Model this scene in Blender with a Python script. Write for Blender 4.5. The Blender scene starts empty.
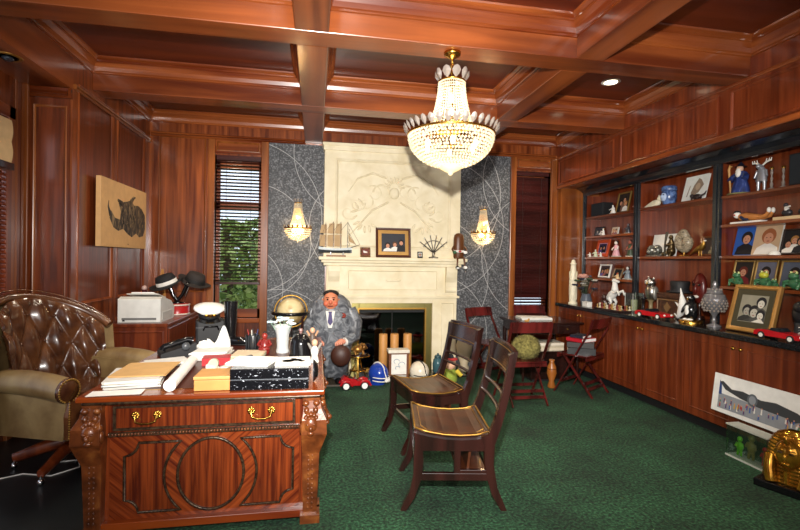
import bpy, math, random
from mathutils import Matrix, Vector
random.seed(7)
PI = math.pi
scene = bpy.context.scene
COL = scene.collection

# ------------------------------------------------------------------ camera
cam_d = bpy.data.cameras.new('camera')
cam_d.sensor_fit = 'HORIZONTAL'; cam_d.sensor_width = 36.0; cam_d.lens = 463.0 / 800.0 * 36.0
cam_d.clip_start = 0.05; cam_d.clip_end = 200
cam = bpy.data.objects.new('camera', cam_d); COL.objects.link(cam)
dy = Vector((-84, 5, -463)).normalized()
dx = Vector((2550, -37, -463)); dx = (dx - dx.dot(dy) * dy).normalized()
dz = dx.cross(dy)
cam.matrix_world = Matrix((dx, dy, dz)).to_4x4()
cam.location = (0, 0, 1.5)
scene.camera = cam

# ------------------------------------------------------------------ world, lights, exposure
scene.view_settings.view_transform = 'Standard'
scene.view_settings.look = 'None'
scene.view_settings.gamma = 1.0
scene.view_settings.use_curve_mapping = False
scene.view_settings.exposure = 0.12
world = bpy.data.worlds.new('sky'); scene.world = world; world.use_nodes = True
_bg = world.node_tree.nodes['Background']
_bg.inputs[0].default_value = (0.90, 0.93, 1.0, 1); _bg.inputs[1].default_value = 1.7

def light(name, kind, loc, energy, color=(1, 1, 1), size=0.1, size_y=None, aim=None, **kw):
    d = bpy.data.lights.new(name, kind); d.energy = energy; d.color = color
    if kind == 'AREA':
        d.size = size
        if size_y: d.shape = 'RECTANGLE'; d.size_y = size_y
    elif kind in ('POINT', 'SPOT'): d.shadow_soft_size = size
    for k, v in kw.items(): setattr(d, k, v)
    o = bpy.data.objects.new(name, d); COL.objects.link(o); o.location = loc
    if aim is not None:
        o.rotation_euler = (Vector(aim) - Vector(loc)).to_track_quat('-Z', 'Y').to_euler()
    return o
# the photographer's flash, a hand's width above the lens
light('camera_flash', 'SPOT', (-0.02, 0.02, 1.86), 1350, (1.0, 0.96, 0.90), 0.04, aim=(1.3, 6.2, 2.1), spot_size=math.radians(98), spot_blend=1.0)
# broad soft fill added behind the photographer, with no window modelled there
light('rear_fill_light', 'AREA', (0.7, -1.12, 1.75), 95, (1.0, 0.97, 0.94), 4.6, 2.2, aim=(0.7, 3.0, 1.75))
# recessed downlights of the coffers (only one shows in the picture)
for i, (x, y) in enumerate([(2.945, 4.30), (-1.15, 4.2), (1.0, 4.15), (-1.15, 2.5), (1.0, 2.5), (2.9, 2.5), (1.0, 0.9), (-1.2, 5.7), (2.9, 5.75)]):
    light('downlight_beam', 'SPOT', (x, y, 3.33), 55 if i else 25, (1.0, 0.86, 0.66), 0.06, aim=(x, y, 0), spot_size=math.radians(120), spot_blend=0.8)

# ------------------------------------------------------------------ materials
def s2l(h):
    h = h.lstrip('#'); c = [int(h[i:i + 2], 16) / 255 for i in (0, 2, 4)]
    return tuple((v / 12.92 if v <= 0.04045 else ((v + 0.055) / 1.055) ** 2.4) for v in c) + (1.0,)
_mats = {}
def C(hexc, rough=0.5, metal=0.0, **kw):
    key = (hexc, rough, metal, tuple(sorted(kw.items())))
    if key in _mats: return _mats[key]
    m = bpy.data.materials.new('paint_' + hexc.strip('#')); m.use_nodes = True
    nt = m.node_tree; b = nt.nodes['Principled BSDF']
    b.inputs['Roughness'].default_value = rough; b.inputs['Metallic'].default_value = metal
    for k, v in kw.items(): b.inputs[k.replace('_', ' ')].default_value = v
    # a faint natural mottling so that no surface is perfectly flat
    tc = nt.nodes.new('ShaderNodeTexCoord'); n = nt.nodes.new('ShaderNodeTexNoise')
    n.inputs['Scale'].default_value = 14; n.inputs['Detail'].default_value = 3
    nt.links.new(tc.outputs['Object'], n.inputs['Vector'])
    r = nt.nodes.new('ShaderNodeValToRGB'); c = s2l(hexc)
    r.color_ramp.elements[0].position = 0.3; r.color_ramp.elements[1].position = 0.7
    r.color_ramp.elements[0].color = tuple(v * 0.92 for v in c[:3]) + (1,)
    r.color_ramp.elements[1].color = tuple(min(1, v * 1.06) for v in c[:3]) + (1,)
    nt.links.new(n.outputs['Fac'], r.inputs[0]); nt.links.new(r.outputs[0], b.inputs['Base Color'])
    _mats[key] = m
    return m
def emit(name, hexc, strength):
    m = bpy.data.materials.new(name); m.use_nodes = True; nt = m.node_tree; nt.nodes.clear()
    e = nt.nodes.new('ShaderNodeEmission'); e.inputs[0].default_value = s2l(hexc); e.inputs[1].default_value = strength
    o = nt.nodes.new('ShaderNodeOutputMaterial'); nt.links.new(e.outputs[0], o.inputs[0])
    return m
def textured(name, ramp, scale=(1, 1, 1), nscale=5, detail=5, dist=0.0, rough=0.5, metal=0.0, bump=0.0, rot=(0, 0, 0), coat=0.0, second=None):
    m = bpy.data.materials.new(name); m.use_nodes = True; nt = m.node_tree; L = nt.links
    b = nt.nodes['Principled BSDF']; b.inputs['Roughness'].default_value = rough; b.inputs['Metallic'].default_value = metal
    b.inputs['Coat Weight'].default_value = coat; b.inputs['Coat Roughness'].default_value = 0.12
    tc = nt.nodes.new('ShaderNodeTexCoord'); mp = nt.nodes.new('ShaderNodeMapping')
    mp.vector_type = 'TEXTURE'; mp.inputs['Scale'].default_value = tuple(1.0 / v for v in scale); mp.inputs['Rotation'].default_value = rot
    n = nt.nodes.new('ShaderNodeTexNoise'); n.inputs['Scale'].default_value = nscale
    n.inputs['Detail'].default_value = detail; n.inputs['Distortion'].default_value = dist
    L.new(tc.outputs['Object'], mp.inputs[0]); L.new(mp.outputs[0], n.inputs['Vector'])
    r = nt.nodes.new('ShaderNodeValToRGB'); els = r.color_ramp.elements
    while len(els) < len(ramp): els.new(0.5)
    for e, (p, h) in zip(els, ramp): e.position = p; e.color = s2l(h)
    L.new(n.outputs['Fac'], r.inputs[0]); col = r.outputs[0]
    if second:                                                       # broad variation of tone
        n2 = nt.nodes.new('ShaderNodeTexNoise'); n2.inputs['Scale'].default_value = second[0]; n2.inputs['Detail'].default_value = 5
        L.new(tc.outputs['Object'], n2.inputs['Vector'])
        r2 = nt.nodes.new('ShaderNodeValToRGB'); r2.color_ramp.elements[0].position = 0.3; r2.color_ramp.elements[1].position = 0.7
        v = second[1]; r2.color_ramp.elements[0].color = (v, v, v, 1); r2.color_ramp.elements[1].color = (1, 1, 1, 1)
        L.new(n2.outputs['Fac'], r2.inputs[0])
        mx = nt.nodes.new('ShaderNodeMix'); mx.data_type = 'RGBA'; mx.blend_type = 'MULTIPLY'; mx.inputs['Factor'].default_value = 1
        L.new(col, mx.inputs['A']); L.new(r2.outputs[0], mx.inputs['B']); col = mx.outputs['Result']
    L.new(col, b.inputs['Base Color'])
    if bump:
        bp = nt.nodes.new('ShaderNodeBump'); bp.inputs['Strength'].default_value = bump; bp.inputs['Distance'].default_value = 0.01
        L.new(n.outputs['Fac'], bp.inputs['Height']); L.new(bp.outputs[0], b.inputs['Normal'])
    return m
def wood(name, axis, dark, light_, rough=0.28, nscale=6, coat=0.25, rot=(0, 0, 0), stretch=0.06):
    sc = [1.0, 1.0, 1.0]; sc['xyz'.index(axis)] = stretch
    return textured(name, [(0.36, dark), (0.66, light_)], sc, nscale, 7, 0.6, rough, 0, 0, rot, coat, (1.3, 0.72))
WD, WL = '#5a2510', '#9a5026'
wood_x = wood('mahogany_along_x', 'x', WD, WL)
wood_y = wood('mahogany_along_y', 'y', WD, WL)
wood_z = wood('mahogany_upright', 'z', WD, WL, 0.28, 16)
wood_panel = wood('mahogany_panel', 'z', '#54230f', '#7e3b1b', 0.3, 24)
wood_ceiling = wood('mahogany_coffer_panel', 'x', '#4a190d', '#6e2b15', 0.35)
wood_red = wood('cherry_red_panel', 'z', '#60240f', '#8a401f', 0.3, 18)
wood_trim = wood('honey_mahogany_trim', 'z', '#6d3413', '#a05c28', 0.28, 8)
wood_trim_x = wood('honey_mahogany_crown', 'x', '#67290f', '#9c5327', 0.25, 8)
wood_trim_y = wood('honey_mahogany_crown_y', 'y', '#67290f', '#9c5327', 0.25, 8)
desk_v = wood('desk_veneer_upright', 'z', '#4e1a0b', '#8a3c18', 0.22, 55, 0.5, stretch=0.035)
desk_a = wood('desk_veneer_rising', 'z', '#531a0a', '#96431c', 0.22, 46, 0.5, (0, math.radians(48), 0), 0.035)
desk_b = wood('desk_veneer_falling', 'z', '#531a0a', '#96431c', 0.22, 46, 0.5, (0, math.radians(-48), 0), 0.035)
desk_w = wood('desk_frame_wood', 'x', '#6a260d', '#9a4516', 0.22, 8, 0.5)
desk_carve = textured('desk_carved_gilt_wood', [(0.3, '#45200c'), (0.55, '#6e3818'), (0.72, '#8d5426')], (1, 1, 1), 14, 5, 0.4, 0.3, 0.1, 0.25, coat=0.3)
bead_mat = textured('dark_bronze_moulding', [(0.3, '#24160f'), (0.7, '#54402c')], (1, 1, 1), 60, 2, 0, 0.35, 0.4)
dark_wood = wood('dark_chair_mahogany', 'z', '#1a0c09', '#331814', 0.22, 9, 0.4)
fold_wood = wood('folding_chair_mahogany', 'z', '#3e1110', '#6c2220', 0.2, 8, 0.4)
brass = C('#c79a45', 0.25, 1.0); brass_dull = C('#a8803c', 0.4, 0.9); gold = C('#d6a13a', 0.2, 1.0)
chrome = C('#d0d0d4', 0.15, 1.0); silver = C('#b9b6ae', 0.28, 1.0)
black_gloss = C('#121214', 0.12); black_mat = C('#171719', 0.6); white = C('#ecebe6', 0.6); paper = C('#f0eee8', 0.8)
bronze = C('#5b4a34', 0.35, 0.8)
black_frame = textured('black_lacquer_bookcase', [(0.3, '#11151a'), (0.7, '#1f252b')], (1, 1, 1), 8, 2, 0, 0.22, 0, coat=0.3)
granite = textured('black_granite_counter', [(0.35, '#0d1012'), (0.8, '#2b3034')], (1, 1, 1), 90, 3, 0, 0.12)
stone = textured('cream_limestone', [(0.3, '#d8c9a4'), (0.7, '#eadfc2')], (1, 1, 1), 5, 6, 0.4, 0.55, 0, 0.06)
stone_carved = textured('cream_limestone_carved', [(0.3, '#d6c7a2'), (0.7, '#e8dcbe')], (1, 1, 1), 12, 6, 0.4, 0.6, 0, 0.1)
soot = C('#0c0d0c', 0.7)
def carpet_material():
    m = textured('green_carpet', [(0.36, '#0d2817'), (0.5, '#1c482c'), (0.65, '#386a48')], (1, 1, 1), 55, 8, 0.3, 0.95, 0, 1.0, second=(2.2, 0.36))
    return m
carpet = carpet_material()
fur = textured('olive_plush', [(0.3, '#4d471f'), (0.7, '#8d8347')], (1, 1, 1), 40, 4, 0, 0.95, 0, 0.8)
leather = textured('brown_tufted_leather', [(0.3, '#3a1e12'), (0.75, '#6d4326')], (1, 1, 1), 9, 4, 0.2, 0.26, 0, 0.04, coat=0.3)
leather_tan = textured('tan_worn_leather', [(0.3, '#6f5534'), (0.75, '#9c8358')], (1, 1, 1), 7, 5, 0.2, 0.42, 0, 0.05)
seat_leather = textured('oxblood_seat_leather', [(0.3, '#2c140b'), (0.75, '#552c16')], (1, 1, 1), 10, 4, 0.2, 0.3, 0, 0.04)
slat_mat = wood('blind_slat_wood', 'x', '#2e0f0d', '#4a1c18', 0.3, 8)
def glass_mat(name, tint='#ffffff', rough=0.0, alpha=0.12):
    m = bpy.data.materials.new(name); m.use_nodes = True; nt = m.node_tree; nt.nodes.clear()
    o = nt.nodes.new('ShaderNodeOutputMaterial'); mx = nt.nodes.new('ShaderNodeMixShader')
    t = nt.nodes.new('ShaderNodeBsdfTransparent'); g = nt.nodes.new('ShaderNodeBsdfGlossy')
    t.inputs[0].default_value = s2l(tint); g.inputs['Roughness'].default_value = rough
    mx.inputs[0].default_value = alpha
    nt.links.new(t.outputs[0], mx.inputs[1]); nt.links.new(g.outputs[0], mx.inputs[2]); nt.links.new(mx.outputs[0], o.inputs[0])
    return m
window_glass = glass_mat('window_glass', '#f4faff', 0.0, 0.06)
smoked_glass = glass_mat('smoked_glass', '#3a3f3c', 0.05, 0.12)
clear_glass = glass_mat('clear_acrylic', '#eaf2ef', 0.02, 0.14)
def crystal_mat(name, hexc, tr=0.55):
    m = bpy.data.materials.new(name); m.use_nodes = True; nt = m.node_tree; nt.nodes.clear()
    o = nt.nodes.new('ShaderNodeOutputMaterial'); a = nt.nodes.new('ShaderNodeAddShader')
    mx = nt.nodes.new('ShaderNodeMixShader'); mx.inputs[0].default_value = tr
    t = nt.nodes.new('ShaderNodeBsdfTranslucent'); d = nt.nodes.new('ShaderNodeBsdfDiffuse')
    mx2 = nt.nodes.new('ShaderNodeMixShader'); mx2.inputs[0].default_value = 0.18
    g = nt.nodes.new('ShaderNodeBsdfGlossy'); g.inputs['Roughness'].default_value = 0.08
    t.inputs[0].default_value = s2l(hexc); d.inputs[0].default_value = s2l(hexc)
    nt.links.new(d.outputs[0], mx.inputs[1]); nt.links.new(t.outputs[0], mx.inputs[2])
    nt.links.new(mx.outputs[0], mx2.inputs[1]); nt.links.new(g.outputs[0], mx2.inputs[2]); nt.links.new(mx2.outputs[0], o.inputs[0])
    return m
crystal = crystal_mat('cut_crystal', '#fff6e0'); crystal_grey = crystal_mat('grey_cut_crystal', '#a89c92', 0.3)
bulb_mat = emit('warm_bulb', '#ffe0a8', 7.0)
def wallpaper():
    m = bpy.data.materials.new('charcoal_wallpaper_with_arcs'); m.use_nodes = True; nt = m.node_tree; L = nt.links
    b = nt.nodes['Principled BSDF']; b.inputs['Roughness'].default_value = 0.6
    tc = nt.nodes.new('ShaderNodeTexCoord')
    n = nt.nodes.new('ShaderNodeTexNoise'); n.inputs['Scale'].default_value = 52; n.inputs['Detail'].default_value = 8
    n3 = nt.nodes.new('ShaderNodeTexNoise'); n3.inputs['Scale'].default_value = 6; n3.inputs['Detail'].default_value = 4
    L.new(tc.outputs['Object'], n.inputs['Vector']); L.new(tc.outputs['Object'], n3.inputs['Vector'])
    ad = nt.nodes.new('ShaderNodeMath'); ad.operation = 'MULTIPLY_ADD'; ad.inputs[1].default_value = 0.85
    sb = nt.nodes.new('ShaderNodeMath'); sb.operation = 'MULTIPLY'; sb.inputs[1].default_value = 0.16
    L.new(n3.outputs['Fac'], sb.inputs[0]); L.new(n.outputs['Fac'], ad.inputs[0]); L.new(sb.outputs[0], ad.inputs[2])
    r = nt.nodes.new('ShaderNodeValToRGB'); els = r.color_ramp.elements; els.new(0.5)
    for e, (p, h) in zip(els, [(0.40, '#323336'), (0.52, '#494a4d'), (0.66, '#7c7d80')]): e.position = p; e.color = s2l(h)
    L.new(ad.outputs[0], r.inputs[0]); col = r.outputs[0]
    # printed thin pale arcs: (centre x, centre z, radius)
    arcs = [(-0.95, 2.05, 1.02), (-0.85, 1.72, 0.78), (0.55, 2.95, 0.86), (0.62, 1.95, 0.72), (-1.05, 1.1, 0.62), (-0.5, 0.35, 0.75),
            (1.72, 2.0, 0.95), (1.6, 2.45, 1.02), (1.55, 1.25, 0.9), (3.2, 2.7, 0.85), (3.3, 1.6, 0.95), (1.62, 0.5, 0.82)]
    prev = None
    for cx, cz, rad in arcs:
        s = nt.nodes.new('ShaderNodeVectorMath'); s.operation = 'DISTANCE'; s.inputs[1].default_value = (cx, 6.36, cz)
        L.new(tc.outputs['Object'], s.inputs[0])
        a = nt.nodes.new('ShaderNodeMath'); a.operation = 'COMPARE'; a.inputs[1].default_value = rad; a.inputs[2].default_value = 0.004
        L.new(s.outputs['Value'], a.inputs[0])
        if prev is None: prev = a.outputs[0]
        else:
            mxm = nt.nodes.new('ShaderNodeMath'); mxm.operation = 'MAXIMUM'
            L.new(prev, mxm.inputs[0]); L.new(a.outputs[0], mxm.inputs[1]); prev = mxm.outputs[0]
    mx = nt.nodes.new('ShaderNodeMix'); mx.data_type = 'RGBA'; mx.inputs['B'].default_value = s2l('#a3a2a2')
    L.new(prev, mx.inputs['Factor']); L.new(col, mx.inputs['A']); L.new(mx.outputs['Result'], b.inputs['Base Color'])
    return m
wallpaper_mat = wallpaper()

# ------------------------------------------------------------------ mesh building
class MB:
    def __init__(s, M=None): s.v = []; s.f = []; s.fm = []; s.fs = []; s.M = M or Matrix()
    def add(s, vs, fs, m, sm=False):
        n = len(s.v); s.v += [tuple(s.M @ Vector(p)) for p in vs]
        for f in fs: s.f.append([i + n for i in f]); s.fm.append(m); s.fs.append(sm)
    def box(s, x0, x1, y0, y1, z0, z1, m):
        s.add([(x0, y0, z0), (x1, y0, z0), (x1, y1, z0), (x0, y1, z0), (x0, y0, z1), (x1, y0, z1), (x1, y1, z1), (x0, y1, z1)],
              [(0, 3, 2, 1), (4, 5, 6, 7), (0, 1, 5, 4), (1, 2, 6, 5), (2, 3, 7, 6), (3, 0, 4, 7)], m)
    def cbox(s, c, d, m): s.box(c[0] - d[0] / 2, c[0] + d[0] / 2, c[1] - d[1] / 2, c[1] + d[1] / 2, c[2] - d[2] / 2, c[2] + d[2] / 2, m)
    def lathe(s, prof, m, c=(0, 0, 0), n=20, sx=1, sy=1, a0=0, a1=2 * PI, caps=True):
        vs = []; fs = []; full = abs(a1 - a0 - 2 * PI) < 1e-6; k = n if full else n + 1
        for r, z in prof:
            for i in range(k):
                a = a0 + (a1 - a0) * i / n; vs.append((c[0] + r * sx * math.cos(a), c[1] + r * sy * math.sin(a), c[2] + z))
        for j in range(len(prof) - 1):
            for i in range(n):
                i2 = (i + 1) % k
                fs.append((j * k + i, j * k + i2, (j + 1) * k + i2, (j + 1) * k + i))
        s.add(vs, fs, m, True)
        if full and caps:
            if prof[0][0] > 1e-5: s.add(vs[:k], [tuple(reversed(range(k)))], m)
            if prof[-1][0] > 1e-5: s.add(vs[-k:], [tuple(range(k))], m)
    def ell(s, c, r, m, n=14, k=9, R=None):
        if not hasattr(r, '__len__'): r = (r, r, r)
        vs = []; fs = []
        for j in range(k + 1):
            t = PI * j / k
            for i in range(n):
                a = 2 * PI * i / n
                p = Vector((r[0] * math.sin(t) * math.cos(a), r[1] * math.sin(t) * math.sin(a), -r[2] * math.cos(t)))
                if R is not None: p = R @ p
                vs.append((c[0] + p.x, c[1] + p.y, c[2] + p.z))
        for j in range(k):
            for i in range(n):
                i2 = (i + 1) % n; fs.append((j * n + i, j * n + i2, (j + 1) * n + i2, (j + 1) * n + i))
        s.add(vs, fs, m, True)
    def tube(s, pts, r, m, n=8, flat=None, closed=False):
        pts = [Vector(p) for p in pts]; N = len(pts)
        rs = list(r) if hasattr(r, '__len__') else [r] * N
        T = []
        for i in range(N):
            if closed: t = pts[(i + 1) % N] - pts[i - 1]
            else: t = pts[min(i + 1, N - 1)] - pts[max(i - 1, 0)]
            T.append(t.normalized())
        up = Vector((0, 0, 1)) if abs(T[0].z) < 0.9 else Vector((0, 1, 0))
        u = (up - up.dot(T[0]) * T[0]).normalized(); vs = []; fs = []
        for i in range(N):
            u = (u - u.dot(T[i]) * T[i]).normalized(); w = T[i].cross(u)
            for j in range(n):
                a = 2 * PI * (j + 0.5) / n
                vs.append(tuple(pts[i] + rs[i] * (math.cos(a) * w * (flat or 1) + math.sin(a) * u)))
        for i in range(N if closed else N - 1):
            i2 = (i + 1) % N
            for j in range(n):
                j2 = (j + 1) % n; fs.append((i * n + j, i * n + j2, i2 * n + j2, i2 * n + j))
        s.add(vs, fs, m, n > 5)
        if not closed: s.add(vs[:n], [tuple(reversed(range(n)))], m); s.add(vs[-n:], [tuple(range(n))], m)
    def cyl(s, a, b, r, m, r1=None, n=14): s.tube([a, b], [r, r if r1 is None else r1], m, n)
    def prism(s, pts, plane, a, b, m, sm=False):
        k = len(pts); ax = {'xz': lambda p, t: (p[0], t, p[1]), 'xy': lambda p, t: (p[0], p[1], t), 'yz': lambda p, t: (t, p[0], p[1])}[plane]
        va = [ax(p, a) for p in pts]; vb = [ax(p, b) for p in pts]
        s.add(va + vb, [(i, (i + 1) % k, (i + 1) % k + k, i + k) for i in range(k)], m, sm)
        s.add(va, [tuple(range(k))], m); s.add(vb, [tuple(reversed(range(k)))], m)
    def grid(s, fn, nu, nv, m, sm=True):
        vs = [fn(i / nu, j / nv) for j in range(nv + 1) for i in range(nu + 1)]; k = nu + 1
        s.add(vs, [(j * k + i, j * k + i + 1, (j + 1) * k + i + 1, (j + 1) * k + i) for j in range(nv) for i in range(nu)], m, sm)
    def rings(s, o, U, V, u0, u1, v0, v1, prof, m, fill=None, fill_first=None):
        """mitred rectangular moulding: prof = [(inset, height along the normal U x V)]"""
        o = Vector(o); U = Vector(U); V = Vector(V); N = U.cross(V); vs = []
        ms = m if isinstance(m, (list, tuple)) else [m, m]
        for d, h in prof:
            for a, b in ((u0 + d, v0 + d), (u1 - d, v0 + d), (u1 - d, v1 - d), (u0 + d, v1 - d)): vs.append(tuple(o + a * U + b * V + h * N))
        for j in range(len(prof) - 1):
            for i in range(4):
                i2 = (i + 1) % 4
                s.add([vs[j * 4 + i], vs[j * 4 + i2], vs[j * 4 + 4 + i2], vs[j * 4 + 4 + i]], [(0, 1, 2, 3)], ms[i % 2])
        if fill is not None: s.add(vs[-4:], [(0, 1, 2, 3)], fill)
    def disk(s, cx, cz, rx, rz, y, m, a0=0, a1=2 * PI, n=18):
        vs = [(cx + rx * math.cos(a0 + (a1 - a0) * i / n), y, cz + rz * math.sin(a0 + (a1 - a0) * i / n)) for i in range(n + 1)]
        s.add(vs, [tuple(range(n + 1))], m)
    def poly(s, pts, y, m): s.add([(p[0], y, p[1]) for p in pts], [tuple(range(len(pts)))], m)
    def build(s, name, parent=None, bevel=0, sub=0, label=None):
        me = bpy.data.meshes.new(name); me.from_pydata(s.v, [], s.f)
        ms = []
        for m in s.fm:
            if m not in ms: ms.append(m)
        for m in ms: me.materials.append(m)
        idx = [ms.index(m) for m in s.fm]
        me.polygons.foreach_set('material_index', idx); me.polygons.foreach_set('use_smooth', s.fs); me.update()
        o = bpy.data.objects.new(name, me); COL.objects.link(o)
        if parent: o.parent = parent
        if bevel:
            b = o.modifiers.new('edge', 'BEVEL'); b.width = bevel; b.segments = 2; b.limit_method = 'ANGLE'; b.angle_limit = math.radians(40)
        if sub:
            d = o.modifiers.new('smooth', 'SUBSURF'); d.levels = sub; d.render_levels = sub
        if label: o['label'] = label
        return o
def tag(o, label, cat, group=None):
    o['label'] = label; o['category'] = cat
    if group: o['group'] = group
    return o
def thing(name, label, cat, loc=(0, 0, 0), rz=0.0, group=None):
    o = bpy.data.objects.new(name, None); COL.objects.link(o); o.empty_display_size = 0.05
    o.location = loc; o.rotation_euler = (0, 0, rz)
    return tag(o, label, cat, group)
def struct(name, mb, **kw):
    o = mb.build(name, **kw); o['kind'] = 'structure'; return o
def dup(root, loc, rz, label, group=None):
    r = root.copy(); COL.objects.link(r); r.location = loc; r.rotation_euler = (0, 0, rz); r['label'] = label
    if group: r['group'] = group
    for ch in list(root.children):
        c = ch.copy(); COL.objects.link(c); c.parent = r
        for g in ch.children:
            d = g.copy(); COL.objects.link(d); d.parent = c
    return r
T = Matrix.Translation
def Rx(a): return Matrix.Rotation(math.radians(a), 4, 'X')
def Ry(a): return Matrix.Rotation(math.radians(a), 4, 'Y')
def Rz(a): return Matrix.Rotation(math.radians(a), 4, 'Z')
def arc(cx, cz, r, a0, a1, n=8, rz=None): return [(cx + r * math.cos(math.radians(a0 + (a1 - a0) * i / n)), cz + (rz or r) * math.sin(math.radians(a0 + (a1 - a0) * i / n))) for i in range(n + 1)]

# ================================================================== the room
XL, XR, YB, ZS, ZC = -2.1, 3.5, 6.37, 3.07, 3.37     # left wall, right soffit wall, back wall, beam soffit, coffer ceiling
m = MB(); m.box(-3.2, 4.6, -1.4, 6.6, -0.1, 0.0, carpet); struct('floor', m)
m = MB(); m.box(-2.1, -0.95, 2.2, 4.48, 0.0, 0.004, C('#15191b', 0.35)); m.box(-2.45, -2.1, -1.3, 4.48, 0.0, 0.004, C('#15191b', 0.35)); m.box(-2.1, -0.95, -1.3, 2.2, 0.0, 0.004, C('#15191b', 0.35))
struct('floor_shade', m).name = 'floor.001'  # dark sheet laid over the carpet, its colour standing in for shadow
m = MB(); m.box(-2.75, 4.6, -1.4, 6.6, ZC, ZC + 0.1, wood_ceiling); struct('ceiling', m)

# ---- coffered beams: each beam is a solid timber with a crown moulding turned round every coffer
n_trim = [0]
def trim(mb, **kw):
    n_trim[0] += 1; return struct('trim_%d' % n_trim[0], mb, **kw)
bx = [(-0.165, 0.065), (1.935, 2.165)]
by = [(-1.4, -1.25), (0.10, 0.32), (1.675, 1.895), (3.255, 3.475), (4.835, 5.055)]
for y0, y1 in by[1:]:
    m = MB(); m.box(XL, XR, y0, y1, ZS, ZC, wood_x); trim(m, bevel=0.006)
ys = [b for p in by for b in p][1:] + [YB]
for x0, x1 in bx:
    for i in range(0, len(ys) - 1, 2):
        m = MB(); m.box(x0, x1, ys[i], ys[i + 1], ZS + 0.001, ZC, wood_y); trim(m, bevel=0.006)
xs = [XL, bx[0][0], bx[0][1], bx[1][0], bx[1][1], XR]
crown = [(0.0, -0.145), (0.012, -0.142), (0.012, -0.128), (0.02, -0.12), (0.03, -0.085), (0.052, -0.05), (0.06, -0.045), (0.06, -0.03), (0.082, -0.012), (0.088, 0.0)]
for i in range(0, len(ys) - 1, 2):
    for k in range(0, 6, 2):
        m = MB(); m.rings((0, 0, ZC), (1, 0, 0), (0, 1, 0), xs[k], xs[k + 1], ys[i], ys[i + 1], crown, [wood_trim_x, wood_trim_y]); trim(m)

# ---- walls
PM = [(0.0, 0.0), (0.0, 0.008), (0.006, 0.012), (0.012, 0.009), (0.018, 0.002), (0.026, -0.008), (0.028, -0.012)]       # panel moulding
def panel(mb, o, U, V, u0, u1, v0, v1, mm, pm):
    mb.rings(o, U, V, u0, u1, v0, v1, PM, mm, fill=pm)
# left wall: solid above the alcove and beyond it, alcove cut back for the window
m = MB()
m.box(XL - 0.75, XL - 0.016, 4.48, YB, 0.0, ZC, wood_panel)                       # behind the panels
m.box(XL - 0.75, XL, -1.4, 4.48, 2.95, ZC, wood_y)                                # header over the alcove
for a, b in ((4.48, 4.575), (5.31, 5.40), (6.2, YB)): m.box(XL - 0.02, XL, a, b, 0.0, ZC, wood_z)         # stiles
for a, b in ((4.575, 5.31), (5.40, 6.2)):
    for c, d in ((0.0, 0.2), (0.86, 1.06), (3.03, ZC)): m.box(XL - 0.02, XL, a, b, c, d, wood_z)            # rails
    panel(m, (XL, 0, 0), (0, 1, 0), (0, 0, 1), a, b, 1.06, 3.03, wood_z, wood_panel)
    panel(m, (XL, 0, 0), (0, 1, 0), (0, 0, 1), a, b, 0.2, 0.86, wood_z, wood_panel)
struct('wall_left', m)
m = MB(); m.box(XL, XL + 0.025, 4.48, YB, 0.0, 0.14, wood_y); struct('baseboard_left', m, bevel=0.005)
m = MB(); m.rings((XL, 0, 0), (0, 1, 0), (0, 0, 1), 4.49, YB - 0.01, 2.955, 3.0, [(0, 0), (0, 0.02), (0.006, 0.026), (0.014, 0.02), (0.02, 0.0)], wood_trim); trim(m)
# alcove: return face with its framed panel, back wall round the window
AX = -2.46
m = MB(); m.box(AX, XL - 0.001, 4.481, 4.60, 0.0, 2.95, wood_z)
m.box(AX - 0.06, AX, -1.4, 4.22, 2.60, 2.95, wood_z); m.box(AX - 0.06, AX, 4.22, 4.60, 0, 2.95, wood_z)
m.box(AX - 0.06, AX, -1.4, 4.22, 0.0, 0.55, wood_z); m.box(AX - 0.06, AX, -1.4, 2.1, 0.55, 2.60, wood_z)
struct('wall_left.001', m)
m = MB(); panel(m, (0, 4.48, 0), (1, 0, 0), (0, 0, 1), -2.40, -2.14, 0.35, 2.80, wood_trim, wood_trim)
m.rings((0, 4.48, 0), (1, 0, 0), (0, 0, 1), AX, XL, 2.86, 2.95, [(0, 0), (0, 0.03), (0.01, 0.05), (0.03, 0.03), (0.044, 0.0)], wood_trim_x)
trim(m)
m = MB(); m.box(AX, AX + 0.03, 4.22, 4.30, 0.0, 2.70, wood_trim); m.box(AX, AX + 0.03, -1.4, 4.30, 2.60, 2.70, wood_trim_y); m.box(AX, AX + 0.012, 4.33, 4.36, 0, 2.95, wood_trim); m.box(AX, AX + 0.05, 4.42, 4.44, 0, 2.95, wood_trim)
trim(m, bevel=0.004)
m = MB(); m.box(AX - 0.05, AX - 0.04, 2.1, 4.22, 0.55, 2.60, window_glass)
for y in (2.1, 3.13, 4.16): m.box(AX - 0.06, AX - 0.02, y, y + 0.06, 0.55, 2.60, wood_z)
struct('window_2', m)
# a cream roman shade and slatted shutters in the alcove window
sh = thing('roman_shade', 'cream fabric shade over the top of the window at the left edge', 'window shade', (AX + 0.07, 4.16, 2.225))
m = MB(); m.grid(lambda u, v: (0.008 + 0.012 * abs(math.sin(v * PI * 2.0)), -2.0 * u, 0.34 * v), 4, 24, C('#d9b98a', 0.9)); m.grid(lambda u, v: (-0.004, -2.0 * (1 - u), 0.34 * v), 2, 2, C('#d9b98a', 0.9)); m.build('fabric', sh)
m = MB(); m.box(-0.01, 0.03, -2.02, 0.005, -0.055, 0.0, dark_wood); m.build('hem_bar', sh, bevel=0.004)
st = thing('window_shutter', 'reddish wooden louvred shutter below the cream shade at left edge', 'shutter', (AX + 0.03, 3.2, 0.6))
m = MB()
for k in range(40): m.M = T((0.02, 0, 0.05 + k * 0.038)) @ Ry(38); m.box(-0.022, 0.022, 0.03, 0.93, -0.004, 0.004, wood_red)
m.build('louvres', st)
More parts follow.
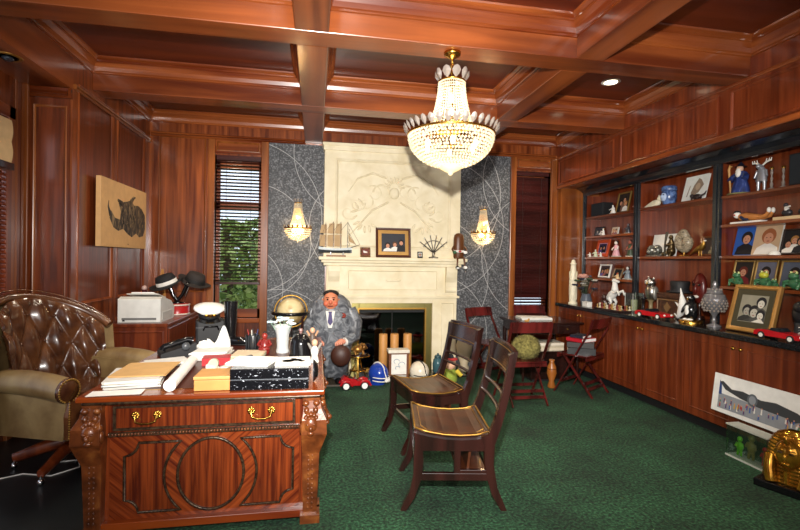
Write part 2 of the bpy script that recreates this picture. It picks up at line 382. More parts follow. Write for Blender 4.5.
m = MB(); m.box(0, 0.03, 0.93, 1.0, 0, 1.6, wood_red); m.box(0, 0.03, -0.03, 0.03, 0, 1.6, wood_red); m.box(0, 0.03, 0.03, 0.93, 1.56, 1.6, wood_red); m.box(0, 0.03, 0.03, 0.93, 0, 0.035, wood_red); m.build('shutter_frame', st)

# back wall, with the two window openings
W1 = (-1.305, -0.725, 0.72, 2.85); W2 = (2.85, 3.40, 0.72, 2.85)
m = MB()
for a, b in ((XL, W1[0]), (W1[1], W2[0]), (W2[1], 4.7)): m.box(a, b, YB, YB + 0.2, 0, ZC, wood_z)
for w in (W1, W2): m.box(w[0], w[1], YB, YB + 0.2, 0, w[2], wood_z); m.box(w[0], w[1], YB, YB + 0.2, w[3], ZC, wood_z)
struct('wall_back', m)
m = MB()                                                          # left panelled bay and frieze mouldings
panel(m, (0, YB, 0), (1, 0, 0), (0, 0, 1), -1.985, -1.42, 1.06, 3.06, wood_trim, wood_panel)
panel(m, (0, YB, 0), (1, 0, 0), (0, 0, 1), -1.985, -1.42, 0.2, 0.9, wood_trim, wood_panel)
trim(m)
for a, b in ((XL, -0.165), (0.065, 1.935), (2.165, XR)):
    m = MB(); m.rings((0, YB, 0), (1, 0, 0), (0, 0, 1), a + 0.002, b - 0.002, 3.045, 3.105, [(0, 0), (0, 0.02), (0.01, 0.034), (0.022, 0.026), (0.028, 0.0)], wood_trim_x); trim(m)
for w, outer in ((W1, (-1.385, -0.63)), (W2, (2.765, 3.49))):     # window casings
    m = MB(); o0, o1 = outer
    m.box(o0, w[0], YB - 0.045, YB + 0.1, 0.0, 3.045, wood_trim); m.box(w[1], o1, YB - 0.045, YB + 0.1, 0.0, 3.045, wood_trim)
    m.box(w[0], w[1], YB - 0.03, YB + 0.1, w[3] + 0.02, 3.045, wood_trim_x); m.box(w[0], w[1], YB - 0.05, YB + 0.1, w[2] - 0.06, w[2], wood_trim_x)
    m.box(w[0], w[1], YB - 0.02, YB + 0.1, 0.0, w[2] - 0.06, wood_panel)
    m.rings((0, YB - 0.03, 0), (1, 0, 0), (0, 0, 1), w[0] + 0.02, w[1] - 0.02, w[3] + 0.045, 3.02, [(0, 0), (0.0, 0.01), (0.01, 0.012), (0.02, 0.0)], wood_trim)
    trim(m, bevel=0.006)
for k, w in enumerate((W1, W2)):                                   # sashes and panes
    m = MB(); yg = YB + 0.10
    m.box(w[0], w[0] + 0.045, yg, yg + 0.04, w[2], w[3], wood_z); m.box(w[1] - 0.045, w[1], yg, yg + 0.04, w[2], w[3], wood_z)
    m.box(w[0], w[1], yg, yg + 0.04, w[2], w[2] + 0.11, wood_x); m.box(w[0], w[1], yg, yg + 0.04, w[3] - 0.17, w[3], wood_x); m.box(w[0], w[1], yg, yg + 0.05, 2.16, 2.26, wood_x)
    fr = struct('window_%d' % (1 if k == 0 else 3), m)
    p = MB(); p.box(w[0] + 0.045, w[1] - 0.045, yg + 0.015, yg + 0.022, w[2] + 0.11, w[3] - 0.17, window_glass); p.build('pane', fr)
# charcoal papered panels either side of the chimney breast
for k, (a, b) in enumerate(((-0.63, 0.12), (1.97, 2.765))):
    m = MB(); m.box(a, b, YB - 0.012, YB, 0.0, 3.045, wallpaper_mat); struct('wall_back.00%d' % (k + 1), m)

# right wall: panelled header over the bookcase niche, niche shell
m = MB(); m.box(XR, 4.7, -1.4, YB + 0.2, 2.61, ZC, wood_red); m.box(4.16, 4.7, -1.4, YB, 0, 2.61, wood_red)
for a, b in ((5.02, 6.30), (3.55, 4.90), (2.05, 3.43), (0.6, 1.93)):
    m.rings((XR, 0, 0), (0, 0, 1), (0, 1, 0), 2.665, 3.01, a, b, [(0, 0), (0, 0.012), (0.008, 0.016), (0.016, 0.01), (0.024, 0.001)], wood_red)
struct('wall_right', m)
m = MB(); m.box(XR - 0.022, XR + 0.01, -1.4, YB, 2.598, 2.648, wood_trim_y); m.box(XR - 0.012, XR + 0.01, -1.4, YB, 3.04, 3.075, wood_trim_y); trim(m, bevel=0.006)
m = MB(); m.box(XR + 0.02, 4.16, 6.26, YB - 0.001, 0, 2.61, wood_trim); struct('wall_right.001', m)
# rear wall behind the photographer
m = MB(); m.box(-2.75, 4.7, -1.45, -1.3, 0, ZC, wood_panel); struct('wall_rear', m)

# ---- outdoors seen through the left window
m = MB(); m.box(-8, 6, 6.9, 30, -0.3, -0.2, C('#3d5a2a', 0.9)); g = m.build('garden_lawn'); g['kind'] = 'structure'
leafc = [C('#8aa04a', 0.7), C('#a8b866', 0.7), C('#55702e', 0.7)]
def tree(label, loc, h, rad, n):
    t = thing('garden_tree', label, 'tree', loc, 0, 'trees outside the window')
    m = MB(); m.tube([(0, 0, -0.3), (0.05, 0, h * 0.5), (0, 0.05, h)], [0.13, 0.1, 0.05], C('#4a3a2a', 0.9)); m.build('trunk', t)
    m = MB()
    for _ in range(n):
        a = random.uniform(0, 2 * PI); q = random.uniform(-1, 1); rr = rad * random.uniform(0.55, 1)
        p = Vector((rr * math.sqrt(1 - q * q) * math.cos(a), rr * math.sqrt(1 - q * q) * math.sin(a), h * 0.62 + q * h * 0.45))
        M = T(p) @ Matrix.Rotation(random.uniform(0, 6), 4, Vector((random.uniform(-1, 1), random.uniform(-1, 1), 1)).normalized()) @ Rx(random.uniform(-70, 70))
        m.M = M; w = random.uniform(0.05, 0.11); m.add([(-w, 0, 0), (0, -w * 0.5, 0), (w, 0, 0), (0, w * 0.5, 0)], [(0, 1, 2, 3)], random.choice(leafc))
    m.build('foliage', t)
tree('leafy green tree outside, filling the lower panes behind the blind', (-1.65, 9.0, 0), 2.05, 0.95, 2600)
tree('darker leafy bush outside, at right behind the window blind', (-1.2, 11.6, 0), 2.3, 1.25, 2400)

# ---- venetian blinds
def blind(label, x0, x1, ztop, zbot, tilt, gap_from=None):
    t = thing('venetian_blind', label, 'window blind', ((x0 + x1) / 2, YB + 0.045, zbot), 0, 'wooden venetian blinds')
    w = (x1 - x0) / 2 - 0.008; H = ztop - zbot
    m = MB(); m.box(-w, w, -0.028, 0.03, H - 0.07, H, slat_mat); m.build('headrail', t, bevel=0.004)
    m = MB(); z = 0.05
    while z < H - 0.08:
        tl = (tilt if gap_from is None else 40) if (gap_from is None or z < gap_from) else tilt
        m.M = T((0, 0, z)) @ Rx(-tl); m.box(-w, w, -0.024, 0.024, -0.0016, 0.0016, slat_mat); z += 0.0445
    m.build('slats', t)
    m = MB(); m.box(-w, w, -0.024, 0.024, 0.0, 0.035, slat_mat); m.build('bottom_rail', t, bevel=0.004)
    for k, x in enumerate((-w * 0.55, w * 0.55)):
        m = MB(); m.cyl((x, -0.026, 0.02), (x, -0.026, H - 0.05), 0.0025, C('#2a1210', 0.8), n=6); m.build('ladder_cord', t)
    return t
blind('dark wooden venetian blind with open slats showing daylight and trees', W1[0], W1[1], W1[3] + 0.01, 1.16, 17)
b2 = blind('dark closed wooden venetian blind on the narrow window by the bookcase', W2[0], W2[1], W2[3] + 0.01, 0.74, 72, 0.24)

# ---- recessed lights
def downlight(label, loc, lit, name='recessed_light'):
    t = thing(name, label, 'ceiling light', loc, 0, 'recessed ceiling lights')
    m = MB(); m.lathe([(0.065, -0.004), (0.085, -0.006), (0.092, -0.002), (0.092, 0.0)], brass_dull if not lit else white, n=28, caps=False); m.build('trim_ring', t)
    m = MB(); m.lathe([(0.0, -0.003), (0.066, -0.003)], emit('lamp_glow', '#ffe9c4', 9) if lit else C('#101012', 0.2), n=28)
    if not lit: m.ell((0.0, 0, -0.012), (0.04, 0.04, 0.02), C('#39404a', 0.1, 0.5))
    m.build('lens', t)
downlight('lit round recessed ceiling light in the coffer right of the chandelier', (2.945, 4.30, ZC), True)
downlight('unlit brass ringed recessed eyeball light in the left alcove soffit', (-2.24, 3.86, 2.95), False)

# ================================================================== fireplace
fp = thing('fireplace', 'cream carved stone fireplace with tall overmantel and brass framed opening', 'fireplace', (1.035, 6.22, 0))
m = MB(); m.box(-0.94, 0.94, 0.0, 0.15, 1.44, 3.06, stone)                                             # overmantel
m.box(-0.955, 0.955, -0.02, 0.15, 2.96, 3.06, stone); m.box(-0.97, 0.97, -0.035, 0.15, 3.02, 3.06, stone)
m.rings((0, 0, 0), (1, 0, 0), (0, 0, 1), -0.80, 0.80, 1.66, 2.86, [(0, 0), (0, 0.018), (0.02, 0.024), (0.035, 0.012), (0.05, -0.008)], stone)
m.build('overmantel', fp, bevel=0.006)
m = MB(); rnd = random.Random(3)                                                                       # low relief: scrolling acanthus around a shell
for sgn in (-1, 1):
    for k in range(5):
        cx, cz, r0 = sgn * (0.16 + 0.115 * k), 2.42 - 0.07 * k + 0.05 * (k % 2), 0.13 - 0.008 * k
        pts = []
        for i in range(22):
            a = i / 21 * 3.9 * PI / 2 + k; rr = r0 * (1 - i / 28)
            pts.append((cx + sgn * rr * math.cos(a), 0.007, cz + rr * math.sin(a)))
        m.tube(pts, [0.012 * (1 - i / 30) + 0.004 for i in range(22)], stone_carved, 6)
    for k in range(9):
        a = -2.3 + k * 0.42; c = (sgn * (0.38 + 0.16 * math.cos(a)), -0.002, 2.12 + 0.2 * math.sin(a))
        m.ell(c, (0.05, 0.012, 0.017), stone_carved, 10, 6, Ry(math.degrees(-a) * sgn + rnd.uniform(-30, 30)).to_3x3())
    m.tube([(sgn * 0.08, -0.004, 2.3), (sgn * 0.3, -0.004, 2.18), (sgn * 0.5, -0.004, 1.95), (sgn * 0.62, -0.004, 1.82)], [0.014, 0.012, 0.01, 0.005], stone_carved, 6)
    m.tube([(sgn * 0.1, -0.004, 2.62), (sgn * 0.3, -0.004, 2.68), (sgn * 0.5, -0.004, 2.6), (sgn * 0.62, -0.004, 2.42)], [0.014, 0.014, 0.01, 0.005], stone_carved, 6)
for k in range(9): m.ell((0.1 * math.cos(PI * k / 8), -0.002, 2.5 + 0.1 * math.sin(PI * k / 8)), (0.045, 0.014, 0.015), stone_carved, 10, 6, Ry(-math.degrees(PI * k / 8)).to_3x3())
m.ell((0, 0, 2.42), (0.07, 0.02, 0.08), stone_carved); m.build('relief_carving', fp)
m = MB(); m.box(-1.0, 1.0, -0.17, 0.14, 1.505, 1.548, stone); m.box(-0.97, 0.97, -0.13, 0.14, 1.47, 1.505, stone); m.box(-0.94, 0.94, -0.09, 0.14, 1.43, 1.47, stone); m.build('mantel_shelf', fp, bevel=0.008)
m = MB(); m.box(-0.90, 0.90, -0.03, 0.14, 1.03, 1.43, stone)
m.rings((0, -0.03, 0), (1, 0, 0), (0, 0, 1), -0.62, 0.62, 1.10, 1.38, [(0, 0), (0, 0.012), (0.012, 0.014), (0.024, -0.004)], stone)
for k in range(5): m.ell((-0.06 + 0.03 * k, -0.03, 1.24), (0.05, 0.01, 0.02), stone_carved, 10, 6)
m.box(-0.93, 0.93, -0.05, 0.14, 1.0, 1.03, stone); m.build('frieze', fp, bevel=0.004)
for sgn in (-1, 1):
    m = MB(); pts = [(-0.03, 1.43), (-0.11, 1.43), (-0.115, 1.36), (-0.095, 1.29), (-0.06, 1.22), (-0.055, 1.15), (-0.075, 1.11), (-0.06, 1.08), (-0.03, 1.08)]
    m.prism(pts, 'yz', sgn * 0.80 - 0.075, sgn * 0.80 + 0.075, stone); m.build('corbel', fp, bevel=0.006)
for sgn in (-1, 1):
    m = MB(); x0, x1 = sorted((sgn * 0.555, sgn * 0.90)); m.box(x0, x1, -0.02, 0.14, 0.0, 1.0, stone)
    m.rings((0, -0.02, 0), (1, 0, 0), (0, 0, 1), x0 + 0.12 if sgn > 0 else x0 + 0.03, x1 - 0.03 if sgn > 0 else x1 - 0.12, 0.16, 0.94, [(0, 0), (0, 0.01), (0.01, 0.012), (0.02, -0.003)], stone)
    m.box(x0, x1, -0.035, 0.14, 0.0, 0.12, stone); m.build('jamb', fp, bevel=0.004)
m = MB(); m.box(-0.555, 0.555, -0.02, 0.14, 0.93, 1.0, stone); m.build('lintel_stone', fp)
m = MB(); m.box(-0.555, 0.555, 0.13, 0.14, 0.0, 0.93, soot); m.build('firebox', fp)
m = MB()
for x0, x1, z0, z1 in ((-0.555, -0.455, 0, 0.93), (0.455, 0.555, 0, 0.93), (-0.455, 0.455, 0.845, 0.93)): m.box(x0, x1, 0.015, 0.05, z0, z1, C('#8f8450', 0.34, 0.9))
m.rings((0, 0.015, 0), (1, 0, 0), (0, 0, 1), -0.475, 0.475, 0.02, 0.865, [(0, 0), (0, 0.02), (0.02, 0.02), (0.03, 0.0)], brass_dull); m.build('brass_surround', fp, bevel=0.004)
m = MB()
for x0, x1 in ((-0.455, -0.005), (0.005, 0.455)): m.box(x0, x1, 0.03, 0.036, 0.05, 0.84, smoked_glass)
m.box(-0.455, 0.455, 0.028, 0.04, 0.80, 0.845, soot); m.box(-0.005, 0.005, 0.028, 0.042, 0.04, 0.84, soot); m.build('glass_door', fp)
m = MB(); m.box(0.105, 1.965, 5.80, 6.18, 0.0, 0.0195, C('#1c1b18', 0.2)); tag(m.build('hearth_slab', bevel=0.003), 'thin black stone hearth slab on the carpet before the fireplace', 'hearth')

# ================================================================== right side cabinets, counter, bookcase
for k, (yc, lab) in enumerate(((5.67, 'low cherry cabinet with two doors in the corner beside the card table'), (4.49, 'low cherry two-door cabinet under the red model car, middle of the row'), (3.31, 'low cherry two-door cabinet behind the leaning white poster'), (2.13, 'low cherry cabinet at the right edge, mostly behind the gold bust'))):
    t = thing('base_cabinet', lab, 'cabinet', (3.5, yc, 0), 0, 'low cabinets along the right wall')
    m = MB(); m.box(0.03, 0.62, -0.59, 0.587, 0.1, 0.885, wood_red); m.box(0.07, 0.62, -0.59, 0.587, 0.0, 0.1, black_mat); m.build('body', t)
    m = MB(); m.box(0.066, 0.07, -0.59, 0.587, 0.0, 0.095, black_mat); m.build('toe_kick', t)
    for sgn in (-1, 1):
        a, b = sorted((sgn * 0.004, sgn * 0.583))
        m = MB(); m.box(0.008, 0.03, a, b, 0.1, 0.88, wood_red)
        m.rings((0.008, 0, 0), (0, 0, 1), (0, 1, 0), 0.1 + 0.07, 0.88 - 0.07, a + 0.07, b - 0.07, [(0, 0.0), (0.006, 0.004), (0.012, 0.0), (0.016, -0.006)], wood_red, fill=wood_red)
        d = m.build('door', t, bevel=0.003)
        m = MB(); m.tube([(0.008, sgn * 0.035, 0.81), (-0.012, sgn * 0.035, 0.81)], 0.006, brass, 8); m.ell((-0.02, sgn * 0.035, 0.81), (0.012, 0.016, 0.016), brass, 10, 8); m.build('knob', d, label='brass knob')
m = MB(); m.box(3.45, 4.155, 1.5, 6.255, 0.89, 0.937, granite)
tag(m.build('worktop', bevel=0.006), 'long black granite worktop running over the low cherry cabinets', 'worktop')
bc = thing('bookcase', 'built-in black framed bookcase with cherry shelves along the right wall', 'bookcase', (3.88, 6.25, 0.937))
z0 = 0.937; BZ = [(6.25, 5.09), (5.09, 3.93), (3.93, 2.77), (2.77, 1.6)]
m = MB(); m.box(0.25, 0.265, -4.65, 0.0, 0, 2.61 - z0 - 0.002, wood_red); m.build('back_panel', bc)
m = MB(); m.prism([(-0.02, 2.50 - z0), (-0.02, 2.54 - z0), (-0.05, 2.57 - z0), (-0.14, 2.605 - z0), (0.02, 2.605 - z0), (0.02, 2.50 - z0)], 'xz', -4.65, 0.0, black_frame); m.build('cornice', bc)
for y in (6.25, 5.09, 3.93, 2.77):
    m = MB(); w = 0.044; a = y - 6.25 - w if y < 6.2 else -0.06; b = y - 6.25 + w if y < 6.2 else 0.0
    m.box(-0.02, 0.012, a, b, 0, 2.5 - z0, black_frame); c = (a + b) / 2; m.box(-0.03, -0.02, c - 0.012, c + 0.012, 0, 2.5 - z0, black_frame); m.build('upright', bc, bevel=0.004); m = MB(); m.box(0.012, 0.25, a + 0.008, b - 0.008, 0, 2.5 - z0, wood_red); m.build('divider', bc)
for i, zz in enumerate(((2.185, 1.905, 1.605, 1.312), (2.195, 1.605), (2.185, 1.905, 1.605, 1.312), (2.185, 1.905, 1.605, 1.312))):
    for z in zz:
        m = MB(); m.box(0.0, 0.25, BZ[i][1] - 6.25 + 0.037, BZ[i][0] - 6.25 - 0.037, z - z0 - 0.03, z - z0, wood_y); m.build('shelf', bc, bevel=0.005)

# ================================================================== chandelier and sconces
def bead(mb, p, r, mat, zs=1.0):
    x, y, z = p
    mb.add([(x + r, y, z), (x, y + r, z), (x - r, y, z), (x, y - r, z), (x, y, z + r * zs), (x, y, z - r * zs)],
           [(0, 1, 4), (1, 2, 4), (2, 3, 4), (3, 0, 4), (1, 0, 5), (2, 1, 5), (3, 2, 5), (0, 3, 5)], mat)
def leaf(mb, base, a, lean, L, w, mat):
    """a cut crystal leaf standing on a ring, leaning outwards"""
    ca, sa = math.cos(a), math.sin(a); cl, sl = math.cos(lean), math.sin(lean)
    def P(u, v, d):
        o = v * sl + d * cl; return (base[0] + o * ca - u * sa, base[1] + o * sa + u * ca, base[2] + v * cl - d * sl)
    out = [(0, 0), (w * 0.55, L * 0.3), (w * 0.8, L * 0.6), (w * 0.5, L * 0.88), (0, L), (-w * 0.5, L * 0.88), (-w * 0.8, L * 0.6), (-w * 0.55, L * 0.3)]
    vs = [P(u, v, 0) for u, v in out] + [P(0, L * 0.55, w * 0.35), P(0, L * 0.55, -w * 0.35)]
    mb.add(vs, [(i, (i + 1) % 8, 8) for i in range(8)] + [((i + 1) % 8, i, 9) for i in range(8)], mat)
ch = thing('chandelier', 'large lit crystal basket chandelier hanging from the ceiling beam', 'chandelier', (0.985, 3.365, 2.15))
m = MB(); m.lathe([(0.0, 0.92), (0.065, 0.92), (0.06, 0.9), (0.03, 0.885), (0.012, 0.87), (0.0, 0.865)], brass, n=20); m.build('canopy', ch)
m = MB()
for k in range(4): m.tube([(0.012 * math.cos(t) if k % 2 else 0, 0 if k % 2 else 0.012 * math.cos(t), 0.865 - 0.022 * k - 0.018 + 0.018 * math.sin(t)) for t in [2 * PI * i / 10 for i in range(10)]], 0.003, brass, 6, closed=True)
m.build('chain', ch)
m = MB(); m.lathe([(0.008, 0.78), (0.008, 0.2)], brass, n=8)
for z, r in ((0.70, 0.098), (0.372, 0.15), (0.305, 0.325)): m.tube([(r * math.cos(2 * PI * i / 40), r * math.sin(2 * PI * i / 40), z) for i in range(40)], 0.008, brass, 8, closed=True)
for k in range(6): a = k * PI / 3; m.cyl((0, 0, 0.31), (0.325 * math.cos(a), 0.325 * math.sin(a), 0.305), 0.005, brass, n=6)
m.build('brass_frame', ch)
m = MB()
for k in range(40):                                                  # tapering neck of strung beads
    a = 2 * PI * k / 40
    for j in range(16):
        t = j / 15; r = 0.097 + 0.06 * t ** 1.6; bead(m, (r * math.cos(a), r * math.sin(a), 0.69 - 0.315 * t), 0.0088, crystal, 1.15)
b_ = m.build('bead_neck', ch); b_['kind'] = 'stuff'
m = MB()
for j in range(15):                                                  # the basket
    t = j / 14; ang = t * PI / 2 * 0.93; r = 0.318 * math.cos(ang); z = 0.29 - 0.23 * math.sin(ang); n = max(10, int(2 * PI * r / 0.0245))
    for k in range(n): a = 2 * PI * (k + 0.5 * (j % 2)) / n; bead(m, (r * math.cos(a), r * math.sin(a), z), 0.0103, crystal, 1.1)
for k in range(30):                                                  # swags between the neck and the rim
    a = 2 * PI * k / 30
    for j in range(7): t = j / 6; r = 0.15 + 0.17 * t; bead(m, (r * math.cos(a), r * math.sin(a), 0.365 - 0.06 * t - 0.05 * math.sin(PI * t)), 0.011, crystal)
b_ = m.build('bead_basket', ch); b_['kind'] = 'stuff'
m = MB(); m.lathe([(0.09, 0.075), (0.085, 0.055), (0.04, 0.03), (0.022, 0.022), (0.02, 0.008), (0.0, 0.0)], crystal, n=16); m.build('finial', ch)
for k in range(36):
    a = 2 * PI * k / 36; m = MB(); leaf(m, (0.325 * math.cos(a), 0.325 * math.sin(a), 0.308), a, 0.5, 0.078, 0.031, crystal_grey); m.build('crystal_leaf', ch)
for k in range(10):
    a = 2 * PI * (k + 0.5) / 10; m = MB(); leaf(m, (0.098 * math.cos(a), 0.098 * math.sin(a), 0.70), a, 0.35, 0.09, 0.042, crystal_grey); m.build('crystal_leaf', ch)
for k in range(6):
    a = 2 * PI * k / 6 + 0.3; m = MB(); m.ell((0.2 * math.cos(a), 0.2 * math.sin(a), 0.22), (0.02, 0.02, 0.03), bulb_mat, 10, 8); m.build('bulb', ch)
for z in (0.48, 0.58): m = MB(); m.ell((0, 0, z), (0.018, 0.018, 0.035), bulb_mat, 10, 8); m.build('bulb', ch)
light('chandelier_lamp', 'POINT', (0.985, 3.365, 2.38), 6, (1, 0.83, 0.58), 0.12); light('chandelier_lamp', 'POINT', (0.985, 3.365, 2.68), 3, (1, 0.83, 0.58), 0.05)

def sconce(label, loc, first=None):
    if first: return dup(first, loc, 0, label)
    t = thing('wall_sconce', label, 'wall lamp', loc, 0, 'crystal wall sconces')
    m = MB(); m.box(-0.05, 0.05, -0.012, 0.0, -0.04, 0.34, brass); m.build('back_plate', t, bevel=0.01)
    A0, A1 = PI, 2 * PI
    m = MB(); m.tube([(0.05 * math.cos(PI + PI * i / 12), 0.05 * math.sin(PI + PI * i / 12), 0.40) for i in range(13)], 0.007, brass, 8)
    rm = MB(); rm.tube([(0.18 * math.cos(PI + PI * i / 24), 0.13 * math.sin(PI + PI * i / 24), 0.06) for i in range(25)], 0.009, brass, 8)
    for k in range(9):
        a = PI + PI * (k + 0.5) / 9; leaf(rm, (0.172 * math.cos(a), 0.132 * math.sin(a), 0.06), a, 0.5, 0.045, 0.02, brass)
    for k in range(5):
        a = PI + PI * (k + 0.5) / 5; leaf(m, (0.05 * math.cos(a), 0.05 * math.sin(a), 0.40), a, 0.4, 0.06, 0.02, crystal_grey)
    m.build('upper_crown', t); rm.build('lower_rim', t)
    m = MB()
    for k in range(16):
        a = PI + PI * (k + 0.5) / 16
        for j in range(17): q = j / 16; r = 0.048 + 0.055 * q ** 1.5; bead(m, (r * math.cos(a), r * math.sin(a), 0.39 - 0.33 * q), 0.0095, crystal, 1.2)
    for j in range(8):
        ang = j / 7 * PI / 2 * 0.92; r = math.cos(ang); z = 0.05 - 0.15 * math.sin(ang); n = max(4, int(20 * r))
        for k in range(n): a = PI + PI * (k + 0.5) / n; bead(m, (0.175 * r * math.cos(a), 0.125 * r * math.sin(a), z), 0.0125, crystal)
    bead(m, (0, -0.015, -0.12), 0.016, crystal, 1.5)
    b = m.build('bead_basket', t); b['kind'] = 'stuff'
    for x, z in ((-0.06, 0.03), (0.06, 0.03), (0, 0.2)): m = MB(); m.ell((x, -0.045, z), (0.016, 0.016, 0.028), bulb_mat, 10, 8); m.build('bulb', t)
    return t
s0 = sconce('lit crystal wall sconce on the dark panel behind the ship model', (-0.245, 6.357, 1.86))
sconce('lit crystal wall sconce on the dark panel behind the brown figure with dangling legs', (2.36, 6.357, 1.86), s0)
for x in (-0.245, 2.36):
    light('sconce_lamp', 'POINT', (x, 6.27, 1.90), 7, (1, 0.72, 0.38), 0.03); light('sconce_lamp', 'POINT', (x, 6.30, 2.06), 3, (1, 0.72, 0.38), 0.02)

# ================================================================== partners desk (its short end faces the camera)
dk = thing('partners_desk', 'large carved mahogany partners desk covered with papers and trinkets', 'desk', (-0.58, 3.575, 0))
HX, HY = 0.64, 0.925
m = MB(); m.box(-HX, HX, -HY, HY, 0.735, 0.765, desk_w); m.box(-HX + 0.02, HX - 0.02, -HY + 0.02, HY - 0.02, 0.715, 0.735, bead_mat)
m.rings((0, 0, 0.765), (1, 0, 0), (0, 1, 0), -HX + 0.11, HX - 0.11, -HY + 0.11, HY - 0.11, [(0, 0.0005), (0.012, 0.0012), (0.013, 0.001)], gold, fill=C('#4a1d10', 0.35)); m.build('desk_top', dk, bevel=0.008)
m = MB(); m.box(-0.545, 0.545, -0.86, 0.86, 0.535, 0.715, desk_v); m.box(-0.53, 0.53, -0.845, 0.845, 0.07, 0.535, desk_v)
m.box(-0.57, 0.57, -0.885, 0.885, 0.03, 0.075, desk_w); m.build('carcass', dk, bevel=0.004)
YF = -0.848                                                            # front panel: four veneered borders with slanting grain
m = MB(); x0, x1, z0_, z1_ = -0.50, 0.50, 0.075, 0.53
m.add([(x0, YF, z0_), (x0, YF, z1_), (0, YF, z1_), (0, YF, z0_)], [(0, 3, 2, 1)], desk_b)
m.add([(0, YF, z0_), (0, YF, z1_), (x1, YF, z1_), (x1, YF, z0_)], [(0, 3, 2, 1)], desk_a)
def ov(rx, rz, n=40): return [(0.02 + rx * math.cos(2 * PI * i / n), 0.30 + rz * math.sin(2 * PI * i / n)) for i in range(n)]
m.poly(ov(0.18, 0.205), YF - 0.003, desk_v)
OV = ov(0.175, 0.2)
def side_path(s):
    a = [(0.195 + 0.0, 0.49), (0.375, 0.49)] + arc(0.445, 0.49, 0.07, 180, 270, 5)[1:] + [(0.445, 0.18)] + arc(0.445, 0.11, 0.07, 90, 180, 5)[1:] + [(0.195, 0.11)]
    inn = arc(0.0, 0.30, 0.245, -50, 50, 12, 0.248)
    return [(0.02 + s * x, z) for x, z in a + [(x, z) for x, z in inn]]
for s in (-1, 1): pth = side_path(s); m.poly(pth if s > 0 else pth[::-1], YF - 0.003, desk_v)
m.build('end_panel', dk)
def beaded(pts, r, closed=True):
    mb = MB(); P3 = [(x, YF - 0.006, z) for x, z in pts]; mb.tube(P3, r, bead_mat, 6, closed=closed)
    L = 0
    for i in range(len(P3)):
        a = Vector(P3[i]); b = Vector(P3[(i + 1) % len(P3)]); d = (b - a).length
        n = max(1, int(d / 0.016))
        for k in range(n): p = a.lerp(b, (k + 0.5) / n); bead(mb, (p.x, p.y - r * 0.7, p.z), r * 0.75, bead_mat)
    return mb
beaded(OV, 0.0085).build('oval_moulding', dk)
for s in (-1, 1): beaded(side_path(s), 0.0075).build('shaped_moulding', dk)
m = MB(); m.box(-0.50, 0.50, -0.872, -0.84, 0.535, 0.556, bead_mat)
for k in range(62): m.ell((-0.495 + k * 0.0162, -0.874, 0.546), (0.0062, 0.006, 0.0075), desk_carve, 8, 5)
m.build('bead_band', dk)
dr = MB(); dr.box(-0.475, 0.475, -0.873, -0.84, 0.568, 0.70, desk_v); dr.rings((0, -0.873, 0), (1, 0, 0), (0, 0, 1), -0.475, 0.475, 0.568, 0.70, [(0, 0), (0.0, 0.006), (0.01, 0.006), (0.014, 0.0)], bead_mat); dr = dr.build('drawer', dk, bevel=0.003)
for hx in (-0.31, 0.29):
    h = MB()
    for s in (-1, 1):
        h.lathe([(0.0, 0), (0.024, 0.0), (0.026, 0.004), (0.016, 0.009), (0.0, 0.012)], brass, n=12); h.v = h.v
        break
    h = MB()
    for s in (-1, 1):
        for k in range(8): a = k * PI / 4; h.ell((hx + s * 0.055 + 0.014 * math.cos(a), -0.876, 0.647 + 0.014 * math.sin(a)), (0.009, 0.005, 0.009), brass, 8, 5)
        h.ell((hx + s * 0.055, -0.882, 0.647), 0.011, brass, 10, 6)
    h.tube([(hx - 0.055, -0.888, 0.643), (hx - 0.05, -0.896, 0.618), (hx - 0.02, -0.9, 0.608), (hx + 0.02, -0.9, 0.608), (hx + 0.05, -0.896, 0.618), (hx + 0.055, -0.888, 0.643)], 0.0045, brass, 8)
    h.build('bail_pull', dr, label='brass bail pull')
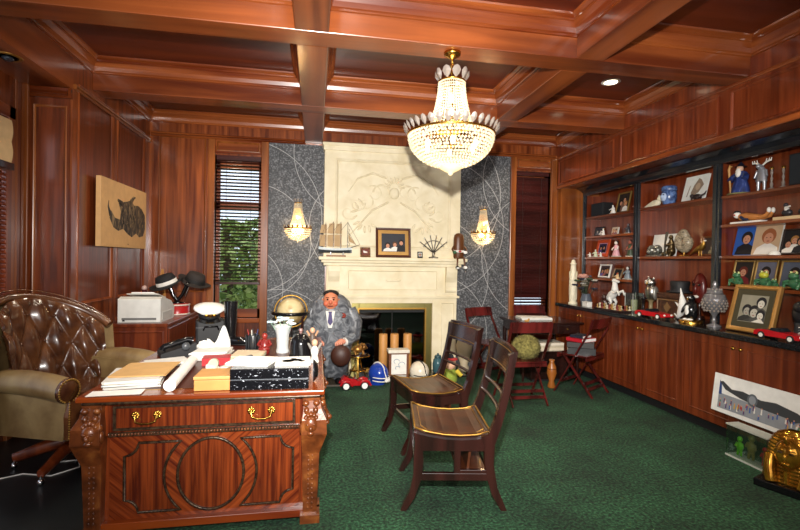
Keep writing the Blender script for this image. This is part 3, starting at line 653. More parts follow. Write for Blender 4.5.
def desk_leg(x, y, sx, sy, face):
    """carved term leg: scroll cap, lion mask, tapering panelled shaft with husk drops"""
    mb = MB()
    prof = [(0.0, 0.075), (0.06, 0.078), (0.4, 0.095), (0.52, 0.105), (0.60, 0.10), (0.655, 0.088), (0.70, 0.092), (0.716, 0.096)]
    vs = []; fs = []
    for z, w in prof:
        for a, b in ((-1, -1), (1, -1), (1, 1), (-1, 1)):
            bulge = 0.045 * math.exp(-((z - 0.56) / 0.09) ** 2)
            vs.append((x + a * w / 2 + (sx * bulge if a == sx else 0), y + b * w / 2 + (sy * bulge if b == sy else 0), z))
    n = len(prof)
    for j in range(n - 1):
        for i in range(4): i2 = (i + 1) % 4; fs.append((j * 4 + i, j * 4 + i2, j * 4 + 4 + i2, j * 4 + 4 + i))
    mb.add(vs, fs, desk_carve); mb.add(vs[-4:], [(0, 1, 2, 3)], desk_carve)
    mb.box(x - 0.055, x + 0.055, y - 0.055, y + 0.055, 0.0, 0.05, desk_carve)
    for k in range(14):
        for d in (-0.011, 0.011): mb.ell((x + d, y + sy * 0.047, 0.09 + k * 0.027), (0.006, 0.006, 0.008), desk_carve, 7, 5)
    leg = mb.build('leg', dk, bevel=0.006)
    q = MB(); fx, fy = (0, sy) if face == 'y' else (sx, 0); ux, uy = (1, 0) if face == 'y' else (0, 1)
    def E(u, o, z, ru, ro, rz): q.ell((x + ux * u + fx * o, y + uy * u + fy * o, z), (ru if face == 'y' else ro, ro if face == 'y' else ru, rz), desk_carve, 10, 7)
    E(0, 0.075, 0.575, 0.042, 0.03, 0.048); E(0, 0.105, 0.56, 0.012, 0.018, 0.018); E(0, 0.095, 0.53, 0.02, 0.014, 0.014)
    for s in (-1, 1): E(s * 0.018, 0.1, 0.58, 0.01, 0.008, 0.007); E(s * 0.042, 0.065, 0.60, 0.018, 0.018, 0.022); E(s * 0.05, 0.06, 0.55, 0.014, 0.02, 0.035); E(s * 0.03, 0.06, 0.69, 0.02, 0.02, 0.018); E(s * 0.025, 0.065, 0.65, 0.016, 0.02, 0.022)
    for k in range(5): a = 0.6 + k * 0.48; E(0.036 * math.cos(a), 0.07, 0.585 + 0.045 * math.sin(a), 0.014, 0.02, 0.016)
    q.build('lion_mask', leg)
for sx, sy in ((-1, -1), (1, -1), (-1, 1), (1, 1)): desk_leg(sx * 0.565, sy * 0.855, sx, sy, 'y' if sy < 0 else 'x')
desk_leg(0.565, -0.79 + 0.02, 1, -1, 'x'); desk_leg(0.565, 0.0, 1, 1, 'x'); desk_leg(-0.565, 0.0, -1, 1, 'x')
m = MB(); m.box(0.531, 0.536, -0.70, 0.70, 0.12, 0.50, desk_a); m.build('side_panel', dk)

# ================================================================== dark library chairs with gilt tooled leather
def library_chair():
    t = thing('library_chair', 'dark wooden library chair with dished leather seat, nearest the camera', 'chair', (0, 0, 0), 0, 'dark library chairs')
    # local: +x is the back of the chair, -y the near side; width 0.46
    W = 0.262
    seat_line = [(-0.285, 0.485), (-0.2, 0.462), (-0.1, 0.446), (0.0, 0.44), (0.1, 0.446), (0.19, 0.468)]
    m = MB()                                                            # seat: a dished slab
    top = [(x, z) for x, z in seat_line]; bot = [(x, z - 0.035) for x, z in reversed(seat_line)]
    m.prism(top + bot, 'xz', -W + 0.005, W - 0.005, dark_wood); seat = m.build('seat', t, bevel=0.004)
    m = MB(); m.prism([(x, z + 0.008) for x, z in seat_line[:-1] + [(0.16, 0.464)]] + [(x, z) for x, z in reversed(seat_line[:-1] + [(0.16, 0.462)])], 'xz', -W + 0.03, W - 0.03, seat_leather); m.build('leather', seat)
    m = MB()
    def edge(d):
        pts = []
        for x, z in [(-0.285 + d, 0.487)] + seat_line[1:5] + [(0.19 - d, 0.468)]: pts.append((x, z + 0.006))
        return [(x, -W + d, z) for x, z in pts] + [(x, W - d, z) for x, z in reversed(pts)]
    m.tube(edge(0.008), 0.006, brass_dull, 6, closed=True); m.tube(edge(0.045), 0.0025, brass_dull, 5, closed=True)
    m.build('gilt_border', seat)
    for s in (-1, 1):
        y0, y1 = (s * W - 0.02, s * W + 0.02)
        m = MB(); m.prism([(-0.275, 0.47), (-0.235, 0.455), (-0.225, 0.30), (-0.235, 0.2), (-0.275, 0.08), (-0.325, 0.0), (-0.36, 0.0), (-0.345, 0.04), (-0.305, 0.12), (-0.285, 0.22), (-0.283, 0.34)], 'xz', y0, y1, dark_wood); m.build('front_leg', t, bevel=0.004)
        m = MB(); m.prism([(0.12, 0.45), (0.165, 0.46), (0.2, 0.54), (0.245, 0.70), (0.275, 0.85), (0.285, 0.945), (0.325, 0.96), (0.315, 0.84), (0.285, 0.68), (0.245, 0.52), (0.205, 0.40), (0.2, 0.28), (0.225, 0.14), (0.285, 0.0), (0.25, 0.0), (0.19, 0.10), (0.16, 0.2), (0.145, 0.3), (0.14, 0.4)], 'xz', y0, y1, dark_wood); m.build('rear_leg', t, bevel=0.004)
        m = MB(); m.prism([(-0.285, 0.47), (-0.2, 0.447), (-0.1, 0.431), (0.0, 0.425), (0.1, 0.431), (0.17, 0.45), (0.165, 0.36), (-0.27, 0.36)], 'xz', s * W - 0.014, s * W + 0.014, dark_wood); m.build('apron', t, bevel=0.003)
        m = MB(); m.box(-0.28, 0.19, s * W - 0.014, s * W + 0.014, 0.18, 0.225, dark_wood); m.box(-0.04, 0.0, s * W - 0.013, s * W + 0.013, 0.22, 0.37, dark_wood); m.box(-0.01, 0.18, s * W - 0.012, s * W + 0.012, 0.215, 0.245, dark_wood); m.build('side_rail', t, bevel=0.003)
    m = MB(); m.box(-0.27, -0.245, -W, W, 0.37, 0.455, dark_wood); m.box(-0.27, -0.245, -W, W, 0.185, 0.22, dark_wood); m.build('front_rail', t, bevel=0.003)
    m = MB(); m.box(-0.02, 0.16, -W + 0.01, W - 0.01, 0.225, 0.24, seat_leather); m.build('library_step', t, bevel=0.003)
    m = MB(); m.prism([(0.04, 0.24), (0.055, 0.24), (0.075, 0.42), (0.06, 0.42)], 'xz', -W + 0.01, W - 0.01, seat_leather); m.build('riser', t)
    m = MB()
    def ctop(u, v): y = (u - 0.5) * 2 * (W + 0.02); return (0.282 + 0.032 * v + 0.02 * (1 - (y / W) ** 2), y, 0.80 + 0.165 * v)
    m.grid(ctop, 8, 3, dark_wood); m.grid(lambda u, v: (lambda p: (p[0] + 0.026, p[1], p[2]))(ctop(1 - u, v)), 8, 3, dark_wood)
    for v in (0, 1):
        m.grid(lambda u, w, v=v: (lambda p: (p[0] + 0.026 * w, p[1], p[2]))(ctop(u if v else 1 - u, v)), 8, 1, dark_wood, False)
    for u in (0, 1): m.grid(lambda w, v, u=u: (lambda p: (p[0] + 0.026 * (w if u == 0 else 1 - w), p[1], p[2]))(ctop(u, 1 - v if False else v)), 1, 3, dark_wood, False)
    cr = m.build('crest_rail', t)
    m = MB(); m.tube([(lambda p: (p[0] - 0.002, p[1], p[2]))(ctop(u, v)) for u, v in [(0.06, 0.14), (0.3, 0.14), (0.5, 0.14), (0.7, 0.14), (0.94, 0.14), (0.94, 0.86), (0.7, 0.86), (0.5, 0.86), (0.3, 0.86), (0.06, 0.86)]], 0.003, brass_dull, 5, closed=True); m.build('gilt_line', cr)
    for x, z in ((0.215, 0.60), (0.245, 0.68)):
        m = MB(); m.tube([(x + 0.012, -W, z), (x + 0.03, -W * 0.5, z), (x + 0.034, 0, z), (x + 0.03, W * 0.5, z), (x + 0.012, W, z)], 0.012, dark_wood, 8); m.build('back_splat', t)
    return t
lc = library_chair(); lc.location = (0.92, 2.945, 0); lc.rotation_euler = (0, 0, math.radians(-9))
dup(lc, (0.985, 3.83, 0), math.radians(9), 'dark wooden library chair with dished leather seat, second from the camera, nearer the fireplace')

# ================================================================== folding chairs and card table
def folding_chair():
    t = thing('folding_chair', 'dark red folding chair seen from behind with a plush ball on its seat', 'chair', (0, 0, 0), 0, 'dark red folding chairs')
    W = 0.215                                                            # local: faces +x
    for s in (-1, 1):
        m = MB(); m.tube([(-0.235, s * (W + 0.012), 0.885), (-0.2, s * (W + 0.012), 0.75), (0.215, s * (W + 0.012), 0.0)], [0.017, 0.018, 0.016], fold_wood, 4, flat=0.6); m.build('leg', t)
        m = MB(); m.tube([(0.13, s * (W - 0.02), 0.46), (-0.235, s * (W - 0.02), 0.0)], [0.018, 0.016], fold_wood, 4, flat=0.6); m.build('leg', t)
    m = MB()
    def br(u, v): y = (u - 0.5) * 2 * W; return (-0.236 + 0.03 * (1 - v) - 0.025 * (1 - (y / W) ** 2), y, 0.775 + 0.115 * v)
    m.grid(br, 8, 2, fold_wood); m.grid(lambda u, v: (lambda p: (p[0] - 0.016, p[1], p[2]))(br(1 - u, v)), 8, 2, fold_wood)
    for v in (0, 1): m.grid(lambda u, w, v=v: (lambda p: (p[0] - 0.016 * w, p[1], p[2]))(br(u, v)), 8, 1, fold_wood, False)
    for u in (0, 1): m.grid(lambda w, v, u=u: (lambda p: (p[0] - 0.016 * w, p[1], p[2]))(br(u, v)), 1, 2, fold_wood, False)
    m.build('backrest', t)
    m = MB(); m.box(-0.17, 0.2, -W + 0.005, W - 0.005, 0.44, 0.46, fold_wood); m.build('seat', t, bevel=0.006)
    m = MB(); m.box(-0.172, -0.15, -W + 0.005, W - 0.005, 0.405, 0.44, fold_wood); m.box(0.18, 0.2, -W + 0.005, W - 0.005, 0.405, 0.44, fold_wood); m.build('seat_rail', t)
    for x, z, w in ((0.135, 0.14, W), (-0.17, 0.085, W - 0.02), (-0.13, 0.14, W - 0.02)): m = MB(); m.box(x - 0.009, x + 0.009, -w, w, z - 0.016, z + 0.016, fold_wood); m.build('stretcher', t)
    for s in (-1, 1):
        m = MB(); m.cyl((-0.035, s * (W + 0.002), 0.445), (-0.035, s * (W + 0.026), 0.445), 0.011, chrome, n=10); m.build('hinge_pin', t)
    return t
fc = folding_chair(); fc.location = (2.225, 4.73, 0); fc.rotation_euler = (0, 0, PI / 2)
dup(fc, (2.28, 5.80, 0), math.radians(-66), 'dark red folding chair at the left side of the card table, against the dark wall')
dup(fc, (3.10, 4.98, 0), math.radians(121), 'dark red folding chair stacked with books beside the cherry cabinets')
dup(fc, (3.06, 6.06, 0), math.radians(-90), 'red topped folding chair behind the card table, under the closed blind')
ct = thing('card_table', 'square dark mahogany card table in the corner with papers on it', 'table', (2.98, 5.79, 0))
m = MB(); m.box(-0.43, 0.43, -0.36, 0.36, 0.725, 0.75, dark_wood); m.build('table_top', ct, bevel=0.006)
m = MB(); m.box(-0.39, 0.39, -0.32, 0.32, 0.60, 0.725, dark_wood); m.build('apron', ct, bevel=0.004)
for x, y in ((-0.375, -0.3), (0.375, -0.3), (0.375, 0.3), (-0.375, 0.3)):
    m = MB(); m.lathe([(0.014, 0), (0.018, 0.1), (0.026, 0.5), (0.03, 0.62)], dark_wood, (x, y, 0), n=10); m.build('leg', ct)
m = MB(); m.box(0.08, 0.34, -0.334, -0.318, 0.62, 0.71, dark_wood); d = m.build('drawer', ct, bevel=0.003); m = MB(); m.ell((0.21, -0.342, 0.665), 0.011, brass, 8, 6); m.build('knob', d)
t = thing('plush_ball', 'fuzzy olive round cushion on the folding chair seen from behind', 'cushion', (2.27, 4.72, 0.587))
m = MB(); rnd = random.Random(5)
m.ell((0, 0, 0), (0.150, 0.145, 0.125), fur, 30, 20)
m.v = [tuple(Vector(p) * (1 + rnd.uniform(-0.06, 0.09))) for p in m.v]; m.build('cushion_body', t)
m = MB()
for _ in range(1400):
    a = rnd.uniform(0, 2 * PI); q = rnd.uniform(-1, 1); s_ = math.sqrt(1 - q * q); d = Vector((s_ * math.cos(a), s_ * math.sin(a), q)); b = Vector((d.x * 0.150, d.y * 0.145, d.z * 0.125)) * 0.99
    tip = b + (d + Vector((rnd.uniform(-.6, .6), rnd.uniform(-.6, .6), rnd.uniform(-.6, .6)))) * 0.018; side = d.cross(Vector((0.3, 0.5, 0.8))).normalized() * 0.003
    if b.z < -0.118: continue
    m.add([tuple(b - side), tuple(b + side), tuple(tip)], [(0, 1, 2)], fur)
f_ = m.build('pile', t); f_['kind'] = 'stuff'

# ================================================================== tufted swivel armchair at the left
ac = thing('tufted_armchair', 'brown tufted leather swivel armchair at the left of the desk', 'armchair', (-1.70, 3.79, 0), math.radians(-20))
ac.scale = (0.95, 1.1, 1.04)
def back_pt(u, v, off=0.0):
    """inside of the barrel back: u across (-1..1), v up (0..1); off pushes outwards"""
    ang = u * 1.32
    rx, ry = 0.36 + off, 0.37 + off
    x = -0.02 - rx * math.cos(ang) - 0.16 * v * (0.3 + 0.7 * math.cos(ang)); y = ry * 1.0 * math.sin(ang) * (1 + 0.04 * v)
    H = 0.27 + 0.44 * (math.cos(ang * 0.9) ** 0.8)
    return Vector((x, y, 0.42 + v * H))
def tuft(u, v):
    a = u * 5.6 + v * 3.6; b = u * 5.6 - v * 3.6
    return (abs(math.cos(PI * a / 2)) * abs(math.cos(PI * b / 2))) ** 0.6
m = MB()
def inner(u, v):
    U = (u - 0.5) * 2; p = back_pt(U, v); q = back_pt(U, v, 0.1); n = (p - q).normalized()
    e = min(1, v / 0.08, (1 - v) / 0.06, (1 - abs(U)) / 0.06); return tuple(p + n * (0.012 + 0.052 * tuft(U, v) * max(0.0, e)))
m.grid(lambda u, v: inner(1 - u, v), 84, 56, leather); ab = m.build('tufted_back', ac)
m = MB()
for i in range(-6, 7):
    for j in range(0, 8):
        if (i + j) % 2 == 0: continue
        U = i / 5.6; V = j / 3.6
        for uu, vv in ((U, V),):
            if abs(uu) < 0.97 and 0.05 < vv < 0.97:
                p = Vector(back_pt(uu, vv)); q = back_pt(uu, vv, 0.1); m.ell(tuple(p + (p - q).normalized() * 0.018), 0.011, leather, 8, 6)
m.build('button', ab)
m = MB()
m.grid(lambda u, v: tuple(back_pt((u - 0.5) * 2, v, 0.10) + Vector((0, 0, -0.10 * (1 - v)))), 40, 16, leather_tan)
rim = []
for i in range(41):
    U = (i / 40 - 0.5) * 2; p = back_pt(U, 1.0, 0.06); rim.append(tuple(p + Vector((0, 0, 0.0))))
m.tube(rim, [0.036] * 41, leather, 12); m.build('back_shell', ac)
m = MB(); m.tube([tuple(Vector(p) + Vector((-0.02, 0, 0.056)) * 1.0) for p in rim], 0.005, leather, 6); m.build('piping', ac)
for s in (-1, 1):
    m = MB(); m.tube([(-0.20, s * 0.375, 0.64), (0.0, s * 0.38, 0.645), (0.17, s * 0.385, 0.635), (0.33, s * 0.39, 0.615)], [0.072, 0.078, 0.078, 0.074], leather_tan, 16)
    m.prism([(-0.26, 0.30), (0.30, 0.30), (0.315, 0.45), (0.32, 0.62), (-0.24, 0.66), (-0.3, 0.5)], 'xz', s * 0.345 - 0.045, s * 0.345 + 0.06, leather_tan)
    arm = m.build('arm', ac, bevel=0.012)
    m = MB(); m.lathe([(0.0, 0.0), (0.078, 0.0), (0.07, 0.02), (0.0, 0.026)], leather, (0, 0, 0), 18); m.v = [(0.328 + z, s * 0.39 + x, 0.615 + y) for x, y, z in m.v]
    m.prism([(s * 0.345 - 0.045, 0.31), (s * 0.345 + 0.055, 0.31), (s * 0.345 + 0.06, 0.45), (s * 0.345 + 0.09, 0.58), (s * 0.345 - 0.025, 0.58), (s * 0.345 - 0.05, 0.45)], 'yz', 0.31, 0.345, leather); m.build('scroll_front', arm)
    m = MB()
    for k in range(26): a = PI * (-0.35 + 1.72 * k / 25); m.ell((0.352, s * 0.39 + 0.07 * math.cos(a) * s, 0.615 + 0.07 * math.sin(a)), 0.0065, brass_dull, 7, 5)
    m.build('nailhead_trim', arm)
    for q in (-0.043, 0.057):
        m = MB()
        for k in range(16): m.ell((0.349, s * 0.345 + q, 0.32 + 0.015 * k), 0.0062, brass_dull, 7, 5)
        m.build('nailhead_trim', arm)
m = MB(); m.box(-0.32, 0.345, -0.31, 0.31, 0.395, 0.505, leather); m.build('seat_cushion', ac, bevel=0.04)
m = MB(); m.box(-0.36, 0.31, -0.36, 0.36, 0.285, 0.395, leather_tan); m.build('seat_base', ac, bevel=0.015)
m = MB(); m.cyl((0, 0, 0.08), (0, 0, 0.29), 0.035, black_mat); m.cyl((0, 0, 0.24), (0, 0, 0.285), 0.09, black_mat, 0.12); m.build('swivel_post', ac)
for k in range(5):
    a = math.radians(k * 72 - 74); ca, sa = math.cos(a), math.sin(a)
    m = MB(); m.tube([(0.02 * ca, 0.02 * sa, 0.15), (0.2 * ca, 0.2 * sa, 0.125), (0.34 * ca, 0.34 * sa, 0.085), (0.39 * ca, 0.39 * sa, 0.075)], [0.05, 0.045, 0.036, 0.032], wood_red, 8, flat=0.7); lg = m.build('base_leg', ac)
    m = MB(); m.cyl((0.385 * ca, 0.385 * sa, 0.02), (0.385 * ca, 0.385 * sa, 0.06), 0.01, chrome, n=8); m.ell((0.385 * ca, 0.385 * sa, 0.0225), 0.022, chrome, 10, 8); m.build('caster', lg)

# credenza under the left panels
cz_ = thing('credenza', 'low reddish wooden credenza against the left wall under the printer', 'cabinet', (-1.765, 5.66, 0))
m = MB(); m.box(-0.30, 0.295, -0.64, 0.64, 0.06, 0.80, wood_red); m.box(-0.29, 0.28, -0.6, 0.62, 0.0, 0.06, dark_wood); m.build('body', cz_, bevel=0.004)
m = MB(); m.box(-0.31, 0.31, -0.66, 0.66, 0.80, 0.835, wood_red); m.build('cabinet_top', cz_, bevel=0.006)
m = MB(); m.rings((0, -0.64, 0), (1, 0, 0), (0, 0, 1), -0.27, 0.265, 0.12, 0.76, [(0, 0), (0.0, 0.01), (0.012, 0.012), (0.022, 0.002)], wood_red); m.build('end_panel', cz_)
for k, (a, b) in enumerate(((-0.62, -0.01), (0.01, 0.62))):
    m = MB(); m.box(0.295, 0.31, a, b, 0.1, 0.78, wood_red); d = m.build('door', cz_, bevel=0.003); m = MB(); m.ell((0.318, (-0.05, 0.05)[k], 0.5), 0.012, brass, 8, 6); m.build('knob', d)

# ================================================================== framed pictures
SKIN, HAIR_D, HAIR_L = C('#c98f70', 0.7), C('#1d1512', 0.8), C('#a8763c', 0.8)
def portrait(mb, w, h, bg, people):
    """flat photograph, w x h, standing on z = 0, facing -y; people = (x, z, head radius, skin, hair, clothes) as fractions"""
    mb.poly([(-w / 2, 0), (w / 2, 0), (w / 2, h), (-w / 2, h)], 0, bg)
    for i, (fx, fz, fr, skin, hair, cloth) in enumerate(people):
        x, z, r = fx * w, fz * h, fr * h; y = -0.0008 - 0.002 * i / max(1, len(people))
        lo = 0.004
        pts = [(max(-w / 2, x - r * 2.0), lo), (min(w / 2, x + r * 2.0), lo), (min(w / 2, x + r * 1.6), max(lo, z - r * 1.6)), (x + r * 0.5, max(lo, z - r * 1.0)), (x - r * 0.5, max(lo, z - r * 1.0)), (max(-w / 2, x - r * 1.6), max(lo, z - r * 1.6))]
        mb.poly(pts, y, cloth)
        mb.disk(x, z + r * 0.18, r * 1.12, r * 1.18, y - 0.0003, hair); mb.disk(x, z - r * 0.2, r * 0.74, r * 0.86, y - 0.0006, skin)
        for s in (-1, 1): mb.disk(x + s * r * 0.3, z - r * 0.08, r * 0.12, r * 0.07, y - 0.0009, HAIR_D, n=6)
        mb.disk(x, z - r * 0.62, r * 0.26, r * 0.08, y - 0.0009, C('#8a3a34', 0.7), n=6)
def photo(label, loc, rz, w, h, fw, fmat, bg, people, tilt=12, mat_=None, mw=0, group='framed photographs', name='photo_frame', cat='photo frame', draw=None, deep=0.018):
    t = thing(name, label, cat, loc, rz, group)
    a = math.radians(tilt); lift = T((0, 0.0, 0.002 + deep * math.sin(a)))
    M = lift @ Rx(-tilt)
    m = MB(M)
    if fw:
        m.rings((0, 0, 0), (1, 0, 0), (0, 0, 1), -w / 2, w / 2, 0, h, [(0, -deep), (0, 0.0), (fw * 0.25, 0.006), (fw * 0.7, 0.004), (fw, -0.003), (fw, -0.008)], fmat)
    m.box(-w / 2, w / 2, deep - 0.003, deep, 0, h, fmat if fw else white); m.build('frame', t)
    g = MB(M @ T((0, -0.0005 if not fw else 0.006, fw)))
    if mat_:
        g.poly([(-w / 2 + fw, 0), (w / 2 - fw, 0), (w / 2 - fw, h - 2 * fw), (-w / 2 + fw, h - 2 * fw)], 0, mat_); g.M = M @ T((0, (0.006 if fw else -0.0005) - 0.001, fw + mw))
    (draw or portrait)(g, w - 2 * fw - 2 * mw, h - 2 * fw - 2 * mw, bg, people); g.build('picture', t)
    b = MB(M); b.box(-0.018, 0.018, deep, deep + 0.004, 0, h * 0.7, black_mat)
    b.M = T((0, 0, 0)); ty = math.sin(a) * h * 0.62 + deep
    b.add([(-0.018, ty, h * 0.6), (0.018, ty, h * 0.6), (0.022, ty + 0.03, 0.001), (-0.022, ty + 0.03, 0.001)], [(0, 1, 2, 3)], black_mat)
    b.build('easel_back', t)
    return t
G = -PI / 2                                                             # turn to face the room from the bookcase
BK, WH, NV = C('#17161a', 0.7), C('#e6e2da', 0.7), C('#1d2848', 0.7)

# ================================================================== on the mantel
MZ = 1.548
sp = thing('ship_model', 'model sailing ship with tan sails on the left end of the mantel', 'model ship', (0.27, 6.15, MZ))
sp.scale = (1.06, 1.0, 1.14)
m = MB(); m.box(-0.13, 0.11, -0.03, 0.03, 0.0, 0.018, C('#8a5a2c', 0.5)); m.box(-0.085, -0.07, -0.015, 0.015, 0.018, 0.055, dark_wood); m.box(0.07, 0.085, -0.015, 0.015, 0.018, 0.055, dark_wood); m.build('stand', sp, bevel=0.003)
m = MB()
def hull(u, v):
    x = -0.225 + 0.41 * u; wd = 0.034 * (max(0.0, 1 - abs(2 * u - 0.9) ** 3.0)) ** 0.6 * (0.35 + 0.65 * math.sin(v * PI / 2)) if u < 0.98 else 0.002
    return (x, wd, 0.045 + 0.05 * v + 0.02 * (2 * u - 1) ** 2 * v)
dark_h, white_h = C('#2a3034', 0.4), C('#cdd6d8', 0.5)
for s in (1, -1):
    m.grid(lambda u, v, s=s: (lambda p: (p[0], p[1] * s, p[2]))(hull(u if s < 0 else 1 - u, v * 0.55)), 20, 4, dark_h); m.grid(lambda u, v, s=s: (lambda p: (p[0], p[1] * s * 1.02, p[2]))(hull(u if s < 0 else 1 - u, 0.55 + v * 0.45)), 20, 4, white_h)
m.grid(lambda u, v: (lambda p: (p[0], p[1] * (2 * v - 1), p[2] - 0.004))(hull(u, 1.0)), 20, 2, C('#8b6238', 0.6)); m.build('hull', sp)
m = MB()
for x, h in ((-0.14, 0.37), (-0.045, 0.385), (0.045, 0.385), (0.13, 0.385)): m.cyl((x, 0, 0.08), (x, 0, h + 0.02), 0.0045, dark_wood, 0.0025, 8)
m.cyl((0.165, 0, 0.105), (0.285, 0, 0.145), 0.004, dark_wood, 0.002, 8); m.build('masts', sp)
sail = C('#b99a72', 0.9)
for x, h in ((-0.14, 0.37), (-0.045, 0.385), (0.045, 0.385)):
    for lo, hi, w0, w1 in ((0.115, 0.255, 0.05, 0.046), (0.265, h, 0.044, 0.03)):
        m = MB(); m.grid(lambda u, v: (x + 0.012 - 0.086 * u * (1 - 0.25 * v if lo > .2 else 1) + 0.0, 0.012 * math.sin(PI * v), lo + (hi - lo) * v + 0.015 * u * (1 - 2 * v) * 0.4), 6, 6, sail); m.build('sail', sp)
for k in range(5):
    m = MB(); z = 0.125 + 0.052 * k; m.grid(lambda u, v: (0.13 + 0.014 * math.sin(PI * v) + 0.01, (u - 0.5) * (0.075 - 0.009 * k), z + 0.044 * v), 4, 4, C('#7c5a3a', 0.9)); m.build('sail', sp)
for a, b, c in (((0.14, 0.38), (0.285, 0.145), (0.17, 0.13)),):
    for k in range(1): m = MB(); q = 0.05; m.add([(a[0], 0.001, a[1] - q * 2.4), (b[0] - q, 0.001, b[1]), (c[0] - q * 0.4, 0.001, c[1] + q)], [(0, 1, 2)], sail); m.build('jib', sp)
m = MB()
for p, q in (((0.13, 0.40), (0.285, 0.145)), ((-0.14, 0.385), (-0.225, 0.115)), ((-0.045, 0.40), (-0.14, 0.3)), ((0.045, 0.40), (-0.045, 0.3)), ((0.13, 0.40), (0.045, 0.3)), ((0.13, 0.3), (0.24, 0.13))): m.cyl((p[0], 0, p[1]), (q[0], 0, q[1]), 0.0015, C('#3a2a1c', 0.8), n=5)
m.build('rigging', sp)
def tile_draw(g, w, h, bg, people):
    g.poly([(-w / 2, 0), (w / 2, 0), (w / 2, h), (-w / 2, h)], 0, bg); g.disk(0.0, h * 0.5, w * 0.28, h * 0.13, -0.001, WH); g.disk(-w * 0.2, h * 0.62, w * 0.09, h * 0.1, -0.0012, WH); g.disk(w * 0.22, h * 0.4, w * 0.1, h * 0.06, -0.0012, C('#d9c09a', 0.7))
photo('small square brown frame between the ship model and the family photograph', (0.645, 6.13, MZ), 0, 0.135, 0.13, 0.02, textured('tortoise_frame', [(0.3, '#2a160c'), (0.7, '#a06c3a')], (1, 1, 1), 40), C('#6b2c1a', 0.6), [], 12, draw=tile_draw)
photo('large gilt and dark framed family photograph in the middle of the mantel', (1.02, 6.105, MZ), 0, 0.475, 0.40, 0.032, C('#4a2214', 0.3), C('#23252e', 0.6),
      [(-0.24, 0.34, 0.13, SKIN, HAIR_D, WH), (0.06, 0.40, 0.12, SKIN, C('#5a3a24', 0.8), WH), (0.33, 0.5, 0.13, SKIN, HAIR_D, BK)], 9, C('#b98d4c', 0.35, 0.4), 0.045)
photo('tiny black framed photograph beside the fan of daggers', (1.395, 6.15, MZ), 0, 0.07, 0.085, 0.014, BK, WH, [(0, 0.5, 0.26, SKIN, HAIR_D, BK)], 10)
dg = thing('dagger_stand', 'small stand holding a fan of six miniature daggers on the mantel', 'dagger display', (1.575, 6.13, MZ))
m = MB(); m.lathe([(0.055, 0), (0.055, 0.012), (0.03, 0.016), (0.018, 0.05), (0.024, 0.08), (0.0, 0.085)], silver, n=16); m.box(-0.06, 0.06, -0.02, 0.02, 0.0, 0.018, C('#2a1a14', 0.5)); m.build('base', dg)
for k, a in enumerate((-52, -33, -12, 9, 28, 50)):
    m = MB(T((0, -0.012 + 0.004 * k, 0.07)) @ Ry(a)); L = 0.24
    m.add([(-0.006, 0, 0), (0, -0.003, 0), (0.006, 0, 0), (0, 0.003, 0), (-0.008, 0, L * 0.72), (0, -0.003, L * 0.72), (0.008, 0, L * 0.72), (0, 0.003, L * 0.72)], [(0, 1, 5, 4), (1, 2, 6, 5), (2, 3, 7, 6), (3, 0, 4, 7)], C('#5a5650', 0.35, 0.8))
    m.tube([(-0.032, 0, L * 0.70), (0, 0, L * 0.72), (0.032, 0, L * 0.70)], [0.004, 0.006, 0.004], silver, 6); m.cyl((0, 0, L * 0.72), (0, 0, L * 0.97), 0.0065, C('#4a3a2a', 0.4), 0.005, 8); m.ell((0, 0, L), 0.010, silver, 8, 6); m.build('dagger', dg)
bn = thing('novelty_figure', 'brown cylindrical figure with white gloves and dangling legs at the right end of the mantel', 'figurine', (1.915, 6.085, MZ))
bean = C('#5c3416', 0.4)
m = MB(); m.lathe([(0.0, 0.0), (0.06, 0.002), (0.072, 0.03), (0.074, 0.16), (0.072, 0.28), (0.06, 0.325), (0.035, 0.345), (0.0, 0.35)], bean, n=20, sy=0.8); m.build('figure_body', bn)
for s in (-1, 1):
    m = MB(); m.tube([(s * 0.07, -0.01, 0.17), (s * 0.10, -0.03, 0.13), (s * 0.085, -0.06, 0.085)], [0.013, 0.012, 0.011], bean, 8); a_ = m.build('arm', bn); m = MB(); m.ell((s * 0.075, -0.072, 0.085), (0.028, 0.02, 0.022), white if s > 0 else C('#2c5a38', .6), 10, 8); m.ell((s * 0.045, -0.075, 0.10), (0.02, 0.012, 0.012), white, 8, 6); m.build('glove', a_)
    m = MB(); m.tube([(s * 0.04, -0.03, 0.015), (s * 0.045, -0.105, 0.008), (s * 0.05, -0.118, -0.05), (s * 0.052, -0.118, -0.10)], [0.015, 0.014, 0.012, 0.011], bean, 8); l_ = m.build('leg', bn); m = MB(); m.ell((s * 0.055, -0.135, -0.118), (0.026, 0.04, 0.022), black_gloss if s < 0 else white, 10, 8); m.ell((s * 0.055, -0.15, -0.124), (0.022, 0.03, 0.016), white, 10, 6); m.build('shoe', l_)
m = MB(); m.lathe([(0.0755, 0.085), (0.0765, 0.10), (0.0755, 0.115)], C('#d8cfc4', .6), n=20, sy=0.82); m.disk(0, 0.10, 0.02, 0.014, -0.064, C('#a8241c', .6)); m.build('waistband', bn)

# ================================================================== in front of the fireplace
ps = thing('caricature_statue', 'large painted statue of a stout man in a grey suit before the fireplace', 'statue', (0.19, 5.72, 0), math.radians(-4))
suit = textured('painted_grey_suit', [(0.38, '#474a50'), (0.5, '#64676d'), (0.62, '#85888d')], (1, 1, 1), 8, 3, 2.2, 0.35)
m = MB(); m.lathe([(0.0, 0.1), (0.22, 0.1), (0.235, 0.3), (0.27, 0.5), (0.285, 0.68), (0.27, 0.86), (0.225, 1.0), (0.15, 1.07), (0.08, 1.10), (0.0, 1.105)], suit, n=32, sy=0.66); m.build('jacket', ps)
HM = T((0, -0.0, -0.06)) @ Matrix.Scale(1.08, 4); m = MB(HM); m.ell((0, -0.105, 0.99), (0.085, 0.075, 0.11), C('#cf7f5c', 0.45), 16, 12); m.ell((0, -0.185, 0.985), (0.022, 0.024, 0.026), C('#cc6a4c', 0.45), 10, 8)
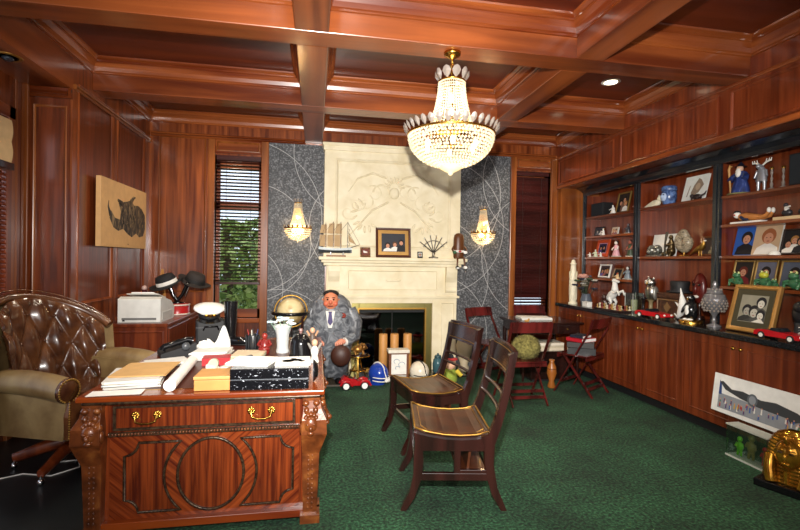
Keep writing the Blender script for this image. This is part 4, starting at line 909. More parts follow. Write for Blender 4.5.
for s in (-1, 1): m.ell((s * 0.033, -0.172, 1.012), (0.012, 0.008, 0.009), black_gloss, 8, 6); m.ell((s * 0.034, -0.174, 1.034), (0.02, 0.006, 0.005), HAIR_D, 8, 6); m.ell((s * 0.088, -0.09, 0.99), (0.016, 0.022, 0.03), C('#c27452', .45), 8, 6); m.ell((s * 0.05, -0.155, 0.965), (0.03, 0.025, 0.028), C('#d2694b', .45), 8, 6)
m.ell((0, -0.168, 0.94), (0.034, 0.012, 0.008), C('#7a2a22', .5), 8, 6); hd = m.build('head', ps)
m = MB(HM); m.ell((0, -0.07, 1.07), (0.088, 0.075, 0.045), HAIR_D, 16, 10); m.build('hair', hd)
m = MB(); m.prism([(-0.075, 0.9), (0.075, 0.9), (0.02, 0.70), (-0.02, 0.70)], 'xz', -0.205, -0.15, WH); m.build('shirt_front', ps)
m = MB(); m.prism([(-0.022, 0.895), (0.022, 0.895), (0.016, 0.87), (0.03, 0.77), (0.0, 0.73), (-0.03, 0.77), (-0.016, 0.87)], 'xz', -0.222, -0.2, C('#3b2c66', 0.5)); m.build('necktie', ps)
for s in (-1, 1):
    m = MB(); pts = [(s * 0.06, 0.93), (s * 0.15, 0.86), (s * 0.12, 0.80), (s * 0.15, 0.78), (s * 0.015, 0.62), (s * 0.03, 0.74)]
    m.prism(pts if s < 0 else pts[::-1], 'xz', -0.222, -0.16, suit); m.build('lapel', ps)
    m = MB(); m.tube([(s * 0.22, 0.0, 0.90), (s * 0.30, -0.03, 0.74), (s * 0.285, -0.13, 0.585), (s * 0.185, -0.215, 0.54)], [0.085, 0.088, 0.075, 0.058], suit, 14); ar = m.build('arm', ps)
    m = MB(); m.ell((s * 0.135, -0.245, 0.545), (0.05, 0.035, 0.036), C('#d88d72', .45), 12, 8)
    for f in range(4): m.tube([(s * (0.15 - 0.02 * f), -0.265, 0.56 - 0.004 * f), (s * (0.135 - 0.022 * f), -0.29, 0.535), (s * (0.13 - 0.02 * f), -0.285, 0.505)], [0.012, 0.011, 0.009], C('#d88d72', .45), 6)
    m.build('hand', ar); m = MB(); m.cyl((s * 0.19, -0.212, 0.543), (s * 0.168, -0.225, 0.543), 0.05, WH, n=14); m.build('cuff', ar)
    m = MB(); m.tube([(s * 0.10, 0, 0.32), (s * 0.11, -0.03, 0.16), (s * 0.11, -0.02, 0.06)], [0.105, 0.085, 0.075], suit, 14); lg = m.build('leg', ps); m = MB(); m.ell((s * 0.115, -0.07, 0.045), (0.06, 0.12, 0.045), black_gloss, 12, 8); m.build('shoe', lg)
m = MB()
for k in range(7): a = k * 2 * PI / 7; m.ell((0.155 + 0.016 * math.cos(a), -0.185, 0.845 + 0.016 * math.sin(a)), 0.015, C('#8c2f20', .6), 8, 6)
m.build('boutonniere', ps)
m = MB(); m.tube([(0.13, -0.30, 0.52), (0.13, -0.30, 0.50)], 0.02, C('#3a1a12', .5), 8); m.ell((0.13, -0.29, 0.39), (0.12, 0.07, 0.125), C('#3f2016', 0.5), 16, 10); m.build('brown_bag', ps, label='round brown bag held in the hands')
m = MB(); m.box(-0.2, 0.2, -0.18, 0.14, 0.0, 0.02, C('#4a4238', .5)); m.build('base', ps)

for k, (x, lab) in enumerate(((0.885, 'leftmost of three tan pillar candles standing before the firebox'), (1.035, 'middle of three tan pillar candles standing before the firebox'), (1.21, 'rightmost of three tan pillar candles standing before the firebox'))):
    if k == 0:
        c0 = thing('pillar_candle', lab, 'candle', (x, 6.02, 0.02), 0, 'pillar candles on the hearth')
        m = MB(); m.lathe([(0.052, 0), (0.056, 0.01), (0.056, 0.515), (0.05, 0.525), (0.03, 0.515), (0.0, 0.512)], C('#c28a4a', 0.55), n=22); m.build('wax', c0); m = MB(); m.cyl((0, 0, 0.51), (0.002, 0, 0.535), 0.003, black_mat, n=6); m.build('wick', c0)
    else: dup(c0, (x, 6.02, 0.02), k, lab)
db = thing('display_box', 'small wooden display box with a white drawing on its front by the candles', 'display box', (1.03, 5.71, 0))
m = MB(); m.box(-0.125, 0.125, -0.07, 0.07, 0.0, 0.36, C('#6b3d22', 0.45)); m.build('box_body', db, bevel=0.004)
m = MB(); m.box(-0.135, 0.135, -0.08, 0.08, 0.36, 0.40, C('#d9d2c2', 0.6)); m.build('box_lid', db, bevel=0.006)
m = MB(); m.box(-0.095, 0.095, -0.078, -0.07, 0.10, 0.345, WH); m.box(-0.095, 0.095, -0.079, -0.07, 0.02, 0.09, C('#a9a29a', .5))
for cx, cz, r in ((-0.03, 0.26, 0.035), (0.035, 0.22, 0.04), (-0.02, 0.18, 0.025)):
    m.tube([(cx + r * math.cos(a), -0.0785, cz + r * math.sin(a) * 0.8) for a in [i * PI / 6 for i in range(9)]], 0.003, C('#5d7d9a', .7), 5)
m.build('drawing', db)
def helmet(label, loc, rz, shell, stripe, mask):
    t = thing('football_helmet', label, 'helmet', loc, rz)
    m = MB(); m.ell((0, 0, 0.13), (0.118, 0.132, 0.125), shell, 22, 16); m.cyl((0, 0.02, 0.0), (0, 0.02, 0.05), 0.095, shell, 0.11, 20); m.build('shell', t)
    m = MB(); m.tube([(0, 0.135 * math.cos(a), 0.13 + 0.128 * math.sin(a)) for a in [PI * (0.1 + 0.75 * i / 14) for i in range(15)]], 0.014, stripe, 8, flat=0.25); m.ell((0.06, -0.115, 0.06), (0.05, 0.02, 0.03), stripe, 10, 6); m.build('stripe', t)
    m = MB()
    for z in (0.06, 0.1): m.tube([(0.105 * math.cos(a), -0.03 - 0.135 * math.sin(a), z) for a in [PI * i / 12 for i in range(13)]], 0.006, mask, 8)
    m.tube([(0, -0.165, 0.05), (0, -0.165, 0.1), (0, -0.11, 0.19)], 0.006, mask, 8); m.build('face_guard', t)
helmet('blue and white football helmet on the floor left of the display box', (0.77, 5.60, 0), 0.5, C('#1c3d9c', 0.2), WH, WH)
helmet('cream football helmet on the floor right of the display box', (1.29, 5.64, 0), 0.4, C('#ddd3c0', 0.3), C('#1c1c20', .4), black_gloss)
rt = thing('toy_racer', 'small orange and red toy lying in front of the cream football helmet', 'toy', (1.54, 5.68, 0), 0.9)
m = MB(); m.ell((0, 0, 0.045), (0.12, 0.04, 0.03), C('#d8462c', 0.35), 16, 8); m.ell((0.02, 0, 0.075), (0.04, 0.03, 0.025), C('#c21f35', .3), 10, 8); m.ell((-0.11, 0, 0.04), (0.03, 0.035, 0.028), C('#e2653c', .4), 10, 6); m.build('toy_body', rt)
for x in (-0.07, 0.07):
    for s in (-1, 1): m = MB(); m.cyl((x, s * 0.038, 0.028), (x, s * 0.058, 0.028), 0.028, C('#c9442c', .4), n=14); m.build('wheel', rt)
tj = thing('teal_jar', 'teal glass jar on the hearth beside the jamb of the fireplace', 'jar', (1.62, 5.98, 0.02))
m = MB(); m.lathe([(0.05, 0), (0.065, 0.02), (0.07, 0.12), (0.06, 0.18), (0.04, 0.2)], C('#3c5f68', 0.15), n=18); m.build('jar_body', tj); m = MB(); m.lathe([(0.045, 0.2), (0.05, 0.21), (0.04, 0.235), (0.012, 0.245), (0.014, 0.26), (0, 0.265)], C('#2c4a52', .2), n=18); m.build('lid', tj)
cr_ = thing('model_car', 'red vintage model roadster on the green carpet before the statue', 'model car', (0.47, 5.42, 0), math.radians(3))
red = C('#a5151c', 0.18)
m = MB(); m.prism([(-0.17, 0.05), (-0.165, 0.12), (-0.13, 0.155), (-0.06, 0.13), (0.0, 0.12), (0.02, 0.10), (0.14, 0.095), (0.165, 0.075), (0.16, 0.045)], 'xz', -0.05, 0.05, red)
for x in (-0.11, 0.105):
    for s in (-1, 1): m.tube([(x - 0.065, s * 0.065, 0.055), (x - 0.04, s * 0.065, 0.095), (x, s * 0.065, 0.105), (x + 0.045, s * 0.065, 0.09), (x + 0.075, s * 0.065, 0.045)], [0.012, 0.018, 0.02, 0.018, 0.012], red, 8)
m.build('car_body', cr_, bevel=0.006)
m = MB(); m.box(-0.13, -0.03, -0.04, 0.04, 0.118, 0.135, C('#2a1a14', .5)); m.build('seat', cr_)
m = MB(); m.box(0.0, 0.004, -0.045, 0.045, 0.115, 0.165, clear_glass); m.tube([(0.002, -0.045, 0.115), (0.002, -0.045, 0.165), (0.002, 0.045, 0.165), (0.002, 0.045, 0.115)], 0.004, chrome, 6); m.build('windscreen', cr_)
for x in (-0.11, 0.105):
    for s in (-1, 1):
        m = MB(); m.tube([(x + 0.04 * math.cos(a), s * 0.068, 0.047 + 0.04 * math.sin(a)) for a in [2 * PI * i / 18 for i in range(18)]], 0.0075, black_mat, 8, closed=True)
        m.cyl((x, s * 0.06, 0.047), (x, s * 0.076, 0.047), 0.034, white, n=18); m.build('wheel', cr_)
for s in (-1, 1): m = MB(); m.ell((0.165, s * 0.03, 0.085), (0.012, 0.014, 0.014), chrome, 10, 8); m.build('headlamp', cr_)
m = MB(); m.box(0.155, 0.18, -0.07, 0.07, 0.035, 0.045, chrome); m.build('bumper', cr_)
bs = thing('side_table', 'small round brass and glass table beside the statue', 'table', (0.545, 5.90, 0))
m = MB(); m.lathe([(0.0, 0.285), (0.145, 0.285), (0.15, 0.29), (0.145, 0.295), (0.0, 0.295)], clear_glass, n=24); m.tube([(0.148 * math.cos(2 * PI * i / 24), 0.148 * math.sin(2 * PI * i / 24), 0.29) for i in range(24)], 0.008, brass, 8, closed=True); m.build('table_top', bs)
for k in range(3): a = k * 2.094 + 0.5; m = MB(); m.tube([(0.03 * math.cos(a), 0.03 * math.sin(a), 0.28), (0.05 * math.cos(a), 0.05 * math.sin(a), 0.15), (0.13 * math.cos(a), 0.13 * math.sin(a), 0.0)], 0.008, brass, 8); m.build('leg', bs)
m = MB(); m.lathe([(0.0, 0.1), (0.11, 0.1), (0.11, 0.108), (0.0, 0.108)], brass, n=20); m.build('shelf', bs)
gb = thing('gilt_sculpture', 'lumpy gilt and brown animal sculpture on the small brass table', 'sculpture', (0.545, 5.90, 0.2955))
gm = textured('gilt_bronze', [(0.3, '#4a2a14'), (0.7, '#c08a42')], (1, 1, 1), 25, 3, 0, 0.3, 0.6)
m = MB(); m.lathe([(0.11, 0), (0.11, 0.012), (0.1, 0.018)], dark_wood, n=18); m.build('plinth', gb)
m = MB(); m.ell((0, 0, 0.075), (0.075, 0.05, 0.05), gm, 14, 10); m.ell((0.075, -0.01, 0.10), (0.035, 0.03, 0.035), gm, 10, 8); m.ell((0.105, -0.01, 0.09), (0.02, 0.016, 0.015), gm, 8, 6); m.tube([(-0.07, 0, 0.08), (-0.105, 0, 0.07), (-0.10, 0, 0.03)], [0.016, 0.012, 0.008], gm, 8)
for x in (-0.05, 0.05):
    for s in (-1, 1): m.tube([(x, s * 0.025, 0.06), (x + 0.02, s * 0.035, 0.018)], [0.02, 0.015], gm, 8)
for k in range(7): a = k * 0.9; m.ell((0.055 + 0.03 * math.cos(a), 0.0, 0.11 + 0.03 * math.sin(a)), 0.018, gm, 8, 6)
m.build('beast', gb)
gl = thing('floor_globe', 'antique tan globe on a dark stand in front of the dark left panel', 'globe', (-0.26, 5.15, 0))
map_ = textured('antique_map', [(0.44, '#8d7448'), (0.5, '#b59d6e'), (0.58, '#cbb98c')], (1, 1, 1), 5, 5, 0.5, 0.35)
m = MB(); m.ell((0, 0, 0.94), 0.148, map_, 32, 20); m.build('sphere', gl)
m = MB(); m.tube([(0.172 * math.cos(a), 0.0, 0.94 + 0.172 * math.sin(a)) for a in [2 * PI * i / 40 for i in range(40)]], 0.009, brass_dull, 8, closed=True); m.build('meridian_ring', gl)
m = MB(); m.lathe([(0.160, 0.91), (0.205, 0.91), (0.205, 0.94), (0.160, 0.94), (0.160, 0.91)], black_gloss, n=36, caps=False); m.build('horizon_ring', gl)
for k in range(4): a = k * PI / 2 + 0.78; m = MB(); m.tube([(0.185 * math.cos(a), 0.185 * math.sin(a), 0.915), (0.17 * math.cos(a), 0.17 * math.sin(a), 0.7), (0.08 * math.cos(a), 0.08 * math.sin(a), 0.45), (0.07 * math.cos(a), 0.07 * math.sin(a), 0.2), (0.2 * math.cos(a), 0.2 * math.sin(a), 0.0)], [0.012, 0.013, 0.016, 0.016, 0.014], dark_wood, 8); m.build('leg', gl)
m = MB(); m.lathe([(0.05, 0.44), (0.085, 0.45), (0.085, 0.47), (0.05, 0.48), (0.02, 0.7), (0.012, 0.79)], dark_wood, n=16); m.build('pedestal', gl)
sf = thing('stuffed_toy', 'small green and red stuffed figure on the floor behind the second library chair', 'toy', (1.60, 5.36, 0))
m = MB(); m.ell((0, 0, 0.12), (0.10, 0.08, 0.12), C('#8a9a3a', .9), 14, 10); m.build('toy_body', sf); m = MB(); m.ell((0, -0.02, 0.28), (0.07, 0.065, 0.07), C('#e0b090', .8), 14, 10); h_ = m.build('head', sf); m = MB(); m.ell((0, 0.0, 0.335), (0.1, 0.09, 0.02), C('#b03030', .8), 14, 6); m.ell((0, 0, 0.36), (0.05, 0.05, 0.04), C('#20242c', .8), 12, 6); m.build('hat', h_)
for s in (-1, 1): m = MB(); m.tube([(s * 0.08, -0.02, 0.2), (s * 0.13, -0.06, 0.14)], [0.03, 0.025], C('#c9b23a', .9), 8); m.build('arm', sf); m = MB(); m.tube([(s * 0.05, -0.05, 0.04), (s * 0.07, -0.16, 0.032)], [0.035, 0.03], C('#39414a', .9), 8); m.build('leg', sf)
gv = thing('stone_urn', 'pale stone urn on the floor against the dark right panel', 'urn', (2.03, 6.12, 0))
m = MB(); m.lathe([(0.07, 0), (0.09, 0.03), (0.05, 0.09), (0.10, 0.25), (0.115, 0.36), (0.08, 0.45), (0.095, 0.5), (0.085, 0.51)], C('#b9a98c', .6), n=20); m.build('urn_body', gv); m = MB(); m.lathe([(0.09, 0.505), (0.07, 0.54), (0.02, 0.56), (0.025, 0.585), (0, 0.6)], C('#b9a98c', .6), n=20); m.build('lid', gv)

# picture on the left wall: a bull rendered in dark brush strokes on a tan board
cv = thing('painted_board', 'tan board painted with a dark horned animal, hung on the left wall', 'picture', (-2.072, 5.46, 1.60), 0)
m = MB(); m.box(0.0, 0.045, -0.60, 0.60, 0.0, 0.675, C('#c79c68', 0.7)); m.build('board', cv, bevel=0.003)
ink = textured('dark_brush_strokes', [(0.4, '#1a140e'), (0.5, '#3d3122'), (0.64, '#86704f')], (1, 1, 0.35), 22, 6, 1.5, 0.6)
m = MB(); Q = lambda y, z: (0.0465, y, z)
body = [(0.02, 0.50), (0.13, 0.53), (0.22, 0.48), (0.34, 0.49), (0.45, 0.46), (0.55, 0.40), (0.56, 0.24), (0.50, 0.15), (0.38, 0.13), (0.28, 0.17), (0.16, 0.12), (0.04, 0.15), (-0.08, 0.20), (-0.2, 0.17), (-0.32, 0.20), (-0.41, 0.29), (-0.38, 0.37), (-0.28, 0.30), (-0.16, 0.29), (-0.14, 0.38), (-0.2, 0.46), (-0.1, 0.48)]
m.add([Q(y, z) for y, z in body], [tuple(range(len(body)))], ink)
m.tube([Q(0.12, 0.5), Q(0.2, 0.56), Q(0.26, 0.575)], [0.035, 0.02, 0.006], ink, 6, flat=0.1); m.tube([Q(-0.39, 0.32), Q(-0.44, 0.40), Q(-0.43, 0.46)], [0.03, 0.015, 0.005], ink, 6, flat=0.1); m.tube([Q(-0.1, 0.46), Q(-0.22, 0.49)], [0.03, 0.015], ink, 6, flat=0.1)
rnd = random.Random(11)
for k in range(26):
    y = rnd.uniform(-0.1, 0.5); z = rnd.uniform(0.18, 0.36); m.tube([(0.0475, y, z), (0.0475, y + rnd.uniform(-.04, .04), z + 0.06), (0.0475, y + rnd.uniform(-.06, .06), z + rnd.uniform(0.08, 0.13))], [0.003, 0.006, 0.002], C('#6d5a42' if k % 2 else '#120e0b', .6), 5, flat=0.3)
m.box(0.0455, 0.0465, 0.05, 0.075, 0.03, 0.045, C('#7a5a38', .7)); m.build('painting', cv)

# ================================================================== on the desk
DZ = 0.7665
def slab(name, label, cat, loc, rz, w, d, h, mat, n=1, part='sheet', jitter=0.01, group=None):
    t = thing(name, label, cat, loc, rz, group); rnd = random.Random(int(loc[0] * 1000) + n)
    for k in range(n):
        m = MB(T((rnd.uniform(-jitter, jitter), rnd.uniform(-jitter, jitter), h / n * k)) @ Rz(rnd.uniform(-4, 4) * (jitter > 0)))
        m.box(-w / 2, w / 2, -d / 2, d / 2, 0.0003, h / n - 0.0003, mat if not isinstance(mat, (list, tuple)) else mat[k % len(mat)]); m.build(part, t)
    return t
slab('paper_stack', 'thick messy stack of white papers at the left front of the desk', 'papers', (-1.03, 2.98, DZ), 0.12, 0.28, 0.36, 0.045, [paper, C('#d8d6d0', .8), C('#c9d3d6', .8), paper, C('#e9e0cf', .8)], 7)
slab('manila_folder', 'tan manila folder lying on the stack of white papers', 'folder', (-1.01, 3.05, DZ + 0.046), 0.08, 0.30, 0.36, 0.008, C('#d3a76a', .7), 2, 'cover', 0.006)
t = thing('paper_roll', 'rolled white drawing beside the manila folder', 'paper roll', (-0.80, 3.02, DZ), math.radians(4))
m = MB(T((0, 0, 0.033))); m.cyl((0, -0.31, 0), (0, 0.36, 0), 0.0325, paper, n=22); m.build('rolled_paper', t); m = MB(T((0, 0, 0.033))); m.tube([(0.024 * math.cos(a) * (1 - i / 30), -0.3115, 0.024 * math.sin(a) * (1 - i / 30)) for i, a in enumerate([i * 0.55 for i in range(24)])], 0.0012, C('#b5b2ab', .8), 5); m.build('roll_end', t)
slab('loose_letter', 'white letter slipping off the front left edge of the desk stack', 'papers', (-1.04, 2.72, DZ), 0.08, 0.26, 0.10, 0.004, [paper, C('#dcdad4', .8)], 3)
t = thing('wooden_block', 'tan rectangular wooden box at the front of the desk', 'box', (-0.555, 2.80, DZ))
m = MB(); m.box(-0.097, 0.097, -0.10, 0.10, 0.0, 0.06, C('#c98e4e', .45)); m.build('box_body', t, bevel=0.004); m = MB(); m.box(-0.1, 0.1, -0.103, 0.103, 0.062, 0.08, C('#d09a5a', .45)); m.build('lid', t, bevel=0.004)
lb = thing('lacquer_box', 'black lacquer two-tier box with pale inlay at the front of the desk', 'box', (-0.245, 2.80, DZ), math.radians(-0.5))
inlay = textured('black_lacquer_with_pearl', [(0.55, '#0c0c10'), (0.64, '#1a1a20'), (0.68, '#a5a9b0')], (1, 1, 1.4), 60, 2, 0.8, 0.18)
m = MB(); m.box(-0.215, 0.215, -0.12, 0.12, 0.0, 0.058, inlay); m.build('lower_tray', lb, bevel=0.004); m = MB(); m.box(-0.213, 0.213, -0.118, 0.118, 0.0585, 0.0615, C('#8f949c', .3, .6)); m.build('band', lb); m = MB(); m.box(-0.215, 0.215, -0.12, 0.12, 0.062, 0.12, inlay); m.build('upper_tray', lb, bevel=0.004)
slab('open_booklet', 'white papers fanned over the left of the black lacquer box', 'papers', (-0.36, 2.84, DZ + 0.121), -0.2, 0.24, 0.19, 0.02, [paper, C('#e9e7e2', .8), paper], 4, jitter=0.008)
mg = thing('magazine', 'open magazine with a gold picture on the right of the black lacquer box', 'magazine', (-0.125, 2.835, DZ + 0.121), 0.02)
m = MB(); m.box(-0.10, 0.10, -0.10, 0.10, 0.0, 0.012, paper); m.build('pages', mg)
m = MB()
for cx, cy, r in ((-0.03, -0.02, 0.035), (0.02, 0.0, 0.03), (0.05, -0.03, 0.02), (0.0, 0.03, 0.02)): m.lathe([(0, 0.0125), (r, 0.0125)], C('#b38a2e', .6), (cx, cy, 0), 12)
m.build('printed_picture', mg)
ab_ = thing('black_bowl', 'round black bowl standing on edge at the right of the lacquer box', 'bowl', (0.012, 2.84, DZ))
m = MB(); m.v = []; q = MB(); q.lathe([(0.0, 0.0), (0.04, 0.004), (0.062, 0.022), (0.066, 0.03), (0.058, 0.026), (0.0, 0.012)], black_gloss, n=22); m = q; m.v = [(-z + 0.012, x, y + 0.066) for x, y, z in m.v]; m.build('bowl_body', ab_); m = MB(); m.tube([(-0.018, 0.064 * math.cos(a), 0.066 + 0.064 * math.sin(a)) for a in [2 * PI * i / 24 for i in range(24)]], 0.0035, C('#33343a', .3), 6, closed=True); m.build('rim', ab_)
wb = thing('tape_dispenser', 'white desktop tape dispenser behind the tan wooden box', 'tape dispenser', (-0.60, 3.10, DZ))
m = MB(); m.prism([(-0.075, 0.0), (0.075, 0.0), (0.075, 0.045), (0.03, 0.05), (0.0, 0.035), (-0.03, 0.06), (-0.07, 0.065)], 'xz', -0.03, 0.03, C('#ddd9cd', .5)); m.build('dispenser_body', wb, bevel=0.004); m = MB(); m.cyl((-0.03, -0.015, 0.068), (-0.03, 0.015, 0.068), 0.03, C('#bdb79f', .2), n=18); m.build('tape_roll', wb)
rbk = thing('red_book', 'red hardback book lying among papers in the middle of the desk', 'book', (-0.67, 3.40, DZ), 0.1)
m = MB(); m.box(-0.085, 0.085, -0.06, 0.06, 0.004, 0.046, paper); m.build('pages', rbk); m = MB(); m.box(-0.09, 0.09, -0.065, 0.065, 0.0, 0.004, C('#b01f26', .4)); m.box(-0.09, 0.09, -0.065, 0.065, 0.046, 0.05, C('#b01f26', .4)); m.box(-0.09, 0.09, -0.066, -0.061, 0.0, 0.05, C('#b01f26', .4)); m.build('cover', rbk)
slab('envelope', 'white envelopes fanned behind the manila folder', 'papers', (-1.0, 3.42, DZ), 0.5, 0.26, 0.2, 0.02, [paper, C('#dedcd6', .8)], 4, jitter=0.02)
slab('notebook', 'pale green and cream notebooks stacked behind the red book', 'notebook', (-0.485, 3.60, DZ), -0.05, 0.22, 0.24, 0.03, [C('#cfc9b0', .8), C('#b5bb9d', .8), C('#d9c6a8', .8)], 3, 'notebook_cover', 0.008)
slab('document_folder', 'rust red document folder behind the black lacquer box', 'folder', (-0.34, 3.25, DZ), 0.06, 0.30, 0.28, 0.02, C('#a23a22', .6), 2, 'cover', 0.004)
slab('document_pile', 'sloping pile of white documents in front of the black telephone', 'papers', (-0.745, 3.60, DZ), -0.1, 0.24, 0.2, 0.06, [paper, C('#e2e0da', .8), paper, C('#cfcdc6', .8)], 6, jitter=0.014)
tp = thing('telephone', 'black office telephone tilted on papers at the left of the desk', 'telephone', (-1.02, 3.72, DZ), math.radians(24))
m = MB(); m.prism([(-0.12, 0.0), (0.12, 0.0), (0.12, 0.10), (-0.12, 0.035)], 'xz', -0.1, 0.1, black_mat); m.build('phone_base', tp, bevel=0.006)
m = MB(T((0.0, -0.065, 0.078)) @ Ry(-15)); m.tube([(-0.11, 0, 0.01), (-0.09, 0, 0.03), (0.07, 0, 0.03), (0.1, 0, 0.01)], [0.028, 0.022, 0.022, 0.03], black_gloss, 10); m.build('handset', tp)
m = MB(T((0.02, 0.04, 0.075)) @ Ry(-15))
for i in range(4):
    for j in range(3): m.cbox((-0.05 + 0.026 * i, -0.024 + 0.026 * j, 0.006), (0.018, 0.018, 0.008), C('#34363a', .5))
m.build('keypad', tp); m = MB(); m.ell((0.04, -0.135, 0.085), (0.03, 0.018, 0.03), C('#45484c', .3), 14, 8); m.build('dial_knob', tp)
wc = thing('white_sculpture', 'white sail shaped paper sculpture leaning beside the black boot', 'sculpture', (-0.80, 3.92, DZ))
m = MB()
def sl(u, v): return (-0.11 + 0.24 * u, 0.04 * math.sin(PI * u) - 0.02 * v, 0.003 + v * (0.03 + 0.16 * math.exp(-((u - 0.78) / 0.2) ** 2)))
m.grid(sl, 20, 8, white); m.grid(lambda u, v: (lambda p: (p[0], p[1] + 0.004, p[2]))(sl(1 - u, v)), 20, 8, white); m.build('sail', wc); m = MB(); m.box(-0.12, 0.14, -0.03, 0.06, 0.0, 0.003, paper); m.build('base', wc)
bt = thing('black_boot', 'tall black leather boot standing at the far end of the desk', 'boot', (-0.71, 4.15, DZ))
m = MB(); m.tube([(0.0, 0, 0.02), (0.0, 0, 0.1), (0.0, 0.0, 0.22), (0.0, 0.0, 0.37)], [0.045, 0.042, 0.05, 0.056], black_gloss, 16); m.build('shaft', bt); m = MB(); m.ell((0.07, -0.03, 0.035), (0.10, 0.042, 0.035), black_gloss, 16, 10, Rz(-20).to_3x3()); m.build('foot', bt); m = MB(); m.ell((0.065, -0.03, 0.008), (0.115, 0.048, 0.008), C('#0b0b0c', .5), 16, 6, Rz(-20).to_3x3()); m.box(-0.05, 0.01, -0.035, 0.035, 0, 0.02, C('#0b0b0c', .5)); m.build('sole', bt)
b3_ = thing('black_case', 'black camera case under the white cap at the far end of the desk', 'case', (-0.90, 4.28, DZ), 0.25)
m = MB(); m.box(-0.12, 0.12, -0.09, 0.09, 0.0, 0.20, black_mat); m.build('case_body', b3_, bevel=0.02); m = MB(); m.tube([(-0.06, -0.091, 0.12), (-0.05, -0.11, 0.15), (0.05, -0.11, 0.15), (0.06, -0.091, 0.12)], 0.008, black_gloss, 8); m.build('handle', b3_); m = MB(); m.box(-0.121, 0.121, -0.091, 0.091, 0.138, 0.144, C('#3a3b3e', .4)); m.build('zip', b3_)
wcap = thing('peaked_cap', 'white peaked officer cap with gold badge resting on the black case', 'cap', (-0.91, 4.27, DZ + 0.205), 0.3)
m = MB(T((0, 0, 0.0)) @ Rx(14)); m.lathe([(0.085, 0.0), (0.088, 0.035), (0.13, 0.065), (0.125, 0.082), (0.06, 0.098), (0, 0.10)], white, (0, 0, 0.03), 26); m.build('crown', wcap); m = MB(T((0, 0, 0)) @ Rx(14)); m.lathe([(0.0865, 0.0), (0.09, 0.03), (0.088, 0.034)], black_mat, (0, 0, 0.03), 26); m.build('band', wcap)
m = MB(T((0, 0, 0)) @ Rx(14)); m.grid(lambda u, v: ((0.085 + 0.05 * v * math.sin(PI * u)) * math.cos(PI + PI * u), (0.085 + 0.05 * v) * math.sin(PI + PI * u), 0.03 - 0.02 * v), 16, 4, black_gloss); m.build('visor', wcap); m = MB(T((0, 0, 0)) @ Rx(14)); m.ell((0.0, -0.105, 0.075), (0.022, 0.008, 0.024), brass, 12, 8)
for s in (-1, 1): m.ell((s * 0.03, -0.1, 0.068), (0.02, 0.006, 0.012), brass, 10, 6)
m.build('badge', wcap)
cu = thing('pen_cup', 'black ribbed pen cup holding pens behind the notebooks', 'pen cup', (-0.485, 3.82, DZ))
m = MB(); m.lathe([(0.045, 0), (0.05, 0.02), (0.052, 0.13), (0.05, 0.135), (0.046, 0.13), (0.044, 0.02), (0, 0.018)], C('#16181b', .35), n=20)
for k in range(12): m.cyl((0.052 * math.cos(k * PI / 6), 0.052 * math.sin(k * PI / 6), 0.02), (0.053 * math.cos(k * PI / 6), 0.053 * math.sin(k * PI / 6), 0.125), 0.004, C('#25282c', .35), n=6)
m.build('cup', cu)
for k, (a, c) in enumerate(((0.3, '#1d2c5a'), (1.7, '#202022'), (3.2, '#8c2020'), (4.6, '#c9c4b8'))): m = MB(); m.cyl((0.01 * math.cos(a), 0.01 * math.sin(a), 0.025), (0.04 * math.cos(a), 0.04 * math.sin(a), 0.175), 0.004, C(c, .4), n=8); m.build('pen', cu)
rf = thing('red_figurine', 'small dark red seated figurine beside the black pen cup', 'figurine', (-0.385, 3.74, DZ))
m = MB(); m.lathe([(0.035, 0), (0.042, 0.02), (0.04, 0.06), (0.03, 0.1), (0.014, 0.115)], C('#7a1f1c', .3), n=16); m.ell((0.0, -0.03, 0.04), (0.045, 0.03, 0.02), C('#7a1f1c', .3), 12, 8); m.build('figure_body', rf); m = MB(); m.ell((0, -0.005, 0.135), (0.022, 0.022, 0.026), C('#8a2c24', .3), 12, 8); m.ell((0, 0, 0.16), (0.012, 0.012, 0.012), HAIR_D, 8, 6); m.build('head', rf)
for s in (-1, 1): m = MB(); m.tube([(s * 0.03, 0, 0.1), (s * 0.048, -0.02, 0.07), (s * 0.02, -0.045, 0.055)], [0.012, 0.011, 0.009], C('#7a1f1c', .3), 8); m.build('arm', rf)
gv = thing('crystal_vase', 'frosted crystal vase with blue glass flowers at the right of the desk', 'vase', (-0.25, 3.76, DZ))
frost = C('#dfe3e2', 0.25, 0.0, Transmission_Weight=0.35)
m = MB(); m.lathe([(0.05, 0), (0.052, 0.015), (0.045, 0.04), (0.05, 0.14), (0.068, 0.2), (0.075, 0.215), (0.07, 0.213), (0.045, 0.14), (0.03, 0.03), (0, 0.025)], frost, n=20); m.build('vase_body', gv)
for k in range(9):
    a = k * 0.7; r = 0.05 + 0.05 * (k % 3) / 2; z = 0.235 + 0.035 * ((k * 5) % 4) / 3; m = MB(); m.tube([(0.01 * math.cos(a), 0.01 * math.sin(a), 0.06), (r * 0.6 * math.cos(a), r * 0.6 * math.sin(a), 0.18), (r * math.cos(a), r * math.sin(a), z)], 0.0025, C('#7fa08a', .3), 6)
    for p in range(5): b = p * 2 * PI / 5; m.ell((r * math.cos(a) + 0.016 * math.cos(b), r * math.sin(a) + 0.016 * math.sin(b), z), (0.013, 0.013, 0.008), C('#b9d3dc' if k % 2 else '#e4ecee', .2), 8, 5)
    m.build('glass_flower', gv)
bl = thing('black_bell', 'glossy black dome shaped bell with rosy reflections on the desk', 'bell', (-0.105, 3.58, DZ))
